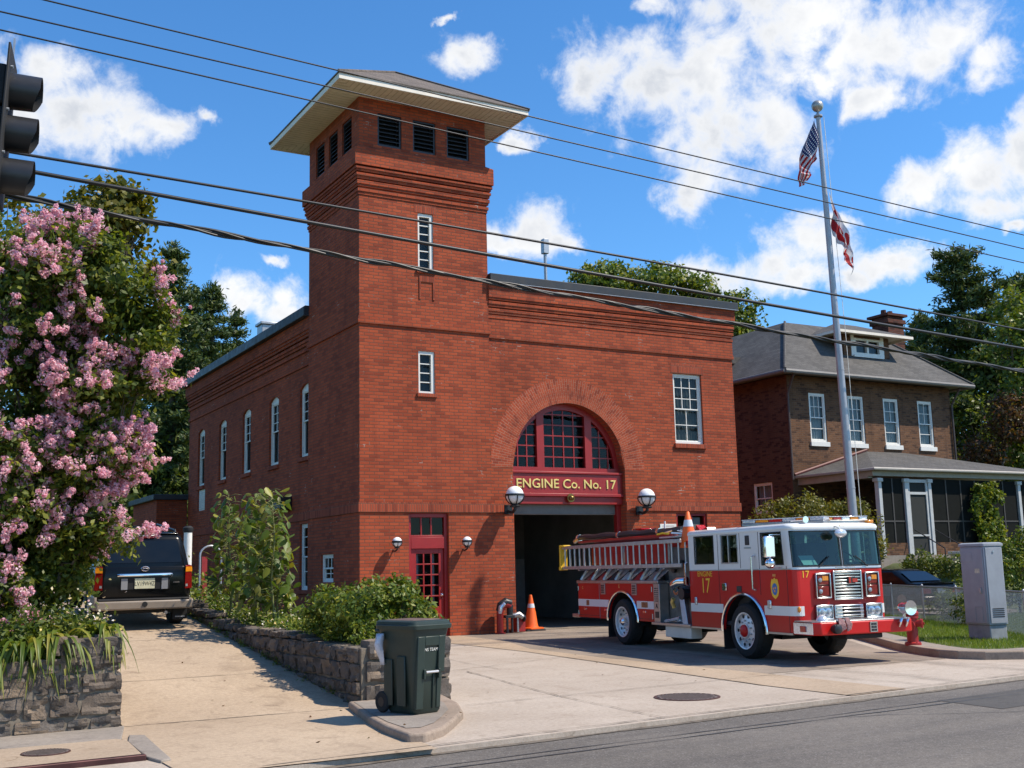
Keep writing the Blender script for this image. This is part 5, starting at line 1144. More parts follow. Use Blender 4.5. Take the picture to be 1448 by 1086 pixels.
m = MB(); m.cyl((-1.98, .25, 1.05), (-1.98, -.02, 1.05), .09, n=18); m.cyl((-1.98, -.02, 1.05), (-1.98, -.05, 1.05), .11, n=18); m.cyl((-2.62, .22, 1.25), (-2.62, .15, 1.25), .06, n=16); m.cyl((-2.62, .22, 1.5), (-2.62, .16, 1.5), .07, n=16); m.cyl((-2.3, .22, 1.6), (-2.3, .16, 1.6), .07, n=16); m.build('discharge_port', 'black', TR)
m = MB(); m.tube([(-2.55, .12, .78), (-2.55, .08, .88), (-2.5, .08, .95)], .04, 8); m.build('brass_valve', 'gold', TR)
m = MB(); m.box(-3.2, -.03, .45, -1.74, .3, .5); m.build('running_board', 'steel', TR, bev=.006); m = MB(); m.box(-2.75, .02, .24, -1.80, .25, .45); m.build('battery_box', 'cream', TR, bev=.008)
m = MB(); m.tube([(-2.7, .0, .53), (-2.4, -.03, .56), (-2.2, .02, .60)], .03, 6); m.tube([(-2.5, .05, .53), (-2.1, .0, .56)], .022, 6); m.build('loose_wrench', 'clearlens', TR)
m = MB(); m.sphere((-3.0, .3, .33), .09, 12, 8, z=(1, 1, .8)); m.build('red_valve_cap', 'redlens', TR)
m = MB(); m.box(-1.90, .02, 1.9, -1.76, .12, 2.02); m.build('strobe', 'redlens', TR, bev=.01)
# stowed cone behind the cab and the cone by the bay: two separate cones
def cone(name, label, loc, h, r, base, group):
    o = thing(name, label, 'traffic cone', loc, 0.2, group)
    m = MB(); m.lathe([(r, .03), (r * .86, .10), (r * .62, h * .5), (r * .60, h * .52)], n=28); m.lathe([(r * .585 - .0, h * .52), (r * .18, h - .01), (r * .12, h)], n=28); m.build('cone_body', 'orange', o)
    f0, f1 = (.62, .74) if base else (.60, .78)
    rad = lambda f: r * (.86 + (.585 - .86) * (f * h - .1) / (h * .52 - .1)) if f < .52 else r * (.585 + (.18 - .585) * (f - .52) / (.48))
    m = MB(); m.lathe([(rad(f0) + .004, f0 * h), (rad(f1) + .004, f1 * h)], n=28); m.build('collar', M('reflective_band', (.62, .64, .66), .35), o)
    if base: m = MB(); m.rings([rrect(-.24, .24, -.24, .24, .0, .05), rrect(-.24, .24, -.24, .24, .03, .05), rrect(-.2, .2, -.2, .2, .04, .05)]); m.build('cone_base', 'orange', o)
    return o
cone('traffic_cone', 'orange traffic cone standing at the left edge of the open bay', (4.86, .34, .052), .86, .19, True, 'orange cones')
m = MB(); m.rings([rrect(-.30, .30, -.26, .26, 0, .05), rrect(-.29, .29, -.25, .25, .04, .05)]); ws = tag(m.build('wheel_stop', 'blackmatte', None, loc=(4.86, .34, .010)), 'flat black rubber base plate under the orange cone by the bay', 'rubber base')
c_ = cone('traffic_cone', 'orange cone stowed upright on the fire engine behind its cab', (0, 0, 0), .70, .18, False, 'orange cones')
wp = Matrix.Translation(TR.location) @ Matrix.Rotation(TR.rotation_euler.z, 4, 'Z') @ Vector((-1.93, .14, 1.86)); c_.location = wp

# compartment latches, hinges and a lower seam on the rear body
for s_ in (-6.28, -5.28, -3.55):
    m = MB(); m.box(s_ - .06, .006, .66, s_ + .06, .0185, .70); m.build('compartment_latch', 'chrome', TR, bev=.004)
for s_, z in ((-6.60, .60), (-6.60, 1.12), (-3.22, .60), (-3.22, 1.12)):
    m = MB(); m.cyl((s_, .012, z - .05), (s_, .012, z + .05), .012, n=8); m.build('door_hinge', 'steel', TR)
m = MB(); m.box(B0 + .02, .0145, .545, -5.18, .0195, .552); m.build('sill_seam', M('seam_dark', (.08, .03, .03), .6), TR, smooth=False)
m = MB(); m.box(-3.80, .0145, .545, B1, .0195, .552); m.build('sill_seam', M('seam_dark', (.08, .03, .03), .6), TR, smooth=False)
# ------------------------------------------------------------------ stone retaining walls
def rock(mb, c, h, seed, axes, n=5, amp=.10):
    """rough hewn block: centre c, half sizes h along axes (ex, ey outward, ez)"""
    rr = Vector((seed * 3.7 % 97, seed * 1.9 % 89, seed * 2.3 % 83)); vs = []; idx = {}; fs = []
    def pt(i, j, k):
        key = (i, j, k)
        if key in idx: return idx[key]
        a = Vector((2 * i / n - 1, 2 * j / n - 1, 2 * k / n - 1)); e = 16.0
        l = (abs(a.x) ** e + abs(a.y) ** e + abs(a.z) ** e) ** (1 / e); a = a / max(l, 1e-6) * (1.0)
        d = mnoise.noise(Vector((a.x * h[0], a.y * h[1], a.z * h[2])) * 9 + rr) * amp * 1.0 + mnoise.noise(Vector((a.x * h[0], a.y * h[1], a.z * h[2])) * 24 + rr) * amp * .8
        p = Vector((a.x * h[0], a.y * h[1], a.z * h[2])) * 1.0 + Vector((a.x * .25, a.y, a.z * .25)) * d
        idx[key] = len(vs); vs.append(Vector(c) + axes[0] * p.x + axes[1] * p.y + axes[2] * p.z); return idx[key]
    for u in range(n):
        for v in range(n):
            for f in (0, n):
                fs += [(pt(u, v, f), pt(u + 1, v, f), pt(u + 1, v + 1, f), pt(u, v + 1, f)), (pt(u, f, v), pt(u + 1, f, v), pt(u + 1, f, v + 1), pt(u, f, v + 1)), (pt(f, u, v), pt(f, u + 1, v), pt(f, u + 1, v + 1), pt(f, u, v + 1))]
    mb.add(vs, fs)
def stone_run(mb, o, ex, ey, L, zb, zt, seed, hmin=.15, hmax=.26, wmin=.18, wmax=.5, depth=.14, cap=0):
    """courses of irregular blocks along ex from o, facing ey; zb/zt functions of distance"""
    rr = random.Random(seed); ex = Vector(ex); ey = Vector(ey); ez = Vector((0, 0, 1)); z = min(zb(0), zb(L)); k = 0; top = max(zt(0), zt(L))
    while z < top - .03:
        h = rr.uniform(hmin, hmax)
        if top - (z + h) < hmin * .8: h = top - z
        x = -rr.uniform(0, .06)
        while x < L - .02:
            w = rr.uniform(wmin, wmax) * (1 if not (cap and z + h >= top - .01) else .62)
            if L - (x + w) < wmin * .6: w = L - x + .02
            xm = x + w / 2
            if z + h > zb(xm) and z + h * .35 < zt(xm):
                hh = min(h, zt(xm) - z + rr.uniform(-.015, .03)); jz = rr.uniform(-.012, .012)
                g = .011
                rock(mb, Vector(o) + ex * xm + ez * (z + hh / 2 + jz) - ey * (depth - .06 - rr.uniform(0, .025)), (w / 2 - g, depth, hh / 2 - g), seed * 131 + k, (ex, ey, ez), 6, .04); k += 1
            x += w
        z += h
WL = thing('stone_wall', 'grey rough stone wall holding the flower bed under the pink tree', 'stone wall', (-7.8, -12.4, 0))
m = MB(); stone_run(m, (-.02, -.03, 0), (-1, 0, 0), (0, -1, 0), 5.2, lambda x: 0.0, lambda x: 1.0 if x < .62 else .74, 3, .13, .25, .22, .52); m.build('stones', 'stone', WL, sharp=24)
m = MB(); m.box(-.055, -.080, -.1, -6.5, .34, .70); m.box(-.05, -.079, .6, -.62, .34, .96); m.build('mortar', 'mortar', WL)
m = MB(); stone_run(m, (-.06, .02, 0), (0, 1, 0), (1, 0, 0), 9.0, lambda y: .111 * y - .1, lambda y: max(1.0, .111 * y + .25), 9, wmin=.3, wmax=.7); m.build('side_stones', 'stone', WL, sharp=24)
WR = thing('stone_wall', 'brown rough stone wall between the driveway and the station bed', 'stone wall', (-5.0, -12.4, 0))
m = MB(); stone_run(m, (-.02, 0, 0), (0, 1, 0), (-1, 0, 0), 11.5, lambda y: .111 * y - .05, lambda y: .74 + .012 * y + max(0, .111 * y - .6), 5, .14, .22, .16, .36, cap=1); m.build('stones', 'stone', WR, sharp=24)
m = MB(); stone_run(m, (0.03, -.03, 0), (1, 0, 0), (0, -1, 0), 1.06, lambda x: 0.0, lambda x: .78, 6, .2, .3, .26, .45); m.build('end_stones', 'stone', WR, sharp=24)
m = MB(); stone_run(m, (1.1, 0.05, 0), (0, 1, 0), (1, 0, 0), 18.0, lambda y: 0.0, lambda y: .78, 8, .2, .3, .26, .5); m.build('bed_side_stones', 'stone', WR, sharp=24)
m = MB(); m.box(-.055, -.06, -.1, .3, 11.5, .69); m.box(.3, -.03, -.1, .8, .3, .70); m.box(.8, -.03, -.1, 1.10, 18.0, .70); m.build('mortar', 'mortar', WR)

# ------------------------------------------------------------------ green wheeled bin
BI = thing('wheeled_bin', 'dark green wheeled refuse bin on the kerbed island by the stone wall', 'bin', (-5.06, -13.92, .097), math.radians(15))
m = MB(); ring = lambda z, x, y0, y1, r: rrect(-x, x, y0, y1, z, r, 5)
m.rings([ring(.0, .17, -.23, .20, .05), ring(.03, .19, -.25, .22, .06), ring(.45, .215, -.275, .25, .06), ring(.78, .24, -.31, .275, .06), ring(.86, .255, -.325, .285, .06), ring(.88, .262, -.33, .29, .06)], True, True)
bb = m.build('body', 'bin', BI, sharp=50)
m = MB(); m.rings([ring(.875, .285, -.355, .31, .07), ring(.915, .29, -.36, .315, .07), ring(.925, .28, -.35, .305, .07)]); m.build('rim', 'bin', BI, sharp=50)
m = MB(); m.rings([ring(.926, .275, -.345, .32, .07), ring(.955, .27, -.34, .33, .07), ring(.968, .245, -.315, .31, .06)]); ld = m.build('lid', 'bin', BI, sharp=50)
m = MB(); m.rings([rrect(-.20, .20, -.26, .25, .968, .04), rrect(-.19, .19, -.25, .24, .974, .04)]); m.build('lid_panel', M('faded_lid_print', (.13, .085, .07), .6, var=.35, scale=7), ld)
# recessed front panel shown by raised ribs, catch bar, label
FP = lambda x, z, d: Vector((x, -.25 - .075 * z - d, z))
def fbox(mb, x0, x1, z0, z1, d): mb.add([FP(x0, z0, -.03), FP(x1, z0, -.03), FP(x1, z1, -.03), FP(x0, z1, -.03), FP(x0, z0, d), FP(x1, z0, d), FP(x1, z1, d), FP(x0, z1, d)], [(0, 1, 2, 3), (7, 6, 5, 4), (0, 4, 5, 1), (1, 5, 6, 2), (2, 6, 7, 3), (3, 7, 4, 0)])
m = MB(); fbox(m, -.19, -.09, .05, .80, .018); fbox(m, .10, .19, .42, .80, .018); fbox(m, -.09, .10, .70, .80, .018); fbox(m, .04, .055, .05, .42, .012); fbox(m, .10, .16, .05, .42, .006); m.build('front_ribs', 'bin', bb, bev=.012)
for s_ in (-1, 1):
    m = MB(); m.box(s_ * .225, -.16, .08, s_ * .245, -.02, .60); m.build('side_rib', 'bin', bb, bev=.012); m = MB(); m.box(s_ * .225, .06, .08, s_ * .24, .2, .56); m.build('side_rib', 'bin', bb, bev=.012)
m = MB(); m.tube([FP(-.08, .43, .03), FP(.09, .43, .03)], .014, 8); m.build('catch_bar', M('bare_metal_bar', (.62, .6, .58), .35, metal=.6), BI)
m = MB(); fbox(m, -.11, -.085, .36, .46, .04); fbox(m, .095, .12, .36, .46, .04); m.build('bar_lug', 'bin', BI, bev=.005)
text('bin_label', 'INS TEAM', .046, 'white', BI, basis(FP(-.0, .66, .003), (1, 0, 0), (0, -.075, 1)), .0012)
for s_ in (-1, 1):
    m = MB(); m.lathe([(.04, -.025), (.10, -.025), (.112, -.012), (.112, .012), (.10, .025), (.04, .025)], (0, 0, 0), 24, 'x'); w_ = m.build('wheel', 'tyre', BI, loc=(s_ * .225, .235, .112)); k = MB(); k.lathe([(.05, -.028), (.05, .028)], (0, 0, 0), 16, 'x'); k.build('wheel_hub', 'black', w_)
m = MB(); m.tube([(-.22, .27, .84), (-.22, .36, .86), (.22, .36, .86), (.22, .27, .84)], .016, 8); m.build('handle', 'bin', BI)
bg = MB(); rr = random.Random(5)
bagp = []
for k in range(7):
    zz = .83 - .055 * k; bagp.append([(-.275 - .035 * math.sin(k * .8) + .02 * math.cos(t * 2 + k) + (.035 + .012 * math.sin(k)) * math.cos(t), .20 + (.05 - .004 * k) * math.sin(t) * (1 + .2 * math.sin(t * 3 + k)), zz) for t in [2 * math.pi * i / 12 for i in range(12)]])
bgo = thing('plastic_bag', 'crumpled translucent plastic bag hanging from the green bin', 'plastic bag', BI.location, BI.rotation_euler.z); bg.rings(bagp); bg.build('bag_film', M('bag_film', (.62, .62, .68), .25, var=.1, scale=30), bgo, sharp=180)

# ------------------------------------------------------------------ street furniture on the right
UC = thing('utility_cabinet', 'tall grey metal utility cabinet on the lawn beside the kerb', 'utility cabinet', (7.28, -11.61, .09), math.radians(80))
# local x runs along the wide left face away from the near corner, the narrow face looks down -x
m = MB(); m.box(.0, -.42, .30, .60, 0, 1.70); bod = m.build('body', 'cabinet', UC, bev=.012)
m = MB(); m.rings([rrect(-.02, .62, -.44, .02, 1.702, .02), rrect(-.02, .62, -.44, .02, 1.745, .02), rrect(.02, .58, -.40, -.02, 1.765, .02)]); m.build('lid', 'cabinet', UC)
m = MB(); m.box(.02, -.40, -.1, .58, -.02, .30); m.build('plinth', M('cabinet_plinth', (.26, .27, .28), .7, var=.25, scale=4), UC, bev=.02)
m = MB(); m.box(.025, .0015, .33, .58, .018, 1.67); d_ = m.build('door', 'cabinet', UC, bev=.006)
m = MB(); m.box(.10, .019, .86, .15, .045, .96); m.build('handle', 'galv', d_, bev=.006); m = MB(); m.box(.28, .019, 1.42, .54, .024, 1.60); m.build('door_panel', 'cabinet', d_, bev=.004); m = MB(); m.tube([(.12, .022, .36), (.12, .022, .62), (.30, .022, .62), (.30, .022, .36)], .006, 6); m.build('door_groove', 'cabinet', d_)
m = MB()
for k in range(5): m.box(-.019, -.34, .44 + .035 * k, -.0145, -.08, .455 + .035 * k)
m.build('vent_slats', 'black', UC)
m = MB(); m.box(.12, .0185, 1.22, .24, .0195, 1.30); m.build('warning_sticker', M('faded_sticker', (.55, .52, .40), .7, var=.3, scale=30), d_)
m = MB(); m.cyl((-.002, -.2, 1.60), (-.025, -.2, 1.60), .022, n=12); m.build('lock', 'galv', UC); m = MB(); m.box(-.014, -.39, .33, -.0015, -.03, 1.67); m.build('side_panel', 'cabinet', UC, bev=.005)
HY = thing('fire_hydrant', 'dark red fire hydrant standing on the kerb beside the bumper', 'fire hydrant', (5.62, -11.32, .118), math.radians(-60))
HY.scale = (1.12, 1.12, 1.24)
m = MB(); m.lathe([(.125, 0), (.125, .035), (.085, .05), (.083, .36), (.105, .37), (.105, .41), (.09, .42)], n=24); m.build('barrel', 'hydrant', HY)
m = MB(); m.lathe([(.112, .42), (.112, .45), (.095, .47), (.085, .52), (.05, .565), (.03, .575), (.028, .60), (.001, .60)], n=24); m.build('bonnet', 'hydrant', HY)
for (d, r, z) in (((1, 0), .05, .30), ((-1, 0), .05, .30), ((0, -1), .065, .27)):
    m = MB(); m.cyl((0, 0, z), (d[0] * .13, d[1] * .13, z), r, n=14); m.cyl((d[0] * .13, d[1] * .13, z), (d[0] * .165, d[1] * .165, z), r + .014, n=8); m.cyl((d[0] * .165, d[1] * .165, z), (d[0] * .19, d[1] * .19, z), .018, n=5); m.build('outlet_cap', 'hydrant', HY)
m = MB()
for k in range(8): t = k * math.pi / 4; m.cyl((.105 * math.cos(t), .105 * math.sin(t), .033), (.105 * math.cos(t), .105 * math.sin(t), .05), .012, n=6)
m.build('flange_bolts', 'hydrant', HY)
# standpipe hose connection by the left pier of the bay
SP = thing('hose_connection', 'dark red standpipe with a black cap against the brick pier', 'standpipe', (3.62, -.24, .003))
m = MB(); m.tube([(0, 0, 0), (0, 0, .52), (.05, -.02, .68), (.16, -.03, .73), (.27, -.03, .68)], [.085, .085, .10, .10, .09], 14); m.lathe([(.13, 0), (.13, .03), (.09, .035)], n=18); m.build('standpipe', 'hydrant', SP)
m = MB(); m.tube([(-.02, 0, .55), (.02, -.03, .70), (.14, -.035, .775), (.28, -.03, .74)], [.09, .105, .105, .10], 12); m.build('black_hood', 'black', SP)
m = MB(); m.tube([(-.045, -.075, .50), (-.02, -.10, .66), (.08, -.10, .74)], [.045, .06, .05], 10); m.build('white_band', 'clearlens', SP)
m = MB(); m.cyl((.27, -.03, .70), (.27, -.03, .45), .08, n=14); m.cyl((.15, -.1, .45), (.15, -.1, .02), .03, n=10); m.cyl((.32, -.04, .44), (.32, -.04, .02), .03, n=10); m.box(.10, -.12, .38, .36, .02, .45); m.build('iron_stand', 'black', SP, bev=.005)
m = MB(); m.tube([(.36, 0, .42), (.52, -.03, .46), (.62, -.05, .38)], [.06, .075, .07], 12); m.cyl((.50, 0, .4), (.50, 0, .02), .035, n=10); m.build('hose_outlet', 'steel', SP); m = MB(); m.lathe([(.085, 0), (.095, .03), (.06, .06)], (.63, -.05, .36), 14, 'x'); m.build('outlet_cap', 'black', SP)
m = MB(); m.box(.46, -.02, .02, .72, .16, .40); m.build('red_valve_box', 'hydrant', SP, bev=.02)
# manhole covers
def manhole(name, label, loc, r, mat):
    o = thing(name, label, 'manhole cover', loc, .3); m = MB(); m.lathe([(r, -.02), (r, .006), (r * .94, .008), (r * .94, .002), (.001, .002)], n=40); m.build('ring', mat, o)
    m = MB(); n = 9
    for i in range(-n, n + 1):
        for j in range(-n, n + 1):
            x, y = i * r * .1, j * r * .1
            if math.hypot(x, y) < r * .86: k = .034 * r / .3; (m.box(x - k, y - k * .3, .0025, x + k, y + k * .3, .008) if (i + j) % 2 else m.box(x - k * .3, y - k, .0025, x + k * .3, y + k, .008))
    m.build('tread_pattern', 'worniron', o, smooth=False); return o
MAT['worniron'] = M('worn_iron', (.27, .215, .19), .5, metal=.4, var=.3, scale=30)
rust = M('rusty_iron', (.11, .055, .045), .6, metal=.5, var=.35, scale=25)
manhole('manhole_cover', 'round iron manhole cover set in the pale concrete apron', (-1.51, -14.1, .004), .40, rust)
manhole('manhole_cover', 'round iron cover on the storm drain slab below the stone wall', (-8.76, -14.1, .052), .21, rust)

# ------------------------------------------------------------------ flagpole with two flags
FPX, FPY = 10.55, -5.5
FO = thing('flagpole', 'tall grey metal flagpole with a ball finial behind the fire engine', 'flagpole', (FPX, FPY, .1))
m = MB(); lx = -.30; H = 12.62
pts = [(lx * k / 12, 0, H * k / 12) for k in range(13)]
m.tube(pts, [.115 - .058 * k / 12 for k in range(13)], 16); m.lathe([(.24, 0), (.24, .03), (.15, .08), (.12, .1)], n=20); m.build('pole', 'polegrey', FO, sharp=60)
m = MB(); m.lathe([(.05, H), (.11, H + .01), (.11, H + .05), (.04, H + .07), (.03, H + .16)], (lx, 0, 0), 16); m.build('truck_cap', 'polegrey', FO); m = MB(); m.sphere((lx, 0, H + .30), .15, 20, 14); m.build('ball_finial', M('dull_gilt_ball', (.42, .40, .36), .35, metal=.5), FO)
m = MB(); m.tube([(lx + .13, -.06, H), (lx * .4 + .16, -.08, H * .55), (.13, -.1, 1.4)], .008, 5); m.build('halyard', 'white', FO)
for z in (3.2, 6.1, 8.0): 
    m = MB(); x = lx * z / H; r = .115 - .058 * z / H; m.lathe([(r + .004, z), (r + .008, z + .02), (r + .004, z + .04)], (x, 0, 0), 16); m.build('pole_joint', 'polegrey', FO)
def flag_mat(name, us):
    m, t, b, o = newmat(name); uv = t.nodes.new('ShaderNodeUVMap').outputs[0]; s_ = t.nodes.new('ShaderNodeSeparateXYZ'); t.links.new(uv, s_.inputs[0]); U, V = s_.outputs[0], s_.outputs[1]
    red, wh, bl = (.46, .015, .02), (.74, .72, .72), (.015, .025, .12)
    if us:
        st = ma(t, 'GREATER_THAN', ma(t, 'MODULO', ma(t, 'MULTIPLY', V, 6.5), 1.0), .5); c = mixc(t, st, red, wh)
        can = ma(t, 'MULTIPLY', ma(t, 'LESS_THAN', U, .33), ma(t, 'GREATER_THAN', V, .46))
        gx = ma(t, 'SUBTRACT', ma(t, 'MODULO', ma(t, 'MULTIPLY', U, 26.0), 1.0), .5); gy = ma(t, 'SUBTRACT', ma(t, 'MODULO', ma(t, 'MULTIPLY', V, 17.0), 1.0), .5)
        star = ma(t, 'LESS_THAN', ma(t, 'ADD', ma(t, 'MULTIPLY', gx, gx), ma(t, 'MULTIPLY', gy, gy)), .07)
        c = mixc(t, can, c, mixc(t, star, bl, wh))
    else:
        b1 = ma(t, 'MULTIPLY', ma(t, 'GREATER_THAN', V, .12), ma(t, 'LESS_THAN', V, .34)); b2 = ma(t, 'MULTIPLY', ma(t, 'GREATER_THAN', V, .46), ma(t, 'LESS_THAN', V, .68))
        c = mixc(t, ma(t, 'MAXIMUM', b1, b2), wh, red)
        gx = ma(t, 'SUBTRACT', ma(t, 'MODULO', ma(t, 'MULTIPLY', U, 3.0), 1.0), .5); gy = ma(t, 'MULTIPLY', ma(t, 'SUBTRACT', V, .85), 2.2)
        c = mixc(t, ma(t, 'LESS_THAN', ma(t, 'ADD', ma(t, 'MULTIPLY', gx, gx), ma(t, 'MULTIPLY', gy, gy)), .05), c, red)
    t.links.new(c, b.inputs['Base Color']); b.inputs['Roughness'].default_value = .8; tl = t.nodes.new('ShaderNodeBsdfTranslucent'); t.links.new(c, tl.inputs[0]); x = t.nodes.new('ShaderNodeMixShader'); x.inputs[0].default_value = .35
    t.links.new(b.outputs[0], x.inputs[1]); t.links.new(tl.outputs[0], x.inputs[2]); t.links.new(x.outputs[0], o.inputs[0]); return m
def flag(name, label, ztop, hoist, fly, side, mat, spread, drop, sd):
    rr = random.Random(sd); nu, nv = 40, 26; vs = []; fs = []; uvs = []
    pole = lambda z: Vector((FPX + lx * z / H, FPY - .05, .1 + z)); dirv = Vector((.868, -.495, 0)) * side; nrm = Vector((.495, .868, 0))
    for j in range(nv + 1):
        v = 1 - j / nv
        for i in range(nu + 1):
            u = i / nu; z = ztop - hoist * (1 - v) * (1 - .10 * u) - drop * (u ** .8) * (0.35 + .65 * v) * fly
            p = pole(z) + dirv * (.10 + spread * math.sin(min(1, u * 1.15) * math.pi * .62) * (1 - .45 * (1 - v)) + .06 * math.sin(v * 7 + u * 5 + sd)) + nrm * (.10 * math.sin(u * 13 + v * 2.2 + sd) * (0.25 + u) + .05 * math.sin(u * 27 + v * 5))
            vs.append(p)
    for j in range(nv):
        for i in range(nu):
            fs.append((j * (nu + 1) + i, j * (nu + 1) + i + 1, (j + 1) * (nu + 1) + i + 1, (j + 1) * (nu + 1) + i))
            q = lambda a, b: (a / nu, 1 - b / nv); uvs.append([q(i, j), q(i + 1, j), q(i + 1, j + 1), q(i, j + 1)])
    m = MB(); m.add(vs, fs, uv=uvs); o = m.build(name, mat, None, sharp=180, recalc=False); return tag(o, label, 'flag')
flag('flag', 'limp stars and stripes flag at the top of the flagpole', 12.52, 1.0, 1.75, -1, flag_mat('stars_and_stripes', True), .60, 1.0, 1)
flag('flag', 'white flag with red bars hanging lower on the flagpole', 10.75, 1.15, 1.75, 1, flag_mat('white_and_red', False), .38, 1.30, 4)

# ------------------------------------------------------------------ chain link fence
FN = [(14.05, -2.75), (13.3, -3.95), (12.1, -6.0), (11.1, -7.8), (9.9, -9.6), (8.7, -11.3), (7.75, -12.6)]
FE = thing('chain_link_fence', 'silver chain link fence along the back of the lawn', 'fence', (0, 0, 0)); gz = lambda x, y: .10
ft = .93
for (x, y) in FN:
    m = MB(); m.cyl((x, y, .0), (x, y, ft + .02), .022, n=10); m.lathe([(.03, ft + .02), (.03, ft + .035), (.001, ft + .06)], (x, y, 0), 10); m.build('fence_post', 'galv', FE)
m = MB(); m.tube([(x, y, ft) for x, y in FN], .018, 8); m.build('top_rail', 'galv', FE)
m = MB(); p = .055
for (x0, y0), (x1, y1) in zip(FN[:-1], FN[1:]):
    L = math.hypot(x1 - x0, y1 - y0); hh = ft - .14; n = int((L + hh) / p); e = Vector(((x1 - x0) / L, (y1 - y0) / L, 0)); o = Vector((x0, y0, .12)); nn_ = Vector((-e.y, e.x, 0)); r = .0034
    for k in range(n):
        for sg in (1, -1):
            a = k * p - hh; b = a + hh; za, zb_ = 0, hh
            if a < 0: za = -a; a_ = 0
            else: a_ = a
            if b > L: zb_ = hh - (b - L); b_ = L
            else: b_ = b
            if zb_ <= za: continue
            A = o + e * (a_ if sg > 0 else L - a_) + Vector((0, 0, za)); B = o + e * (b_ if sg > 0 else L - b_) + Vector((0, 0, zb_)); d = (B - A).normalized(); s_ = d.cross(nn_) * r; q = nn_ * r
            m.add([A + s_, A + q, A - s_, A - q, B + s_, B + q, B - s_, B - q], [(0, 1, 5, 4), (1, 2, 6, 5), (2, 3, 7, 6), (3, 0, 4, 7)])
m.build('wire_mesh', 'galv', FE, smooth=False, recalc=False)

# ------------------------------------------------------------------ traffic signal at the left
TS = thing('traffic_signal', 'black three lamp traffic signal seen from the side at the left', 'traffic signal', (-9.60, -16.60, 4.345), math.radians(-11))
m = MB(); t_ = Matrix.Rotation(math.radians(2.5), 4, 'Y'); m.T = t_
for k in range(3): m.box(-.24, -.17, .02 + .33 * k, .0, .17, .33 + .33 * k)
hs = m.build('housing', 'blackmatte', TS, bev=.02)
m = MB(); m.T = t_; m.box(.0, -.26, -.02, .018, .26, 1.12); m.build('backplate', 'blackmatte', TS, bev=.006)
m = MB(); m.T = t_; m.box(.002, -.02, 1.12, .014, .02, 1.26); m.build('backplate_fin', 'galv', TS)
for k in range(3):
    z = .185 + .33 * k; R_ = .135; m = MB(); m.T = t_; n = 26
    rings = []
    for (x, rr_) in ((.018, R_), (.23, R_ * .97), (.23, R_ * .94), (.02, R_ * .95)):
        rings.append([(x - (.05 * max(0, -math.sin(a)) if x > .1 else 0), rr_ * math.cos(a), z + rr_ * math.sin(a)) for a in [2 * math.pi * i / n for i in range(n)]])
    m.rings(rings, False, False); v_ = m.build('visor', 'black', TS, recalc=False)
    m = MB(); m.T = t_; m.lathe([(R_ * .93, .02), (R_ * .8, .05), (.001, .075)], (0, 0, z), 20, 'x'); m.build('lens', M('unlit_lens', ((.02, .12, .07), (.16, .1, .01), (.15, .01, .01))[k], .2), v_)
    m = MB(); m.T = t_
    for s_ in (-1, 1): m.cyl((.018, s_ * .15, z + .13), (.035, s_ * .15, z + .13), .012, n=8)
    m.build('visor_screws', 'galv', v_)
m = MB(); m.cyl((-1.3, .1, -4.3), (-1.3, .1, 1.3), .09, n=16); m.tube([(-1.3, .1, 1.08), (-.7, .05, 1.12), (-.2, 0, 1.06)], .03, 8); m.tube([(-1.3, .1, -.06), (-.7, .05, -.08), (-.2, 0, .0)], .03, 8); m.build('signal_post', 'black', TS)

# ------------------------------------------------------------------ overhead cables (run along the street, far beyond the frame on both sides)
def cable(name, label, za, zb, y, r, group, sag=.10, strands=1, y2=None):
    # za at x = -9, zb at x = +4 ; catenary-like curve through both
    pts = []
    for k in range(121):
        x = -40 + 90 * k / 120; t = (x + 9) / 13.0; z = za + (zb - za) * t - sag * 4 * (t - t * t) * 1.0
        pts.append(Vector((x, y + (0 if y2 is None else (y2 - y) * t), z)))
    m = MB()
    if strands == 1: m.tube(pts, r, 6)
    else:
        rr = random.Random(2); m.tube(pts, r * .55, 6)
        for s_ in range(strands):
            fine = [pts[i // 4].lerp(pts[min(120, i // 4 + 1)], (i % 4) / 4) for i in range(481)]
            ph = 2 * math.pi * s_ / strands; fr = rr.uniform(1.5, 3.2)
            m.tube([p + Vector((0, math.cos(ph + p.x * fr), math.sin(ph + p.x * fr) * (1.0 + .3 * math.sin(p.x * 2.1)))) * r * .62 for p in fine], r * .42, 5)
    return tag(m.build(name, 'cable', None, sharp=180), label, 'cable', group)
CY = -6.5
cable('overhead_wire', 'thin black wire, highest of the six crossing the sky', 11.031, 10.591, CY, .014, 'overhead wires', 0)
cable('overhead_wire', 'thin black wire, second from the top of the six crossing the sky', 10.651, 10.231, CY, .014, 'overhead wires', -.007)
cable('overhead_wire', 'thin black wire crossing just under the eaves of the tower roof, third from the top', 10.341, 9.849, CY, .014, 'overhead wires', 0)
cable('overhead_cable', 'medium black cable, topmost of the three thick ones across the station', 8.322, 7.972, CY, .024, 'overhead cables', -.02)
cable('overhead_cable', 'black cable in the middle of the three thick ones across the station', 8.075, 7.481, CY, .035, 'overhead cables', .01)
cable('overhead_cable', 'thick twisted bundle of black cables, lowest of all across the station', 7.627, 6.907, CY, .055, 'overhead cables', .022, strands=3)
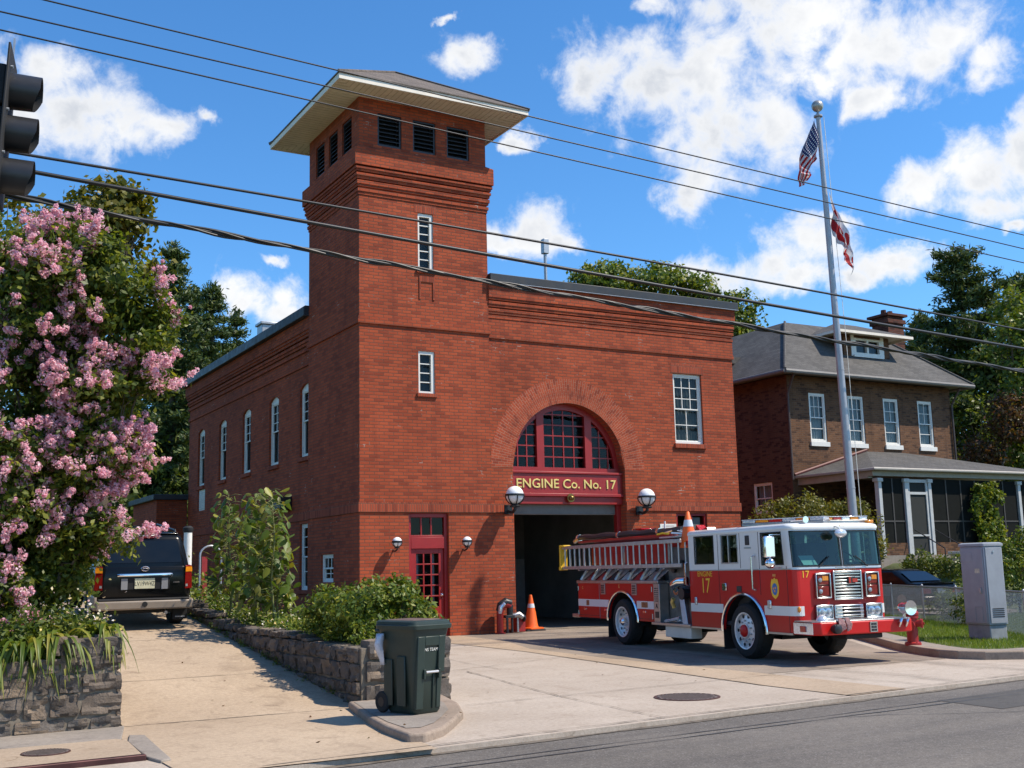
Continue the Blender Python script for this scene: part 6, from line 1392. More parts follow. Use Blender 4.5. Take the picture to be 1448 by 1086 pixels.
# ------------------------------------------------------------------ black SUV on the driveway (local: x right, y forward, rear bumper face at y = 0)
SV = thing('parked_suv', 'black SUV parked on the driveway seen from behind', 'SUV', (-6.20, -5.93, drive_z(-5.93) - .005), 0)
SV.rotation_euler = (math.atan(.111), 0, math.radians(-1.5))
def sec(z, hw, y0, y1, r=.14): return rrect(-hw, hw, y0, y1, z, r, 5)
m = MB(); m.rings([sec(.36, .70, .10, 3.85, .12), sec(.42, .755, .06, 3.9, .14), sec(.60, .775, .05, 3.92, .15), (sec(.85, .77, .07, 3.9, .15)), sec(1.0, .75, .09, 3.82, .15), sec(1.03, .735, .11, 3.78, .14)]); body = m.build('body', 'suvblack', SV, sharp=40)
m = MB(); m.rings([sec(1.03, .735, .11, 2.9, .12), sec(1.10, .72, .125, 2.8, .12), sec(1.46, .645, .25, 2.35, .12), sec(1.53, .62, .30, 2.28, .13), sec(1.56, .56, .38, 2.2, .14)]); cabn = m.build('cabin', 'suvblack', SV, sharp=40)
yz = lambda z: .125 + (z - 1.10) * .35
m = MB(); g = lambda x, z, d: (x, yz(z) - d, z)
pts = [(-.58, 1.09), (.58, 1.09), (.60, 1.12), (.545, 1.42), (.52, 1.45), (-.52, 1.45), (-.545, 1.42), (-.60, 1.12)]
m.add([g(x, z, .004) for x, z in pts] + [g(x, z, -.03) for x, z in pts], [tuple(range(8)), tuple(range(8, 16))[::-1]] + [(i, 8 + i, 8 + (i + 1) % 8, (i + 1) % 8) for i in range(8)]); m.build('rear_window', 'darkglass', cabn, bev=.004)
for s_ in (-1, 1):
    m = MB(); h = lambda z: .735 - (z - 1.03) * .205 + .004
    for y0, y1 in ((.42, 1.15), (1.22, 2.0), (2.05, 2.5)): m.add([(s_ * h(1.10), y0, 1.10), (s_ * h(1.10), y1 + .15 * (y1 > 2.1), 1.10), (s_ * h(1.44), y1 - (.25 if y1 > 2.1 else .02), 1.44), (s_ * h(1.44), y0 + .06, 1.44)], [(0, 1, 2, 3)])
    m.build('side_window', 'darkglass', cabn)
    m = MB(); m.add([(s_ * .655, .052, .66), (s_ * .778, .09, .66), (s_ * .765, .115, 1.04), (s_ * .66, .085, 1.04), (s_ * .655, .12, .66), (s_ * .79, .22, .66), (s_ * .745, .25, 1.04), (s_ * .66, .2, 1.04)], [(0, 1, 2, 3), (1, 5, 6, 2), (3, 2, 6, 7), (0, 4, 5, 1)])
    tl = m.build('tail_lamp', 'darkred', SV, bev=.008); k = MB(); k.add([(s_ * .66, .070, .94), (s_ * .773, .098, .94), (s_ * .768, .107, 1.02), (s_ * .663, .078, 1.02)], [(0, 1, 2, 3)]); k.build('amber_segment', 'amberlens', tl)
    k = MB(); k.add([(s_ * .665, .050, .70), (s_ * .70, .063, .70), (s_ * .70, .067, .74), (s_ * .665, .054, .74)], [(0, 1, 2, 3)]); k.build('reverse_segment', 'dimlens', tl)
    m = MB(); m.tube([(s_ * .54, .45, 1.555), (s_ * .54, .5, 1.60), (s_ * .54, 2.0, 1.60), (s_ * .54, 2.05, 1.555)], .018, 8); m.build('roof_rail', 'black', SV)
m = MB(); m.box(-.76, -.06, .35, .76, .14, .50); m.box(-.80, -.02, .35, -.74, .6, .58); m.box(.74, -.02, .35, .80, .6, .50); bp = m.build('rear_bumper', 'bumper', SV, bev=.03, seg=3)
m = MB(); m.box(-.72, -.05, .501, .72, .13, .525); m.build('bumper_step', 'blackmatte', bp, bev=.01); m = MB(); m.lathe([(.04, -.075), (.045, -.06), (.03, -.05)], (0, 0, .44), 12, 'y'); m.build('tow_socket', 'blackmatte', bp)
m = MB(); m.tube([(-.43, .038, .90), (-.40, .028, .905), (.40, .028, .905), (.43, .038, .90)], .026, 10); m.build('chrome_strip', 'chrome', SV)
m = MB(); m.box(-.38, .042, .665, .40, .058, .86); pr = m.build('plate_recess', 'blackmatte', SV, bev=.01)
m = MB(); m.box(-.16, .030, .68, .16, .041, .85); pl = m.build('number_plate', M('cream_plate', (.70, .66, .45), .5), pr, bev=.004); text('plate_text', 'LV19W4Z', .10, 'black', pl, basis((0, .0295, .76), (1, 0, 0), (0, 0, 1)), .001, sx_=.75)
m = MB(); m.box(.27, .032, .67, .37, .041, .85); m.box(-.37, .032, .67, -.27, .041, .85); m.build('reflector_panel', M('grey_reflector', (.28, .28, .29), .3), pr)
m = MB(); pts = [(.06 * math.cos(t), .052, 1.0 + .036 * math.sin(t)) for t in [2 * math.pi * k / 20 for k in range(21)]]; m.tube(pts, .009, 6); m.tube([(-.04, .05, 1.0), (0, .046, 1.012), (.04, .05, 1.0)], .006, 6); m.build('round_badge', 'chrome', SV)
m = MB(); m.box(.46, .044, .765, .56, .05, .785); m.build('tailgate_badge', 'chrome', SV); m = MB(); m.cyl((.43, .05, .88), (.43, .038, .88), .014, n=10); m.build('tailgate_lock', 'chrome', SV)
m = MB(); m.box(-.17, .24, 1.485, .17, .31, 1.52); m.build('high_brake_light', 'redlens', SV, bev=.01); m = MB(); m.box(-.18, .225, 1.52, .18, .34, 1.535); m.build('brake_light_hood', 'steel', SV, bev=.004)
m = MB(); m.box(-.56, .3, 1.545, .56, .36, 1.56); m.build('rear_spoiler', 'suvblack', SV, bev=.006)
m = MB(); m.cyl((-.65, .75, .32), (.65, .75, .32), .05); m.sphere((0, .75, .32), .12, 10, 8); m.box(-.5, .2, .26, .5, 3.6, .4); m.build('underbody', 'blackmatte', SV, bev=.02)
for x, y in ((-.66, .75), (.66, .75), (-.66, 3.1), (.66, 3.1)):
    m = MB(); m.lathe([(.17, -.11), (.28, -.115), (.315, -.08), (.32, .08), (.28, .115), (.17, .11)], (0, 0, 0), 30, 'x', caps=False); w_ = m.build('wheel', 'tyre', SV, loc=(x, y, .32)); k = MB(); k.lathe([(.17, -.10), (.12, -.06), (.12, .06), (.17, .10)], (0, 0, 0), 24, 'x'); k.build('rim', 'steel', w_)
for s_ in (-1, 1): m = MB(); m.box(s_ * .54, .36, .12, s_ * .78, .375, .37); mf = m.build('mud_flap', 'blackmatte', SV); k = MB(); k.box(s_ * .58, .354, .155, s_ * .74, .359, .172); k.build('flap_strip', 'clearlens', mf)
m = MB(); m.tube([(.35, .35, .30), (.35, -.02, .29)], .03, 8); m.build('exhaust_pipe', 'steel', SV)

# ------------------------------------------------------------------ dark saloon beyond the fence
SD = thing('parked_car', 'dark saloon car parked beyond the chain link fence', 'car', (15.22, -3.95, .20), math.radians(-4))
m = MB(); m.rings([sec(.16, .68, .08, 3.75, .15), sec(.24, .73, .02, 3.8, .18), sec(.45, .76, .0, 3.82, .2), sec(.64, .745, .03, 3.7, .22), sec(.72, .70, .08, 3.6, .22)]); bd = m.build('body', 'suvblack', SD, sharp=40)
m = MB(); m.rings([sec(.72, .68, .42, 2.9, .2), sec(.78, .665, .52, 2.75, .2), sec(1.06, .54, 1.05, 2.05, .2), sec(1.11, .48, 1.15, 1.95, .2), sec(1.125, .40, 1.25, 1.85, .18)]); cb = m.build('cabin', 'suvblack', SD, sharp=40)
m = MB(); yy = lambda z: .52 + (z - .78) * 1.893 - .03; m.add([(-.56, yy(.79), .79 + .012), (.56, yy(.79), .79 + .012), (.45, yy(1.04), 1.04 + .012), (-.45, yy(1.04), 1.04 + .012)], [(0, 1, 2, 3)]); m.build('rear_window', 'darkglass', cb)
for s_ in (-1, 1):
    m = MB(); h = lambda z: .665 - (z - .78) * .446 + .004; m.add([(s_ * h(.8), .85, .8), (s_ * h(.8), 2.6, .8), (s_ * h(1.04), 2.05, 1.04), (s_ * h(1.04), 1.2, 1.04)], [(0, 1, 2, 3)]); m.build('side_window', 'darkglass', cb)
    m = MB(); m.box(s_ * .38, -.012, .47, s_ * .71, .04, .60); m.build('tail_lamp', 'redlens', SD, bev=.012)
m = MB(); m.box(-.70, -.05, .24, .70, .06, .40); m.build('rear_bumper', 'suvblack', SD, bev=.04); m = MB(); m.box(-.15, -.016, .46, .15, -.006, .60); m.build('number_plate', 'white', SD); m = MB(); m.box(-.25, .012, .615, .25, .018, .635); m.build('boot_badge', 'chrome', SD)
m = MB(); m.rings([rrect(-.60, .60, .03, .10, .725, .03), rrect(-.58, .58, .03, .09, .76, .03)]); m.build('boot_spoiler', 'suvblack', SD)
for x, y in ((-.66, .7), (.66, .7), (-.66, 2.95), (.66, 2.95)):
    m = MB(); m.lathe([(.16, -.09), (.25, -.095), (.275, -.06), (.28, .06), (.25, .095), (.16, .09)], (0, 0, 0), 28, 'x', caps=False); w_ = m.build('wheel', 'tyre', SD, loc=(x, y, .28)); k = MB(); k.lathe([(.17, -.10), (.05, -.085), (.05, .085), (.17, .10)], (0, 0, 0), 24, 'x'); k.build('rim', 'steel', w_)
m = MB(); m.slab([(13.9, -5.6), (17, -4.9), (16.6, 1.5), (14.0, 1.5)], .06, .19); struct(m.build('car_park_slab', 'slab', smooth=False))
# ------------------------------------------------------------------ brown brick house
HS = thing('brick_house', 'brown brick house with a grey hip roof, dormer and front porch', 'house')
HX0, HX1, HY0, HY1, HZ0, HZ1 = 16.70, 24.80, 3.0, 11.0, 1.2, 7.86
PHF = lambda u, w, z: Vector((u, HY0 - w, z)); PHL = lambda u, w, z: Vector((HX0 - w, u, z))
HWn = [(17.66, 18.43), (19.50, 20.27), (21.25, 22.02), (23.02, 23.79)]
m = MB(); dHW = [dict(a=a, b=b, lo=5.62, hi=7.30) for a, b in HWn]; low = [dict(a=20.6, b=22.0, lo=2.4, hi=3.9), dict(a=23.2, b=24.2, lo=2.4, hi=3.9), dict(a=18.5, b=19.45, lo=1.7, hi=3.9)]
panel(m, PHF, HX0, HX1, HZ0, HZ1, dHW + low, .25); m.build('front_wall', 'brick_house', HS, smooth=False, recalc=False)
m = MB(); sw = [dict(a=4.0, b=4.95, lo=3.25, hi=4.3), dict(a=5.8, b=6.7, lo=5.6, hi=7.2), dict(a=8.5, b=9.4, lo=5.6, hi=7.2)]
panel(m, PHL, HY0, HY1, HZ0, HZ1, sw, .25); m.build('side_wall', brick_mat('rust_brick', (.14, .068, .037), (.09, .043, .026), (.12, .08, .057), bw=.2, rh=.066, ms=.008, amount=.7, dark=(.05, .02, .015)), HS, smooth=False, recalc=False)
m = MB(); m.quad((HX1, HY0, HZ0), (HX1, HY1, HZ0), (HX1, HY1, HZ1), (HX1, HY0, HZ1)); m.quad((HX0, HY1, HZ0), (HX1, HY1, HZ0), (HX1, HY1, HZ1), (HX0, HY1, HZ1)); m.quad((HX0 + .3, HY0 + 2.2, HZ0), (HX1, HY0 + 2.2, HZ0), (HX1, HY0 + 2.2, HZ1), (HX0 + .3, HY0 + 2.2, HZ1)); m.quad((HX0 + .2, HY0 + .2, 4.6), (HX1, HY0 + .2, 4.6), (HX1, HY1, 4.6), (HX0 + .2, HY1, 4.6)); m.build('rear_walls', 'brick_house', HS, smooth=False)
for i, (a, b) in enumerate(HWn): sash_window(HS, PHF, a, b, 5.62, 7.30, cols=3 if i < 2 else 2, rows=2, lcols=1, lrows=2, sill=.16, w=-.06, fr=.07, curtain='curtain', sillmat='white')
for o in sw: sash_window(HS, PHL, o['a'], o['b'], o['lo'], o['hi'], cols=2, rows=1, sill=.05, w=-.06, fr=.06, curtain='curtain')
sash_window(HS, PHF, 20.6, 22.0, 2.4, 3.9, cols=2, rows=2, sill=.1, w=-.06); sash_window(HS, PHF, 23.2, 24.2, 2.4, 3.9, cols=2, rows=2, sill=.1, w=-.06)
m = MB(); m.box(18.5, HY0 + .06, 1.7, 19.45, HY0 + .12, 3.9); m.build('front_door', 'brick_dark', HS)
# hip roof with a flat deck
ov = .62; ez = 7.92; k_ = 2.62; rz = ez + 2.33
E0 = [(HX0 - ov, HY0 - ov), (HX1 + ov, HY0 - ov), (HX1 + ov, HY1 + ov), (HX0 - ov, HY1 + ov)]; E1 = [(HX0 - ov + k_, HY0 - ov + k_), (HX1 + ov - k_, HY0 - ov + k_), (HX1 + ov - k_, HY1 + ov - k_), (HX0 - ov + k_, HY1 + ov - k_)]
m = MB(); sl = math.hypot(k_, 2.33)
for i in range(4):
    j = (i + 1) % 4; L = math.dist(E0[i], E0[j])
    m.add([(*E0[i], ez), (*E0[j], ez), (*E1[j], rz), (*E1[i], rz)], [(0, 1, 2, 3)], uv=[[(0, 0), (L, 0), (L - k_, sl), (k_, sl)]])
m.add([(*p, rz) for p in E1], [(0, 1, 2, 3)], uv=[[(0, 0), (1, 0), (1, 1), (0, 1)]])
rf = m.build('roof', 'shingle', HS, smooth=False, recalc=False)
m = MB(); m.poly([(*p, ez - .02) for p in E0][::-1]); m.build('soffit', M('house_soffit', (.17, .15, .13), .8), HS, smooth=False)
m = MB()
for i in range(4):
    a, b = Vector((*E0[i], ez - .05)), Vector((*E0[(i + 1) % 4], ez - .05)); m.tube([a, b], .075, 8)
m.build('roof_gutter', M('dull_gutter', (.16, .15, .14), .6), HS)
m = MB()
for i in range(4): m.tube([(*E0[i], ez + .02), (*E1[i], rz + .02)], .05, 6)
m.build('ridge_caps', 'shingle', rf)
# chimney
m = MB(); m.box(23.75, 4.7, 8.6, 24.6, 5.5, 10.62); ch = m.build('chimney', 'brick_dark', rf, smooth=False); m = MB(); m.box(23.68, 4.63, 10.62, 24.67, 5.57, 10.78); m.box(23.75, 4.7, 10.78, 24.6, 5.5, 10.9); m.box(23.62, 4.57, 10.9, 24.73, 5.63, 11.0); m.build('chimney_cap', 'brick_dark', ch, bev=.01)
m = MB(); m.lathe([(.12, 11.0), (.10, 11.22)], (24.0, 5.1, 0), 12); m.lathe([(.12, 11.0), (.10, 11.2)], (24.35, 5.1, 0), 12); m.build('chimney_pots', 'brick_dark', ch)
# dormer
DX0, DX1, DY, DZ0, DZ1 = 19.95, 22.25, 3.42, 8.75, 9.62
m = MB(); PD = lambda u, w, z: Vector((u, DY - w, z)); panel(m, PD, DX0, DX1, DZ0, DZ1, [dict(a=20.45, b=21.80, lo=8.90, hi=9.52)], .12)
for x in (DX0, DX1): m.poly([(x, DY, DZ0), (x, DY, DZ1), (x, DY + 2.2, DZ1), (x, DY + 1.2, DZ1)])
dm = m.build('dormer', 'brick_house', HS, smooth=False, recalc=False)
m = MB(); lo, hi = 8.90, 9.52
for a, b, z0, z1 in ((20.45, 20.54, lo, hi), (21.71, 21.80, lo, hi), (20.54, 21.71, lo, lo + .09), (20.54, 21.71, hi - .08, hi), (21.08, 21.17, lo + .09, hi - .08)): pbox(m, PD, a, b, -.09, .03, z0, z1)
pbox(m, PD, 20.38, 21.87, -.05, .08, lo - .08, lo - .003); pbox(m, PD, 20.3, 20.45, .002, .03, lo - .05, DZ1); pbox(m, PD, 21.8, 21.95, .002, .03, lo - .05, DZ1); dw = m.build('dormer_window', 'white', dm)
m = MB(); m.quad(PD(20.5, -.06, lo), PD(21.75, -.06, lo), PD(21.75, -.06, hi), PD(20.5, -.06, hi)); m.build('pane', 'glass', dw); m = MB(); m.quad(PD(20.5, -.25, lo), PD(21.75, -.25, lo), PD(21.75, -.25, hi), PD(20.5, -.25, hi)); m.build('curtain', M('blue_blind', (.2, .27, .36), .8), dw)
a = [(19.2, DY - .55), (22.95, DY - .55), (22.95, 5.2), (19.2, 5.2)]; e2 = DZ1 + .03; pk = DZ1 + .62
m = MB(); rL, rR = (20.55, 4.35, pk), (21.6, 4.35, pk)
uvq = lambda L, h: [(0, 0), (L, 0), (L * .7, h), (L * .3, h)]
m.add([(*a[0], e2), (*a[1], e2), rR, rL], [(0, 1, 2, 3)], uv=[uvq(3.7, 1.5)]); m.add([(*a[1], e2), (*a[2], e2), rR], [(0, 1, 2)], uv=[[(0, 0), (2.3, 0), (1.1, 1.5)]]); m.add([(*a[3], e2), (*a[0], e2), rL], [(0, 1, 2)], uv=[[(0, 0), (2.3, 0), (1.1, 1.5)]]); m.add([(*a[2], e2), (*a[3], e2), rL, rR], [(0, 1, 2, 3)], uv=[uvq(3.7, 1.5)])
m.build('dormer_roof', 'shingle', dm, smooth=False, recalc=False)
m = MB(); m.box(a[0][0], a[0][1], e2 - .10, a[1][0], a[0][1] + .04, e2 - .004); m.box(a[0][0], a[0][1] + .04, e2 - .10, a[0][0] + .04, 4.6, e2 - .004); m.box(a[1][0] - .04, a[0][1] + .04, e2 - .10, a[1][0], 4.6, e2 - .004); m.poly([(*p, e2 - .012) for p in a][::-1]); m.build('dormer_fascia', 'cream', dm)
# small side roof toward the station
m = MB(); m.box(15.7, 6.2, 8.0, 17.6, 8.6, 8.75); s_ = m.build('side_dormer', 'white', HS); m = MB(); m.slab([(15.4, 5.9), (17.9, 5.9), (17.9, 8.9), (15.4, 8.9)], 8.75, 9.0); m.build('side_dormer_roof', 'shingle', s_)
# porch
px0, px1, py, pe, pt = 16.78, 25.6, -.46, 4.42, 5.36
m = MB(); L = px1 - px0; d = HY0 - py
m.add([(px0, py, pe), (px1, py, pe), (px1 - d, HY0, pt), (px0 + d, HY0, pt)], [(0, 1, 2, 3)], uv=[[(0, 0), (L, 0), (L - d, 3.6), (d, 3.6)]]); m.add([(px0, HY0, pe), (px0, py, pe), (px0 + d, HY0, pt)], [(0, 1, 2)], uv=[[(0, 0), (d, 0), (0, 3.6)]]); m.add([(px1, py, pe), (px1, HY0, pe), (px1 - d, HY0, pt)], [(0, 1, 2)], uv=[[(0, 0), (d, 0), (d, 3.6)]])
pr = m.build('porch_roof', 'shingle', HS, smooth=False, recalc=False)
m = MB(); m.tube([(px0, HY0 - .03, pe + .05), (px0 + d, HY0 - .03, pt + .05)], .05, 6); m.build('red_flashing', M('red_flashing', (.15, .045, .04), .6), pr)
m = MB(); m.tube([(px0 + .03, HY0, pe - .04), (px0, py, pe - .04), (px1, py, pe - .04)], .05, 8); m.build('porch_gutter', M('porch_gutter', (.36, .33, .29), .6), pr)
m = MB(); m.box(px0 + .15, py + .2, pe - .24, px1 - .1, py + .4, pe - .08); m.box(px0 + .15, py + .4, pe - .3, px0 + .35, HY0, pe - .08); m.poly([(px0 + .05, py + .05, pe - .075), (px1, py + .05, pe - .075), (px1, HY0 - .01, pe - .075), (px0 + .05, HY0 - .01, pe - .075)]); m.build('porch_beam', M('porch_trim', (.34, .31, .26), .7), HS)
for x in (17.25, 18.42, 19.50, 23.92, 25.3):
    m = MB(); m.box(x - .07, py + .22, 1.7, x + .07, py + .39, pe - .30); m.box(x - .12, py + .19, pe - .42, x + .12, py + .42, pe - .30); m.build('porch_column', 'softwhite', HS, bev=.012)
m = MB(); m.box(px0 + .2, py + .15, 1.0, px1 - .1, HY0, 1.72); m.build('porch_floor', 'slab', HS)
m = MB()
for x0, x1 in ((px0 + .22, 18.3), (19.62, px1 - .2)): m.box(x0, py + .24, 1.72, x1, py + .36, 2.10)
m.build('porch_wall', 'brick_house', HS, smooth=False)
scr = M('porch_screen', (.02, .022, .02), .9)
m = MB()
for x0, x1 in ((17.34, 18.33), (19.6, 23.83), (24.0, 25.2)): m.box(x0, py + .29, 2.1, x1, py + .30, pe - .3)
m.build('insect_screen', M('screen_mesh', (.012, .013, .012), .95, spec=.1), HS, smooth=False)
m = MB()
for x0, x1 in ((17.34, 18.33), (19.6, 23.83), (24.0, 25.2)):
    n = max(2, int((x1 - x0) / .7))
    for i in range(1, n): x = x0 + (x1 - x0) * i / n; m.box(x - .025, py + .27, 2.1, x + .025, py + .32, pe - .3)
    m.box(x0, py + .272, 2.75, x1, py + .318, 2.80)
m.build('screen_frame', M('dark_screen_frame', (.05, .045, .04), .7), HS)
m = MB(); x0, x1 = 18.51, 19.41
for a_, b_, z0, z1 in ((x0, x0 + .08, 1.72, 4.1), (x1 - .08, x1, 1.72, 4.1), (x0 + .08, x1 - .08, 4.0, 4.1), (x0 + .08, x1 - .08, 3.62, 3.70), (x0 + .08, x1 - .08, 2.3, 2.36)): m.box(a_, py + .25, z0, b_, py + .33, z1)
sdr = m.build('screen_door', 'softwhite', HS); m = MB(); m.box(x0 + .08, py + .285, 1.74, x1 - .08, py + .295, 4.0); m.build('door_screen', scr, sdr)
m = MB()
for i in range(4): m.box(18.45, py + .1 - .28 * (i + 1), 1.0, 19.48, py + .1 - .28 * i, 1.58 - .14 * i)
m.build('porch_steps', 'slab', HS, bev=.01)
for x in (18.5, 19.43): 
    m = MB(); m.tube([(x, py + .1, 2.5), (x, py - 1.0, 1.9), (x, py - 1.0, 1.1)], .02, 8); m.build('stair_rail', 'black', HS)
for x, y, h in ((HX0 - .04, HY0 - .06, 0), (HX1 + .0, HY0 - .06, 0)):
    m = MB(); m.tube([(x - .1 * (x < 18), HY0 - .5, ez - .12), (x, y, ez - .7), (x, y, 4.3)], .04, 8); m.build('downpipe', M('dark_downpipe', (.07, .05, .045), .6), HS)
PT = thing('planter_box', 'white stone planter by the porch steps', 'planter', (19.05, -1.75, 1.42)); m = MB(); m.rings([rrect(-.42, .42, -.18, .18, 0, .03), rrect(-.46, .46, -.2, .2, .25, .03), rrect(-.52, .52, -.24, .24, .30, .03), rrect(-.52, .52, -.24, .24, .38, .03), rrect(-.46, .46, -.2, .2, .38, .03), rrect(-.42, .42, -.18, .18, .3, .03)]); m.build('box', 'white', PT, bev=.01)
# ------------------------------------------------------------------ trees and plants
CAMP = Vector((-10.356, -25.423, 1.58))
def push(b, k):
    """same tree, k times as far from where the street is"""
    return [(CAMP.x + (x - CAMP.x) * k, CAMP.y + (y - CAMP.y) * k, CAMP.z + (z - CAMP.z) * k, rx * k, ry * k, rz * k) for x, y, z, rx, ry, rz in b]
def hexleaf(name, C_, N_, L_, W_, mat, parent, rng, droop=.4):
    C_ = np.asarray(C_, float); n = len(C_); N_ = np.asarray(N_, float); N_ /= np.linalg.norm(N_, axis=1, keepdims=True) + 1e-9
    R = rng.normal(size=(n, 3)); T = R - N_ * (R * N_).sum(1, keepdims=True); T /= np.linalg.norm(T, axis=1, keepdims=True) + 1e-9
    T[:, 2] -= droop; T /= np.linalg.norm(T, axis=1, keepdims=True); B = np.cross(N_, T); B /= np.linalg.norm(B, axis=1, keepdims=True) + 1e-9; Nn = np.cross(T, B)
    L_ = np.broadcast_to(L_, n)[:, None]; W_ = np.broadcast_to(W_, n)[:, None]
    prof = [(-.5, 0, 0), (-.42, .36, -.10), (-.1, .5, -.16), (.25, .28, -.12), (.5, 0, -.12), (.25, -.28, -.12), (-.1, -.5, -.16), (-.42, -.36, -.10)]
    V = np.stack([C_ + T * L_ * a + B * W_ * b + Nn * W_ * c for a, b, c in prof] + [C_ + T * L_ * .0 - Nn * W_ * .02], 1).reshape(-1, 3); k = 9
    base = np.arange(n)[:, None] * k; F = np.concatenate([base + np.array([[8, i, (i + 1) % 8]]) for i in range(8)], 1).reshape(-1)
    me = bpy.data.meshes.new(name); me.vertices.add(k * n); me.vertices.foreach_set('co', V.ravel()); me.loops.add(len(F)); me.loops.foreach_set('vertex_index', F.astype(np.int32)); nf = len(F) // 3
    me.polygons.add(nf); me.polygons.foreach_set('loop_start', np.arange(0, 3 * nf, 3, dtype=np.int32)); me.polygons.foreach_set('loop_total', np.full(nf, 3, dtype=np.int32)); me.polygons.foreach_set('use_smooth', np.ones(nf, dtype=bool)); me.update(calc_edges=True); me.materials.append(MAT[mat])
    o = bpy.data.objects.new(name, me); COL.objects.link(o); o.parent = parent; return o
def tree(name, label, base, blobs, mat, seed, per=6.0, nleaf=34, rad=.16, size=(.10, .055), tr=.12, cat='tree', group=None, gap=.28, inner=.3, freq=.9, hexl=False, limbs=None):
    rng = np.random.default_rng(seed); o = thing(name, label, cat, base, 0, group); b0 = np.array(base)
    cs, ns = clumps(blobs, per, rng, inner, gap, freq, seed * 7.3)
    C_, N_ = fill(cs - b0, ns, nleaf, rad, rng)
    s_ = rng.uniform(.65, 1.25, len(C_))
    if hexl: hexleaf('crown', C_, N_, size[0] * s_, size[1] * s_, mat, o, rng)
    else: leaf_object('crown', C_, N_, size[0] * s_, size[1] * s_, mat, o, rng=rng)
    m = MB(); top = np.array(limbs if limbs else [(x, y, z) for x, y, z, *_ in blobs]) - b0
    fork = Vector((0, 0, max(.25, min(p[2] for p in top) * .55)))
    if tr > 0:
        limb(m, (0, 0, -.15), fork, tr, tr * .75, rng, 5, .03)
        for p in top: limb(m, fork, p, tr * .55, tr * .12, rng, 7, .05)
        for c in cs[rng.permutation(len(cs))[:min(90, len(cs))]] - b0:
            q = top[np.argmin(((top - c) ** 2).sum(1))]; limb(m, q * .75 + np.array(fork) * .25, c, tr * .14, tr * .04, rng, 4, .05)
        m.build('trunk', 'bark', o, sharp=180)
    return o, cs, ns
# crape myrtle in the left bed
CRB = [(-8.54, -10.75, 5.01, .74, .66, .82), (-7.91, -11.17, 5.11, .56, .50, .64), (-7.45, -11.5, 4.65, .42, .38, .38), (-8.62, -10.48, 3.81, .82, .74, .69), (-7.83, -11.17, 3.84, .64, .58, .47), (-7.46, -11.4, 3.88, .34, .30, .24), (-8.09, -10.98, 3.00, .68, .61, .38), (-7.66, -11.3, 3.05, .29, .26, .18), (-8.49, -10.53, 2.43, .73, .65, .60), (-7.88, -11.1, 2.06, .46, .41, .25), (-8.30, -10.51, 1.75, .60, .54, .43), (-8.18, -10.89, 5.62, .38, .34, .34), (-8.88, -10.03, 5.32, .54, .49, .81), (-9.32, -9.45, 3.56, .72, .65, 1.98), (-9.0, -10.9, 1.5, .6, .6, .5), (-8.9, -11.2, 2.6, .5, .4, .9)]
cm, ccs, cns = tree('crape_myrtle', 'crape myrtle covered in pink blossom behind the left stone wall', (-8.6, -10.5, .86), CRB, 'crapeleaf', 11, per=52, nleaf=30, rad=.085, size=(.092, .046), tr=.07, gap=.24, inner=.42, freq=1.7)
rng = np.random.default_rng(21)
# blossom panicles: cones of crinkled petals on the outside of the crown, in drifts
sel = []
for c, nrm in zip(ccs, cns):
    f = mnoise.noise(Vector(c) * 1.25 + Vector((3.1, 7.7, 1.3))) + .25 * nrm[2] + .25 * (-nrm[1]) + .10
    if f > .13 + .10 * max(0, c[2] - 5.3) and rng.random() < .52: sel.append((c, nrm))
PC_, PN_ = [], []
for c, nrm in sel:
    c = np.array(c) + nrm * .06; ax = nrm * .8 + np.array([.15, -.3, .55]) + rng.normal(size=3) * .25; ax /= np.linalg.norm(ax); L = rng.uniform(.18, .38); n = int(230 * L / .25)
    for lobe in range(rng.integers(4, 9)):
        tt = rng.uniform(0, 1); lc = c + ax * L * tt + rng.normal(size=3) * .06 * (1.15 - tt); r = rng.uniform(.035, .09) * (1.15 - .75 * tt); k = int(n / 5 * (1.2 - .7 * tt))
        d = rng.normal(size=(k, 3)); d /= np.linalg.norm(d, axis=1, keepdims=True); PC_.append(lc + d * r * rng.uniform(.6, 1.05, (k, 1))); PN_.append(d + rng.normal(size=(k, 3)) * .4)
PC_ = np.concatenate(PC_) - np.array(cm.location); PN_ = np.concatenate(PN_)
leaf_object('blossom', PC_, PN_, rng.uniform(.022, .042, len(PC_)), rng.uniform(.018, .032, len(PC_)), 'petal', cm, rng=rng)
# leafy trees behind it
LF = [(-6.01, -.19, 9.51, .70, .63, .70), (-5.54, -.46, 9.49, .39, .35, .47), (-6.5, .23, 8.76, .93, .84, .78), (-5.67, -.16, 8.28, .78, .70, .78), (-6.3, 0, 7.4, .9, .9, .8)]
tree('broadleaf_tree', 'yellow green broadleaf tree showing above the pink blossom', (-4.2, 9.9, .7), push(LF, 1.4), 'leafyellow', 12, per=7, nleaf=26, rad=.2, size=(.24, .15), tr=.2, gap=.34, freq=.7)
tree('broadleaf_tree', 'olive green broadleaf tree just below the traffic signal', (-8.6, 13.0, .86), push([(-7.4, 2.85, 10.02, .92, .83, .67), (-7.0, 1.78, 8.27, 1.45, 1.31, 1.13), (-7.6, 2.4, 7.0, 1.3, 1.2, .9)], 1.4), 'leafyellow', 13, per=6, nleaf=26, rad=.2, size=(.24, .15), tr=.22, gap=.34, freq=.7)
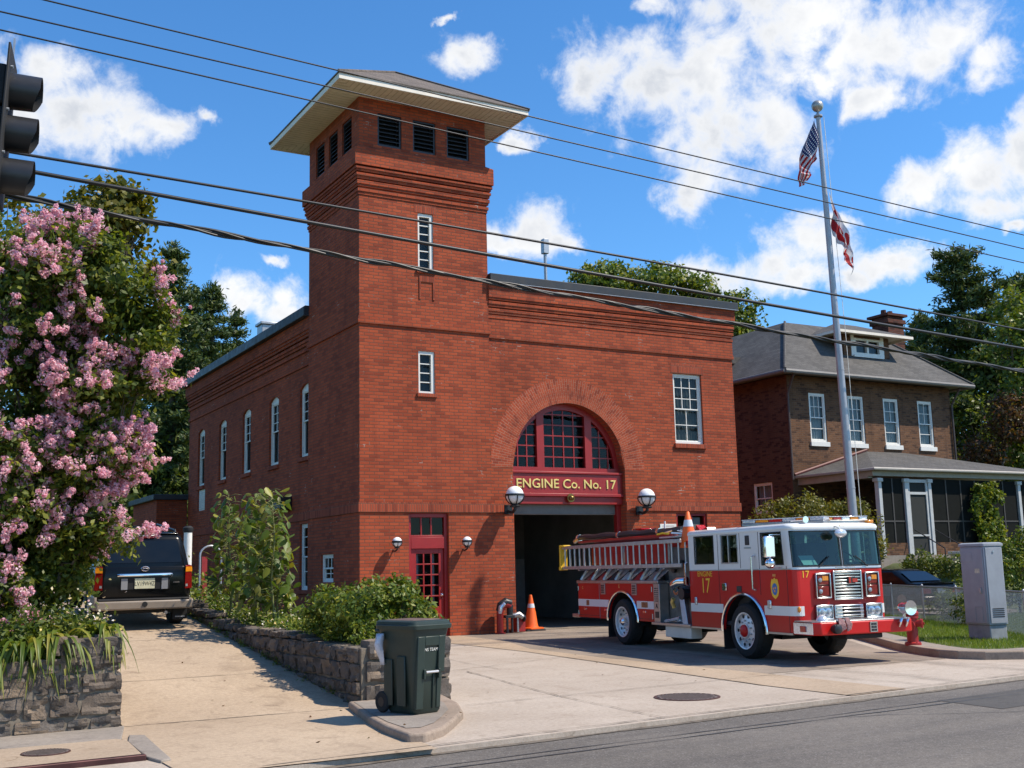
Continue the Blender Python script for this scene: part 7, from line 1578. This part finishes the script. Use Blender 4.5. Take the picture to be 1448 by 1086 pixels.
# woodland left of the station
fl = push([(-1.08, 21.95, 7.14, 1.71, 1.54, 3.71), (-.21, 19.07, 7.40, 1.09, .98, 3.0)], 1.35)
tree('broadleaf_tree', 'dark bushy tree beside the far left end of the station', (1.5, 35.5, .5), fl, 'leafdark', 14, per=2.4, nleaf=34, rad=.34, size=(.34, .20), tr=.3, gap=.25, freq=.4)
tree('broadleaf_tree', 'dark tree rising behind the small brick annex', (-1.2, 46, .5), push([(-2.46, 27.21, 8.29, 2.48, 2.23, 4.65)], 1.35), 'leafdark', 15, per=2.0, nleaf=34, rad=.4, size=(.38, .22), tr=.35, gap=.25, freq=.35)
tree('broadleaf_tree', 'low dark tree behind the black SUV and the annex', (0.6, 30.5, .3), push([(-1.74, 15.83, 4.44, 1.5, 1.3, 1.9), (-3.2, 16.5, 4.4, 1.6, 1.4, 2.0), (-2.6, 16.3, 2.9, 1.9, 1.4, 1.4)], 1.35), 'leafdark', 16, per=2.4, nleaf=30, rad=.32, size=(.32, .2), tr=.25, gap=.2, freq=.4)
def conifer(name, label, base, apex, R, seed, nwh=22, start=.12, mat='conifer', size=(.30, .05), droop=.12, loose=.25, power=.8, leafn=46):
    rng = np.random.default_rng(seed); o = thing(name, label, 'tree', base, 0); H_ = apex[2] - base[2]; lean = Vector((apex[0] - base[0], apex[1] - base[1], 0)); m = MB()
    m.tube([lean * (k / 10) + Vector((0, 0, -.2 + (H_ + .1) * k / 10)) for k in range(11)], [H_ * .022 * (1 - k / 10.5) + .015 for k in range(11)], 8)
    cs = []; ds = []
    for w in range(nwh):
        f = start + (1 - start) * (w / nwh) ** 1.0; z = H_ * f; nb = int(rng.integers(5, 8))
        for b in range(nb):
            a = 2 * math.pi * (b + rng.random()) / nb; l = R * (1 - f) ** power * rng.uniform(1 - loose * 1.6, 1 + loose) + .25
            up = rng.uniform(-droop, .28 + .25 * f); p0 = lean * f + Vector((0, 0, z)); p1 = p0 + Vector((math.cos(a) * l, math.sin(a) * l, l * up)); limb(m, p0, p1, H_ * .006 * (1 - f) + .012, .008, rng, 4, .03)
            ns_ = max(3, int(l / .22))
            for s_ in range(ns_):
                t = .22 + .8 * (s_ + rng.random()) / ns_; q = p0.lerp(p1, t) + Vector(rng.normal(size=3)) * .10 * (.4 + l * .25); cs.append(q); ds.append(Vector((math.cos(a), math.sin(a), .55)))
    for k in range(8): cs.append(lean + Vector((0, 0, H_ - .12 * k)) + Vector(rng.normal(size=3)) * .03 * k); ds.append(Vector((0, 0, 1)))
    cs = np.array(cs); ds = np.array(ds); n = leafn
    C_ = np.repeat(cs, n, 0) + rng.normal(size=(len(cs) * n, 3)) * np.array([.17, .17, .11]); U = np.repeat(ds, n, 0) + rng.normal(size=(len(cs) * n, 3)) * .7; N_ = rng.normal(size=C_.shape) + np.array([0, 0, .6])
    leaf_object('crown', C_, N_, size[0] * rng.uniform(.6, 1.2, len(C_)), size[1] * rng.uniform(.8, 1.6, len(C_)), mat, o, rng=rng, up=U, fold=.05); m.build('trunk', 'bark', o, sharp=180); return o
conifer('conifer', 'tall dark conifer nearest to the pink tree, left of the station', (2.9, 30.4, .5), (2.5, 30.4, 17.9), 3.1, 31, 24, size=(.34, .075), leafn=34)
conifer('conifer', 'dark conifer close above the left end of the station roof', (5.3, 32.7, .5), (5.1, 32.7, 16.6), 2.7, 32, 22, size=(.34, .075), leafn=34)
conifer('conifer', 'small conifer tip just over the side gutter of the station', (8.2, 38.2, .5), (8.0, 38.2, 16.7), 2.3, 33, 20, size=(.34, .075), leafn=30)
conifer('conifer', 'dark conifer between the other two conifers left of the station', (5.6, 37.6, .5), (5.4, 37.6, 17.6), 2.9, 34, 22, size=(.34, .075), leafn=34)
# trees showing over the station roof and right of it
tr_ = push([(24.36, 24.22, 16.6, 1.73, 1.56, 1.15), (23.35, 24.76, 16.8, .77, .69, .85)], 1.0)
tree('broadleaf_tree', 'green tree showing above the station coping, left of two', (24.2, 24.5, 1.4), tr_ + [(24.4, 24.4, 14, 2.2, 2, 2.2)], 'leafmid', 17, per=5, nleaf=32, rad=.22, size=(.26, .15), tr=.25, gap=.36, freq=.7)
tree('broadleaf_tree', 'green tree showing above the station coping, right of two', (27.2, 22.6, 1.4), [(26.7, 22.89, 16.6, 1.92, 1.73, 1.15), (28.57, 21.93, 16.0, 1.35, 1.21, 1.08), (27.4, 22.4, 14, 2.2, 2, 2)], 'leafmid', 18, per=5, nleaf=32, rad=.22, size=(.26, .15), tr=.25, gap=.36, freq=.7)
tree('broadleaf_tree', 'green tree between the station corner and the house roof', (30.6, 21, 1.4), [(30.63, 20.93, 14.8, 1.25, 1.14, 1.3), (30.3, 21.2, 12.4, 1.7, 1.6, 1.8)], 'leafmid', 19, per=5, nleaf=32, rad=.22, size=(.26, .15), tr=.22, gap=.34, freq=.7)
conifer('pine_tree', 'tall open pine right of the brown house chimney', (35.4, 10.3, 1.4), (35.0, 10.0, 16.3), 3.9, 41, 20, start=.22, size=(.34, .07), loose=.42, power=.55, leafn=44)
conifer('pine_tree', 'pine with a lopsided crown at the right edge behind the tall pine', (42.2, 11.9, 1.4), (41.9, 11.85, 16.2), 3.4, 42, 18, start=.2, size=(.36, .075), loose=.4, power=.6, leafn=36)
conifer('pine_tree', 'lower pine peeking over the house roof beside the chimney', (37.6, 14.8, 1.4), (37.4, 14.6, 14.2), 3.0, 43, 16, start=.2, size=(.36, .075), loose=.4, power=.6, leafn=36)
rt = push([(29.05, 4.47, 8.02, 1.43, 1.28, 2.28), (26.84, 3.76, 6.14, .96, .86, 1.64), (28.86, 5.61, 8.76, .73, .66, 1.17)], 1.15)
tree('broadleaf_tree', 'dark broadleaf tree right behind the porch of the brown house', (33.5, 8.0, 1.3), rt, 'leafdark', 20, per=4.5, nleaf=32, rad=.28, size=(.26, .15), tr=.25, gap=.26, freq=.5)
tree('broadleaf_tree', 'yellow tinted broadleaf tree at the right edge above the porch roof', (31.9, 5.2, 1.3), push([(26.44, 1.12, 9.3, 1.04, .94, 2.0), (26.77, 1.61, 5.37, 1.04, .94, 1.56)], 1.15), 'leafmid', 22, per=5.5, nleaf=32, rad=.24, size=(.22, .13), tr=.2, gap=.28, freq=.6)
tree('broadleaf_tree', 'bronze leaved small tree above the right end of the porch roof', (29.2, 4.9, 1.3), push([(24.6, .32, 6.42, .87, .78, .87), (23.81, .99, 5.22, .74, .67, .62)], 1.18), 'redleaf', 23, per=9, nleaf=30, rad=.2, size=(.17, .10), tr=.12, gap=.3, freq=.9)
# shrubs
tree('bush', 'dense green bush behind the green wheeled bin', (-4.42, -11.2, .70), [(-4.41, -11.3, 1.10, .62, .56, .39), (-4.68, -10.5, 1.04, .38, .34, .32), (-4.08, -11.8, .98, .32, .29, .29), (-4.72, -10.2, 1.18, .21, .19, .21), (-4.18, -11.35, 1.29, .33, .29, .22), (-4.02, -12.05, .90, .16, .14, .16)], 'leafmid', 24, per=130, nleaf=17, rad=.05, size=(.075, .034), tr=.03, cat='bush', gap=.22, inner=.3, freq=3, hexl=False)
sh_ = [(11.3, -1.9, 2.2, .8, .7, 1.0), (12.0, -2.3, 2.45, .9, .8, .95), (12.85, -2.75, 2.4, .85, .78, .95), (13.1, -3.3, 2.1, .55, .5, .95)]
tree('flowering_shrub', 'tall yellow green shrub right behind the cab of the fire engine', (12.4, -2.5, .1), sh_, 'leafyellow', 25, per=20, nleaf=24, rad=.11, size=(.12, .05), tr=.05, cat='shrub', gap=.3, freq=1.6)
tree('flowering_shrub', 'low leafy shrub against the right corner of the station', (11.0, -1.3, .02), [(10.9, -1.4, 1.9, .55, .5, .7), (10.6, -1.2, 1.4, .4, .4, .6)], 'leafmid', 26, per=22, nleaf=22, rad=.1, size=(.11, .05), tr=.04, cat='shrub', gap=.3, freq=1.6)
tree('hedge', 'clipped dark hedge in front of the house porch', (19.5, -1.7, 1.1), [(17.4, -1.6, 1.45, .6, .4, .38), (18.0, -2.2, 1.3, .6, .4, .38), (20.2, -1.6, 1.5, .8, .4, .4), (21.5, -1.5, 1.5, .8, .4, .42), (22.9, -1.5, 1.5, .9, .4, .42), (24.2, -1.5, 1.5, .8, .4, .45)], 'leafdark', 27, per=26, nleaf=24, rad=.09, size=(.10, .055), tr=.02, cat='hedge', gap=.15, inner=.35, freq=1.6)
tree('flowering_shrub', 'loose shrub with yellowish shoots behind the grey cabinet', (16.2, -5.6, .1), [(16.0, -5.5, 1.2, .7, .6, .8), (16.4, -5.8, 1.7, .55, .5, .55), (17.2, -6.3, 1.2, .7, .6, .8), (15.4, -5.0, .8, .5, .45, .6)], 'leafmid', 28, per=24, nleaf=22, rad=.1, size=(.12, .05), tr=.04, cat='shrub', gap=.32, freq=1.5)
tree('porch_ivy', 'dark ivy hanging over the screens of the house porch', (22.0, -.42, 1.3), [(21.7, -.45, 3.2, .42, .12, .85), (22.3, -.45, 3.35, .35, .12, .7), (22.0, -.5, 2.2, .55, .16, .6)], 'leafmid', 29, per=60, nleaf=18, rad=.07, size=(.11, .085), tr=.02, cat='ivy', gap=.25, freq=1.8)
tree('flowering_shrub', 'small weedy shrub at the fence beside the grey cabinet', (10.9, -8.4, .1), [(10.9, -8.3, .45, .4, .35, .35), (11.6, -8.0, .5, .4, .3, .4), (12.3, -6.6, .45, .4, .4, .35)], 'leafmid', 35, per=40, nleaf=18, rad=.07, size=(.09, .04), tr=.015, cat='shrub', gap=.3, freq=2)
# tall big leaved stalks along the driveway bed
def stalk(label, x, y, z0, h, seed, lean):
    rng = np.random.default_rng(seed); o = thing('tall_leafy_plant', label, 'plant', (x, y, z0), 0, 'tall plants beside the driveway'); m = MB(); C_ = []; N_ = []; S_ = []
    pts = [Vector((lean[0] * (k / 10) ** 1.6 + .02 * math.sin(k + seed), lean[1] * (k / 10) ** 1.6, h * k / 10)) for k in range(11)]; m.tube(pts, [.022 - .0016 * k for k in range(11)], 7)
    nl = int(h * 36)
    for k in range(nl):
        f = .20 + .80 * (k + rng.random()) / nl; i = min(9, int(f * 10)); p = pts[i].lerp(pts[i + 1], f * 10 - i); a = k * 2.4 + rng.random(); l = rng.uniform(.14, .34) * (1.05 - .35 * f)
        q = p + Vector((math.cos(a) * l, math.sin(a) * l, .10 * l)); m.tube([p, p.lerp(q, .5) + Vector((0, 0, .03)), q], [.006, .005, .003], 5)
        d = Vector((math.cos(a), math.sin(a), 0)); C_.append(q + d * .07); N_.append(Vector((d.x * .5, d.y * .5, .8)) + Vector(rng.normal(size=3)) * .25); S_.append(rng.uniform(.6, 1.1) * (1.1 - .35 * f))
    m.build('stem', 'stem', o, sharp=180); S_ = np.array(S_)
    C_ = np.array(C_); N_ = np.array(N_); k = rng.random(len(C_)) < .62
    hexleaf('leaves', C_[k], N_[k], .25 * S_[k], .155 * S_[k], 'leafmid', o, rng, .9); hexleaf('young_leaves', C_[~k], N_[~k], .20 * S_[~k], .105 * S_[~k], 'leafyellow', o, rng, .7); return o
stalk('tall big leaved plant nearest to the bush and bin', -4.6, -7.7, .72, 2.0, 51, (-.02, -.05)); stalk('tallest big leaved plant, next to the dark wall vent', -4.55, -7.25, .72, 2.22, 52, (.03, -.10))
stalk('big leaved plant in the middle of the tall row by the driveway', -4.62, -6.9, .72, 2.15, 53, (-.05, -.1)); stalk('big leaved plant behind the middle of the tall row by the driveway', -4.4, -6.3, .75, 2.2, 54, (.05, .05))
stalk('big leaved plant near the SUV end of the tall row', -4.65, -5.6, .75, 2.25, 55, (-.1, 0)); stalk('big leaved plant closest to the rear of the black SUV', -4.5, -5.0, .77, 2.05, 56, (-.12, .1)); stalk('shorter big leaved plant leaning over the stone wall', -4.75, -7.3, .72, 1.55, 57, (-.16, -.1)); stalk('young big leaved plant low under the tall row', -4.45, -7.5, .72, 1.25, 58, (0, -.05))
# strap leaved clumps hanging over the left wall
def straps(label, x, y, z, n, L, seed, out=(0, -1)):
    rng = np.random.default_rng(seed); m = MB()
    for k in range(n):
        a = math.atan2(out[1], out[0]) + rng.normal() * .8; l = L * rng.uniform(.6, 1.15); rise = rng.uniform(.35, .95); w = rng.uniform(.016, .034); b = Vector((rng.normal() * .07, rng.normal() * .05, 0)); pv = None; nx_, ny_ = -math.sin(a), math.cos(a); vs = []
        for i in range(8):
            t = i / 7; r = l * .75 * t; zz = l * (rise * 1.7 * t - 1.45 * t * t * (1 + .2 * rise)); ww = w * (1 - t ** 2.5) + .001
            p = b + Vector((math.cos(a) * r, math.sin(a) * r, zz)); vs += [p + Vector((nx_ * ww, ny_ * ww, .004)), p + Vector((0, 0, -.003)), p - Vector((nx_ * ww, ny_ * ww, -.004))]
        fs = []
        for i in range(7): fs += [(3 * i, 3 * i + 1, 3 * i + 4, 3 * i + 3), (3 * i + 1, 3 * i + 2, 3 * i + 5, 3 * i + 4)]
        m.add(vs, fs)
    o = m.build('strap_leaf_clump', 'strap', None, loc=(x, y, z), recalc=False, sharp=180); return tag(o, label, 'plant', 'strap leaved clumps on the wall')
for lab, x, y, z, n, L, sd in (('arching strap leaf clump at the corner of the stone wall', -7.95, -12.2, .96, 46, .42, 61), ('strap leaf clump just left of the raised wall corner', -8.42, -12.25, .86, 60, .50, 62), ('strap leaf clump in the middle of the wall top', -8.75, -12.27, .80, 60, .50, 63), ('strap leaf clump furthest left on the stone wall', -9.12, -12.27, .80, 60, .48, 64), ('yellowing strap leaf clump behind the wall corner', -7.95, -11.7, .96, 40, .45, 65), ('strap leaf clump set back under the pink tree', -8.5, -11.8, .9, 60, .5, 66)):
    straps(lab, x, y, z, n, L, sd)
# ground cover, small flowers, tufts: nobody would count these
rng = np.random.default_rng(71)
def cover(name, label, pts, nleaf, rad, size, mat, zflat=.6):
    pts = np.array(pts); C_ = np.repeat(pts, nleaf, 0) + np.abs(rng.normal(size=(len(pts) * nleaf, 3))) * np.array([0, 0, rad * zflat]) + rng.normal(size=(len(pts) * nleaf, 3)) * np.array([rad, rad, rad * .2]); N_ = rng.normal(size=C_.shape) * .7 + np.array([0, -.2, .8]); s_ = rng.uniform(.6, 1.3, len(C_))
    o = leaf_object(name, C_, N_, size[0] * s_, size[1] * s_, mat, rng=rng); return tag(o, label, 'ground cover', None, 'stuff')
pt = [(rng.uniform(-4.85, -4.05), rng.uniform(-12.2, -3.0), .71) for _ in range(420)]
cover('ground_cover', 'low green weeds filling the planting bed', pt, 34, .09, (.07, .03), 'leafmid', 1.3)
pt = [(rng.uniform(-4.9, -4.5), rng.uniform(-9.6, -3.5), .78) for _ in range(60)] + [(rng.uniform(-8.4, -7.9), rng.uniform(-12.3, -11.2), 1.05) for _ in range(26)]
cover('wild_flowers', 'small yellow and white flowers along the wall tops', pt, 5, .12, (.035, .03), 'flower', 1.5)
pt = [(rng.uniform(-9.9, -7.95), rng.uniform(-12.1, -8.5), .90) for _ in range(520)]
cover('ground_cover', 'low dark greenery under the pink tree', pt, 34, .10, (.075, .035), 'leafdark', 1.6)
pt = [(-5.04 + abs(rng.normal()) * -.05, y, drive_z(y) + .0) for y in rng.uniform(-12.3, -3.2, 150) if y > -9.5 or rng.random() < .4]
cover('wall_foot_weeds', 'thin weeds along the foot of the driveway wall', pt, 14, .035, (.05, .014), 'leafmid', 1.4)
pt = [(-4.6 + rng.normal() * .35, rng.uniform(-4.5, 9.0), .72) for _ in range(300)]
cover('ground_cover', 'rough greenery in the bed beside the black SUV', pt, 44, .16, (.10, .045), 'leafmid', 2.2)
pt = [(rng.uniform(-14, -7.9), rng.uniform(-8, 16), .88) for _ in range(500)]
cover('ground_cover', 'greenery on the left bank beside the driveway', pt, 26, .16, (.12, .06), 'leafdark', 2.0)
# garden post and hoop at the end of the bed
GP = thing('garden_post', 'white round garden post behind the tall plants by the SUV', 'post', (-4.25, -.9, .70)); m = MB(); m.cyl((0, 0, 0), (0, 0, 1.80), .085, n=14); m.build('post', 'white', GP); m = MB(); m.lathe([(.09, 1.8), (.11, 1.84), (.11, 1.9), (.06, 1.94)], n=14); m.build('cap', 'blackmatte', GP)
GH = thing('garden_hoop', 'pale metal garden hoop with red slat behind the tall plants', 'garden hoop', (-3.95, -1.6, .70)); m = MB(); m.tube([(-.22, 0, 0)] + [(-.22 * math.cos(t), 0, 1.30 + .2 * math.sin(t)) for t in [math.pi * k / 10 for k in range(11)]] + [(.22, 0, 0)], .02, 7); m.build('hoop', 'galv', GH); m = MB(); m.box(-.17, .03, .1, -.06, .06, 1.28); m.build('red_slat', 'hydrant', GH)
# lawn blades
def in_poly(x, y, P):
    c = False; j = len(P) - 1
    for i in range(len(P)):
        if (P[i][1] > y) != (P[j][1] > y) and x < (P[j][0] - P[i][0]) * (y - P[i][1]) / (P[j][1] - P[i][1]) + P[i][0]: c = not c
        j = i
    return c
GL = []
while len(GL) < 70000:
    x, y = rng.uniform(4.8, 17), rng.uniform(-13.8, -2.5)
    if in_poly(x, y, LAWN) and not (x > 13.8 and y > -5.7) and mnoise.noise(Vector((x, y, 0)) * 2.2) > rng.uniform(-1.2, .05): GL.append((x, y, .115))
GL = np.array(GL); hgt = rng.uniform(.035, .10, len(GL)); GL[:, 2] += hgt * .42; N_ = rng.normal(size=GL.shape) * np.array([1, 1, .25])
tag(leaf_object('grass', GL, N_, hgt, rng.uniform(.006, .012, len(GL)), 'grass', rng=rng, up=np.tile([0, 0, 1.0], (len(GL), 1)), fold=.0), 'short green lawn grass behind the kerb', 'grass', None, 'stuff')
# scattered leaf litter on the paving
LP = np.array([(rng.uniform(-4, 5), rng.uniform(-15, -2), .016) for _ in range(26)] + [(rng.uniform(-7.6, -5.1), y, drive_z(y) + .012) for y in rng.uniform(-15, -5, 26)] + [(-5.6 + rng.normal() * .5, -14 + rng.normal() * .6, .118) for _ in range(6)])
tag(leaf_object('leaf_litter', LP, rng.normal(size=LP.shape) * .2 + np.array([0, 0, 1]), rng.uniform(.03, .06, len(LP)), rng.uniform(.02, .035, len(LP)), 'redleaf', rng=rng), 'few dry leaves scattered on the paving', 'leaf litter', None, 'stuff')

# distant tree line beyond the houses, one mass
rng = np.random.default_rng(91); fc = []; fn = []
for k in range(3600):
    a = rng.uniform(-1.5, 2.0); d = rng.uniform(95, 150); x, y = CAMP.x + d * math.sin(a), CAMP.y + d * math.cos(a); h = 9 + 4 * mnoise.noise(Vector((a * 9, 0, 3))) + 2.5 * mnoise.noise(Vector((a * 40, 0, 8))); fc.append((x, y, ground_z(x, y) - .5 + h * rng.random() ** .7)); fn.append((-math.sin(a), -math.cos(a), .6))
C_, N_ = fill(np.array(fc), np.array(fn), 14, 1.0, rng); tag(leaf_object('distant_trees', C_, N_, rng.uniform(.7, 1.5, len(C_)), rng.uniform(.5, .9, len(C_)), 'leafdark', rng=rng), 'distant tree line along the horizon', 'trees', None, 'stuff')
pt = [(rng.uniform(-3.8, -.2), rng.uniform(-.4, 14), .07) for _ in range(260)]
cover('ground_cover', 'rough greenery along the foot of the side wall', pt, 30, .14, (.10, .045), 'leafmid', 1.6)
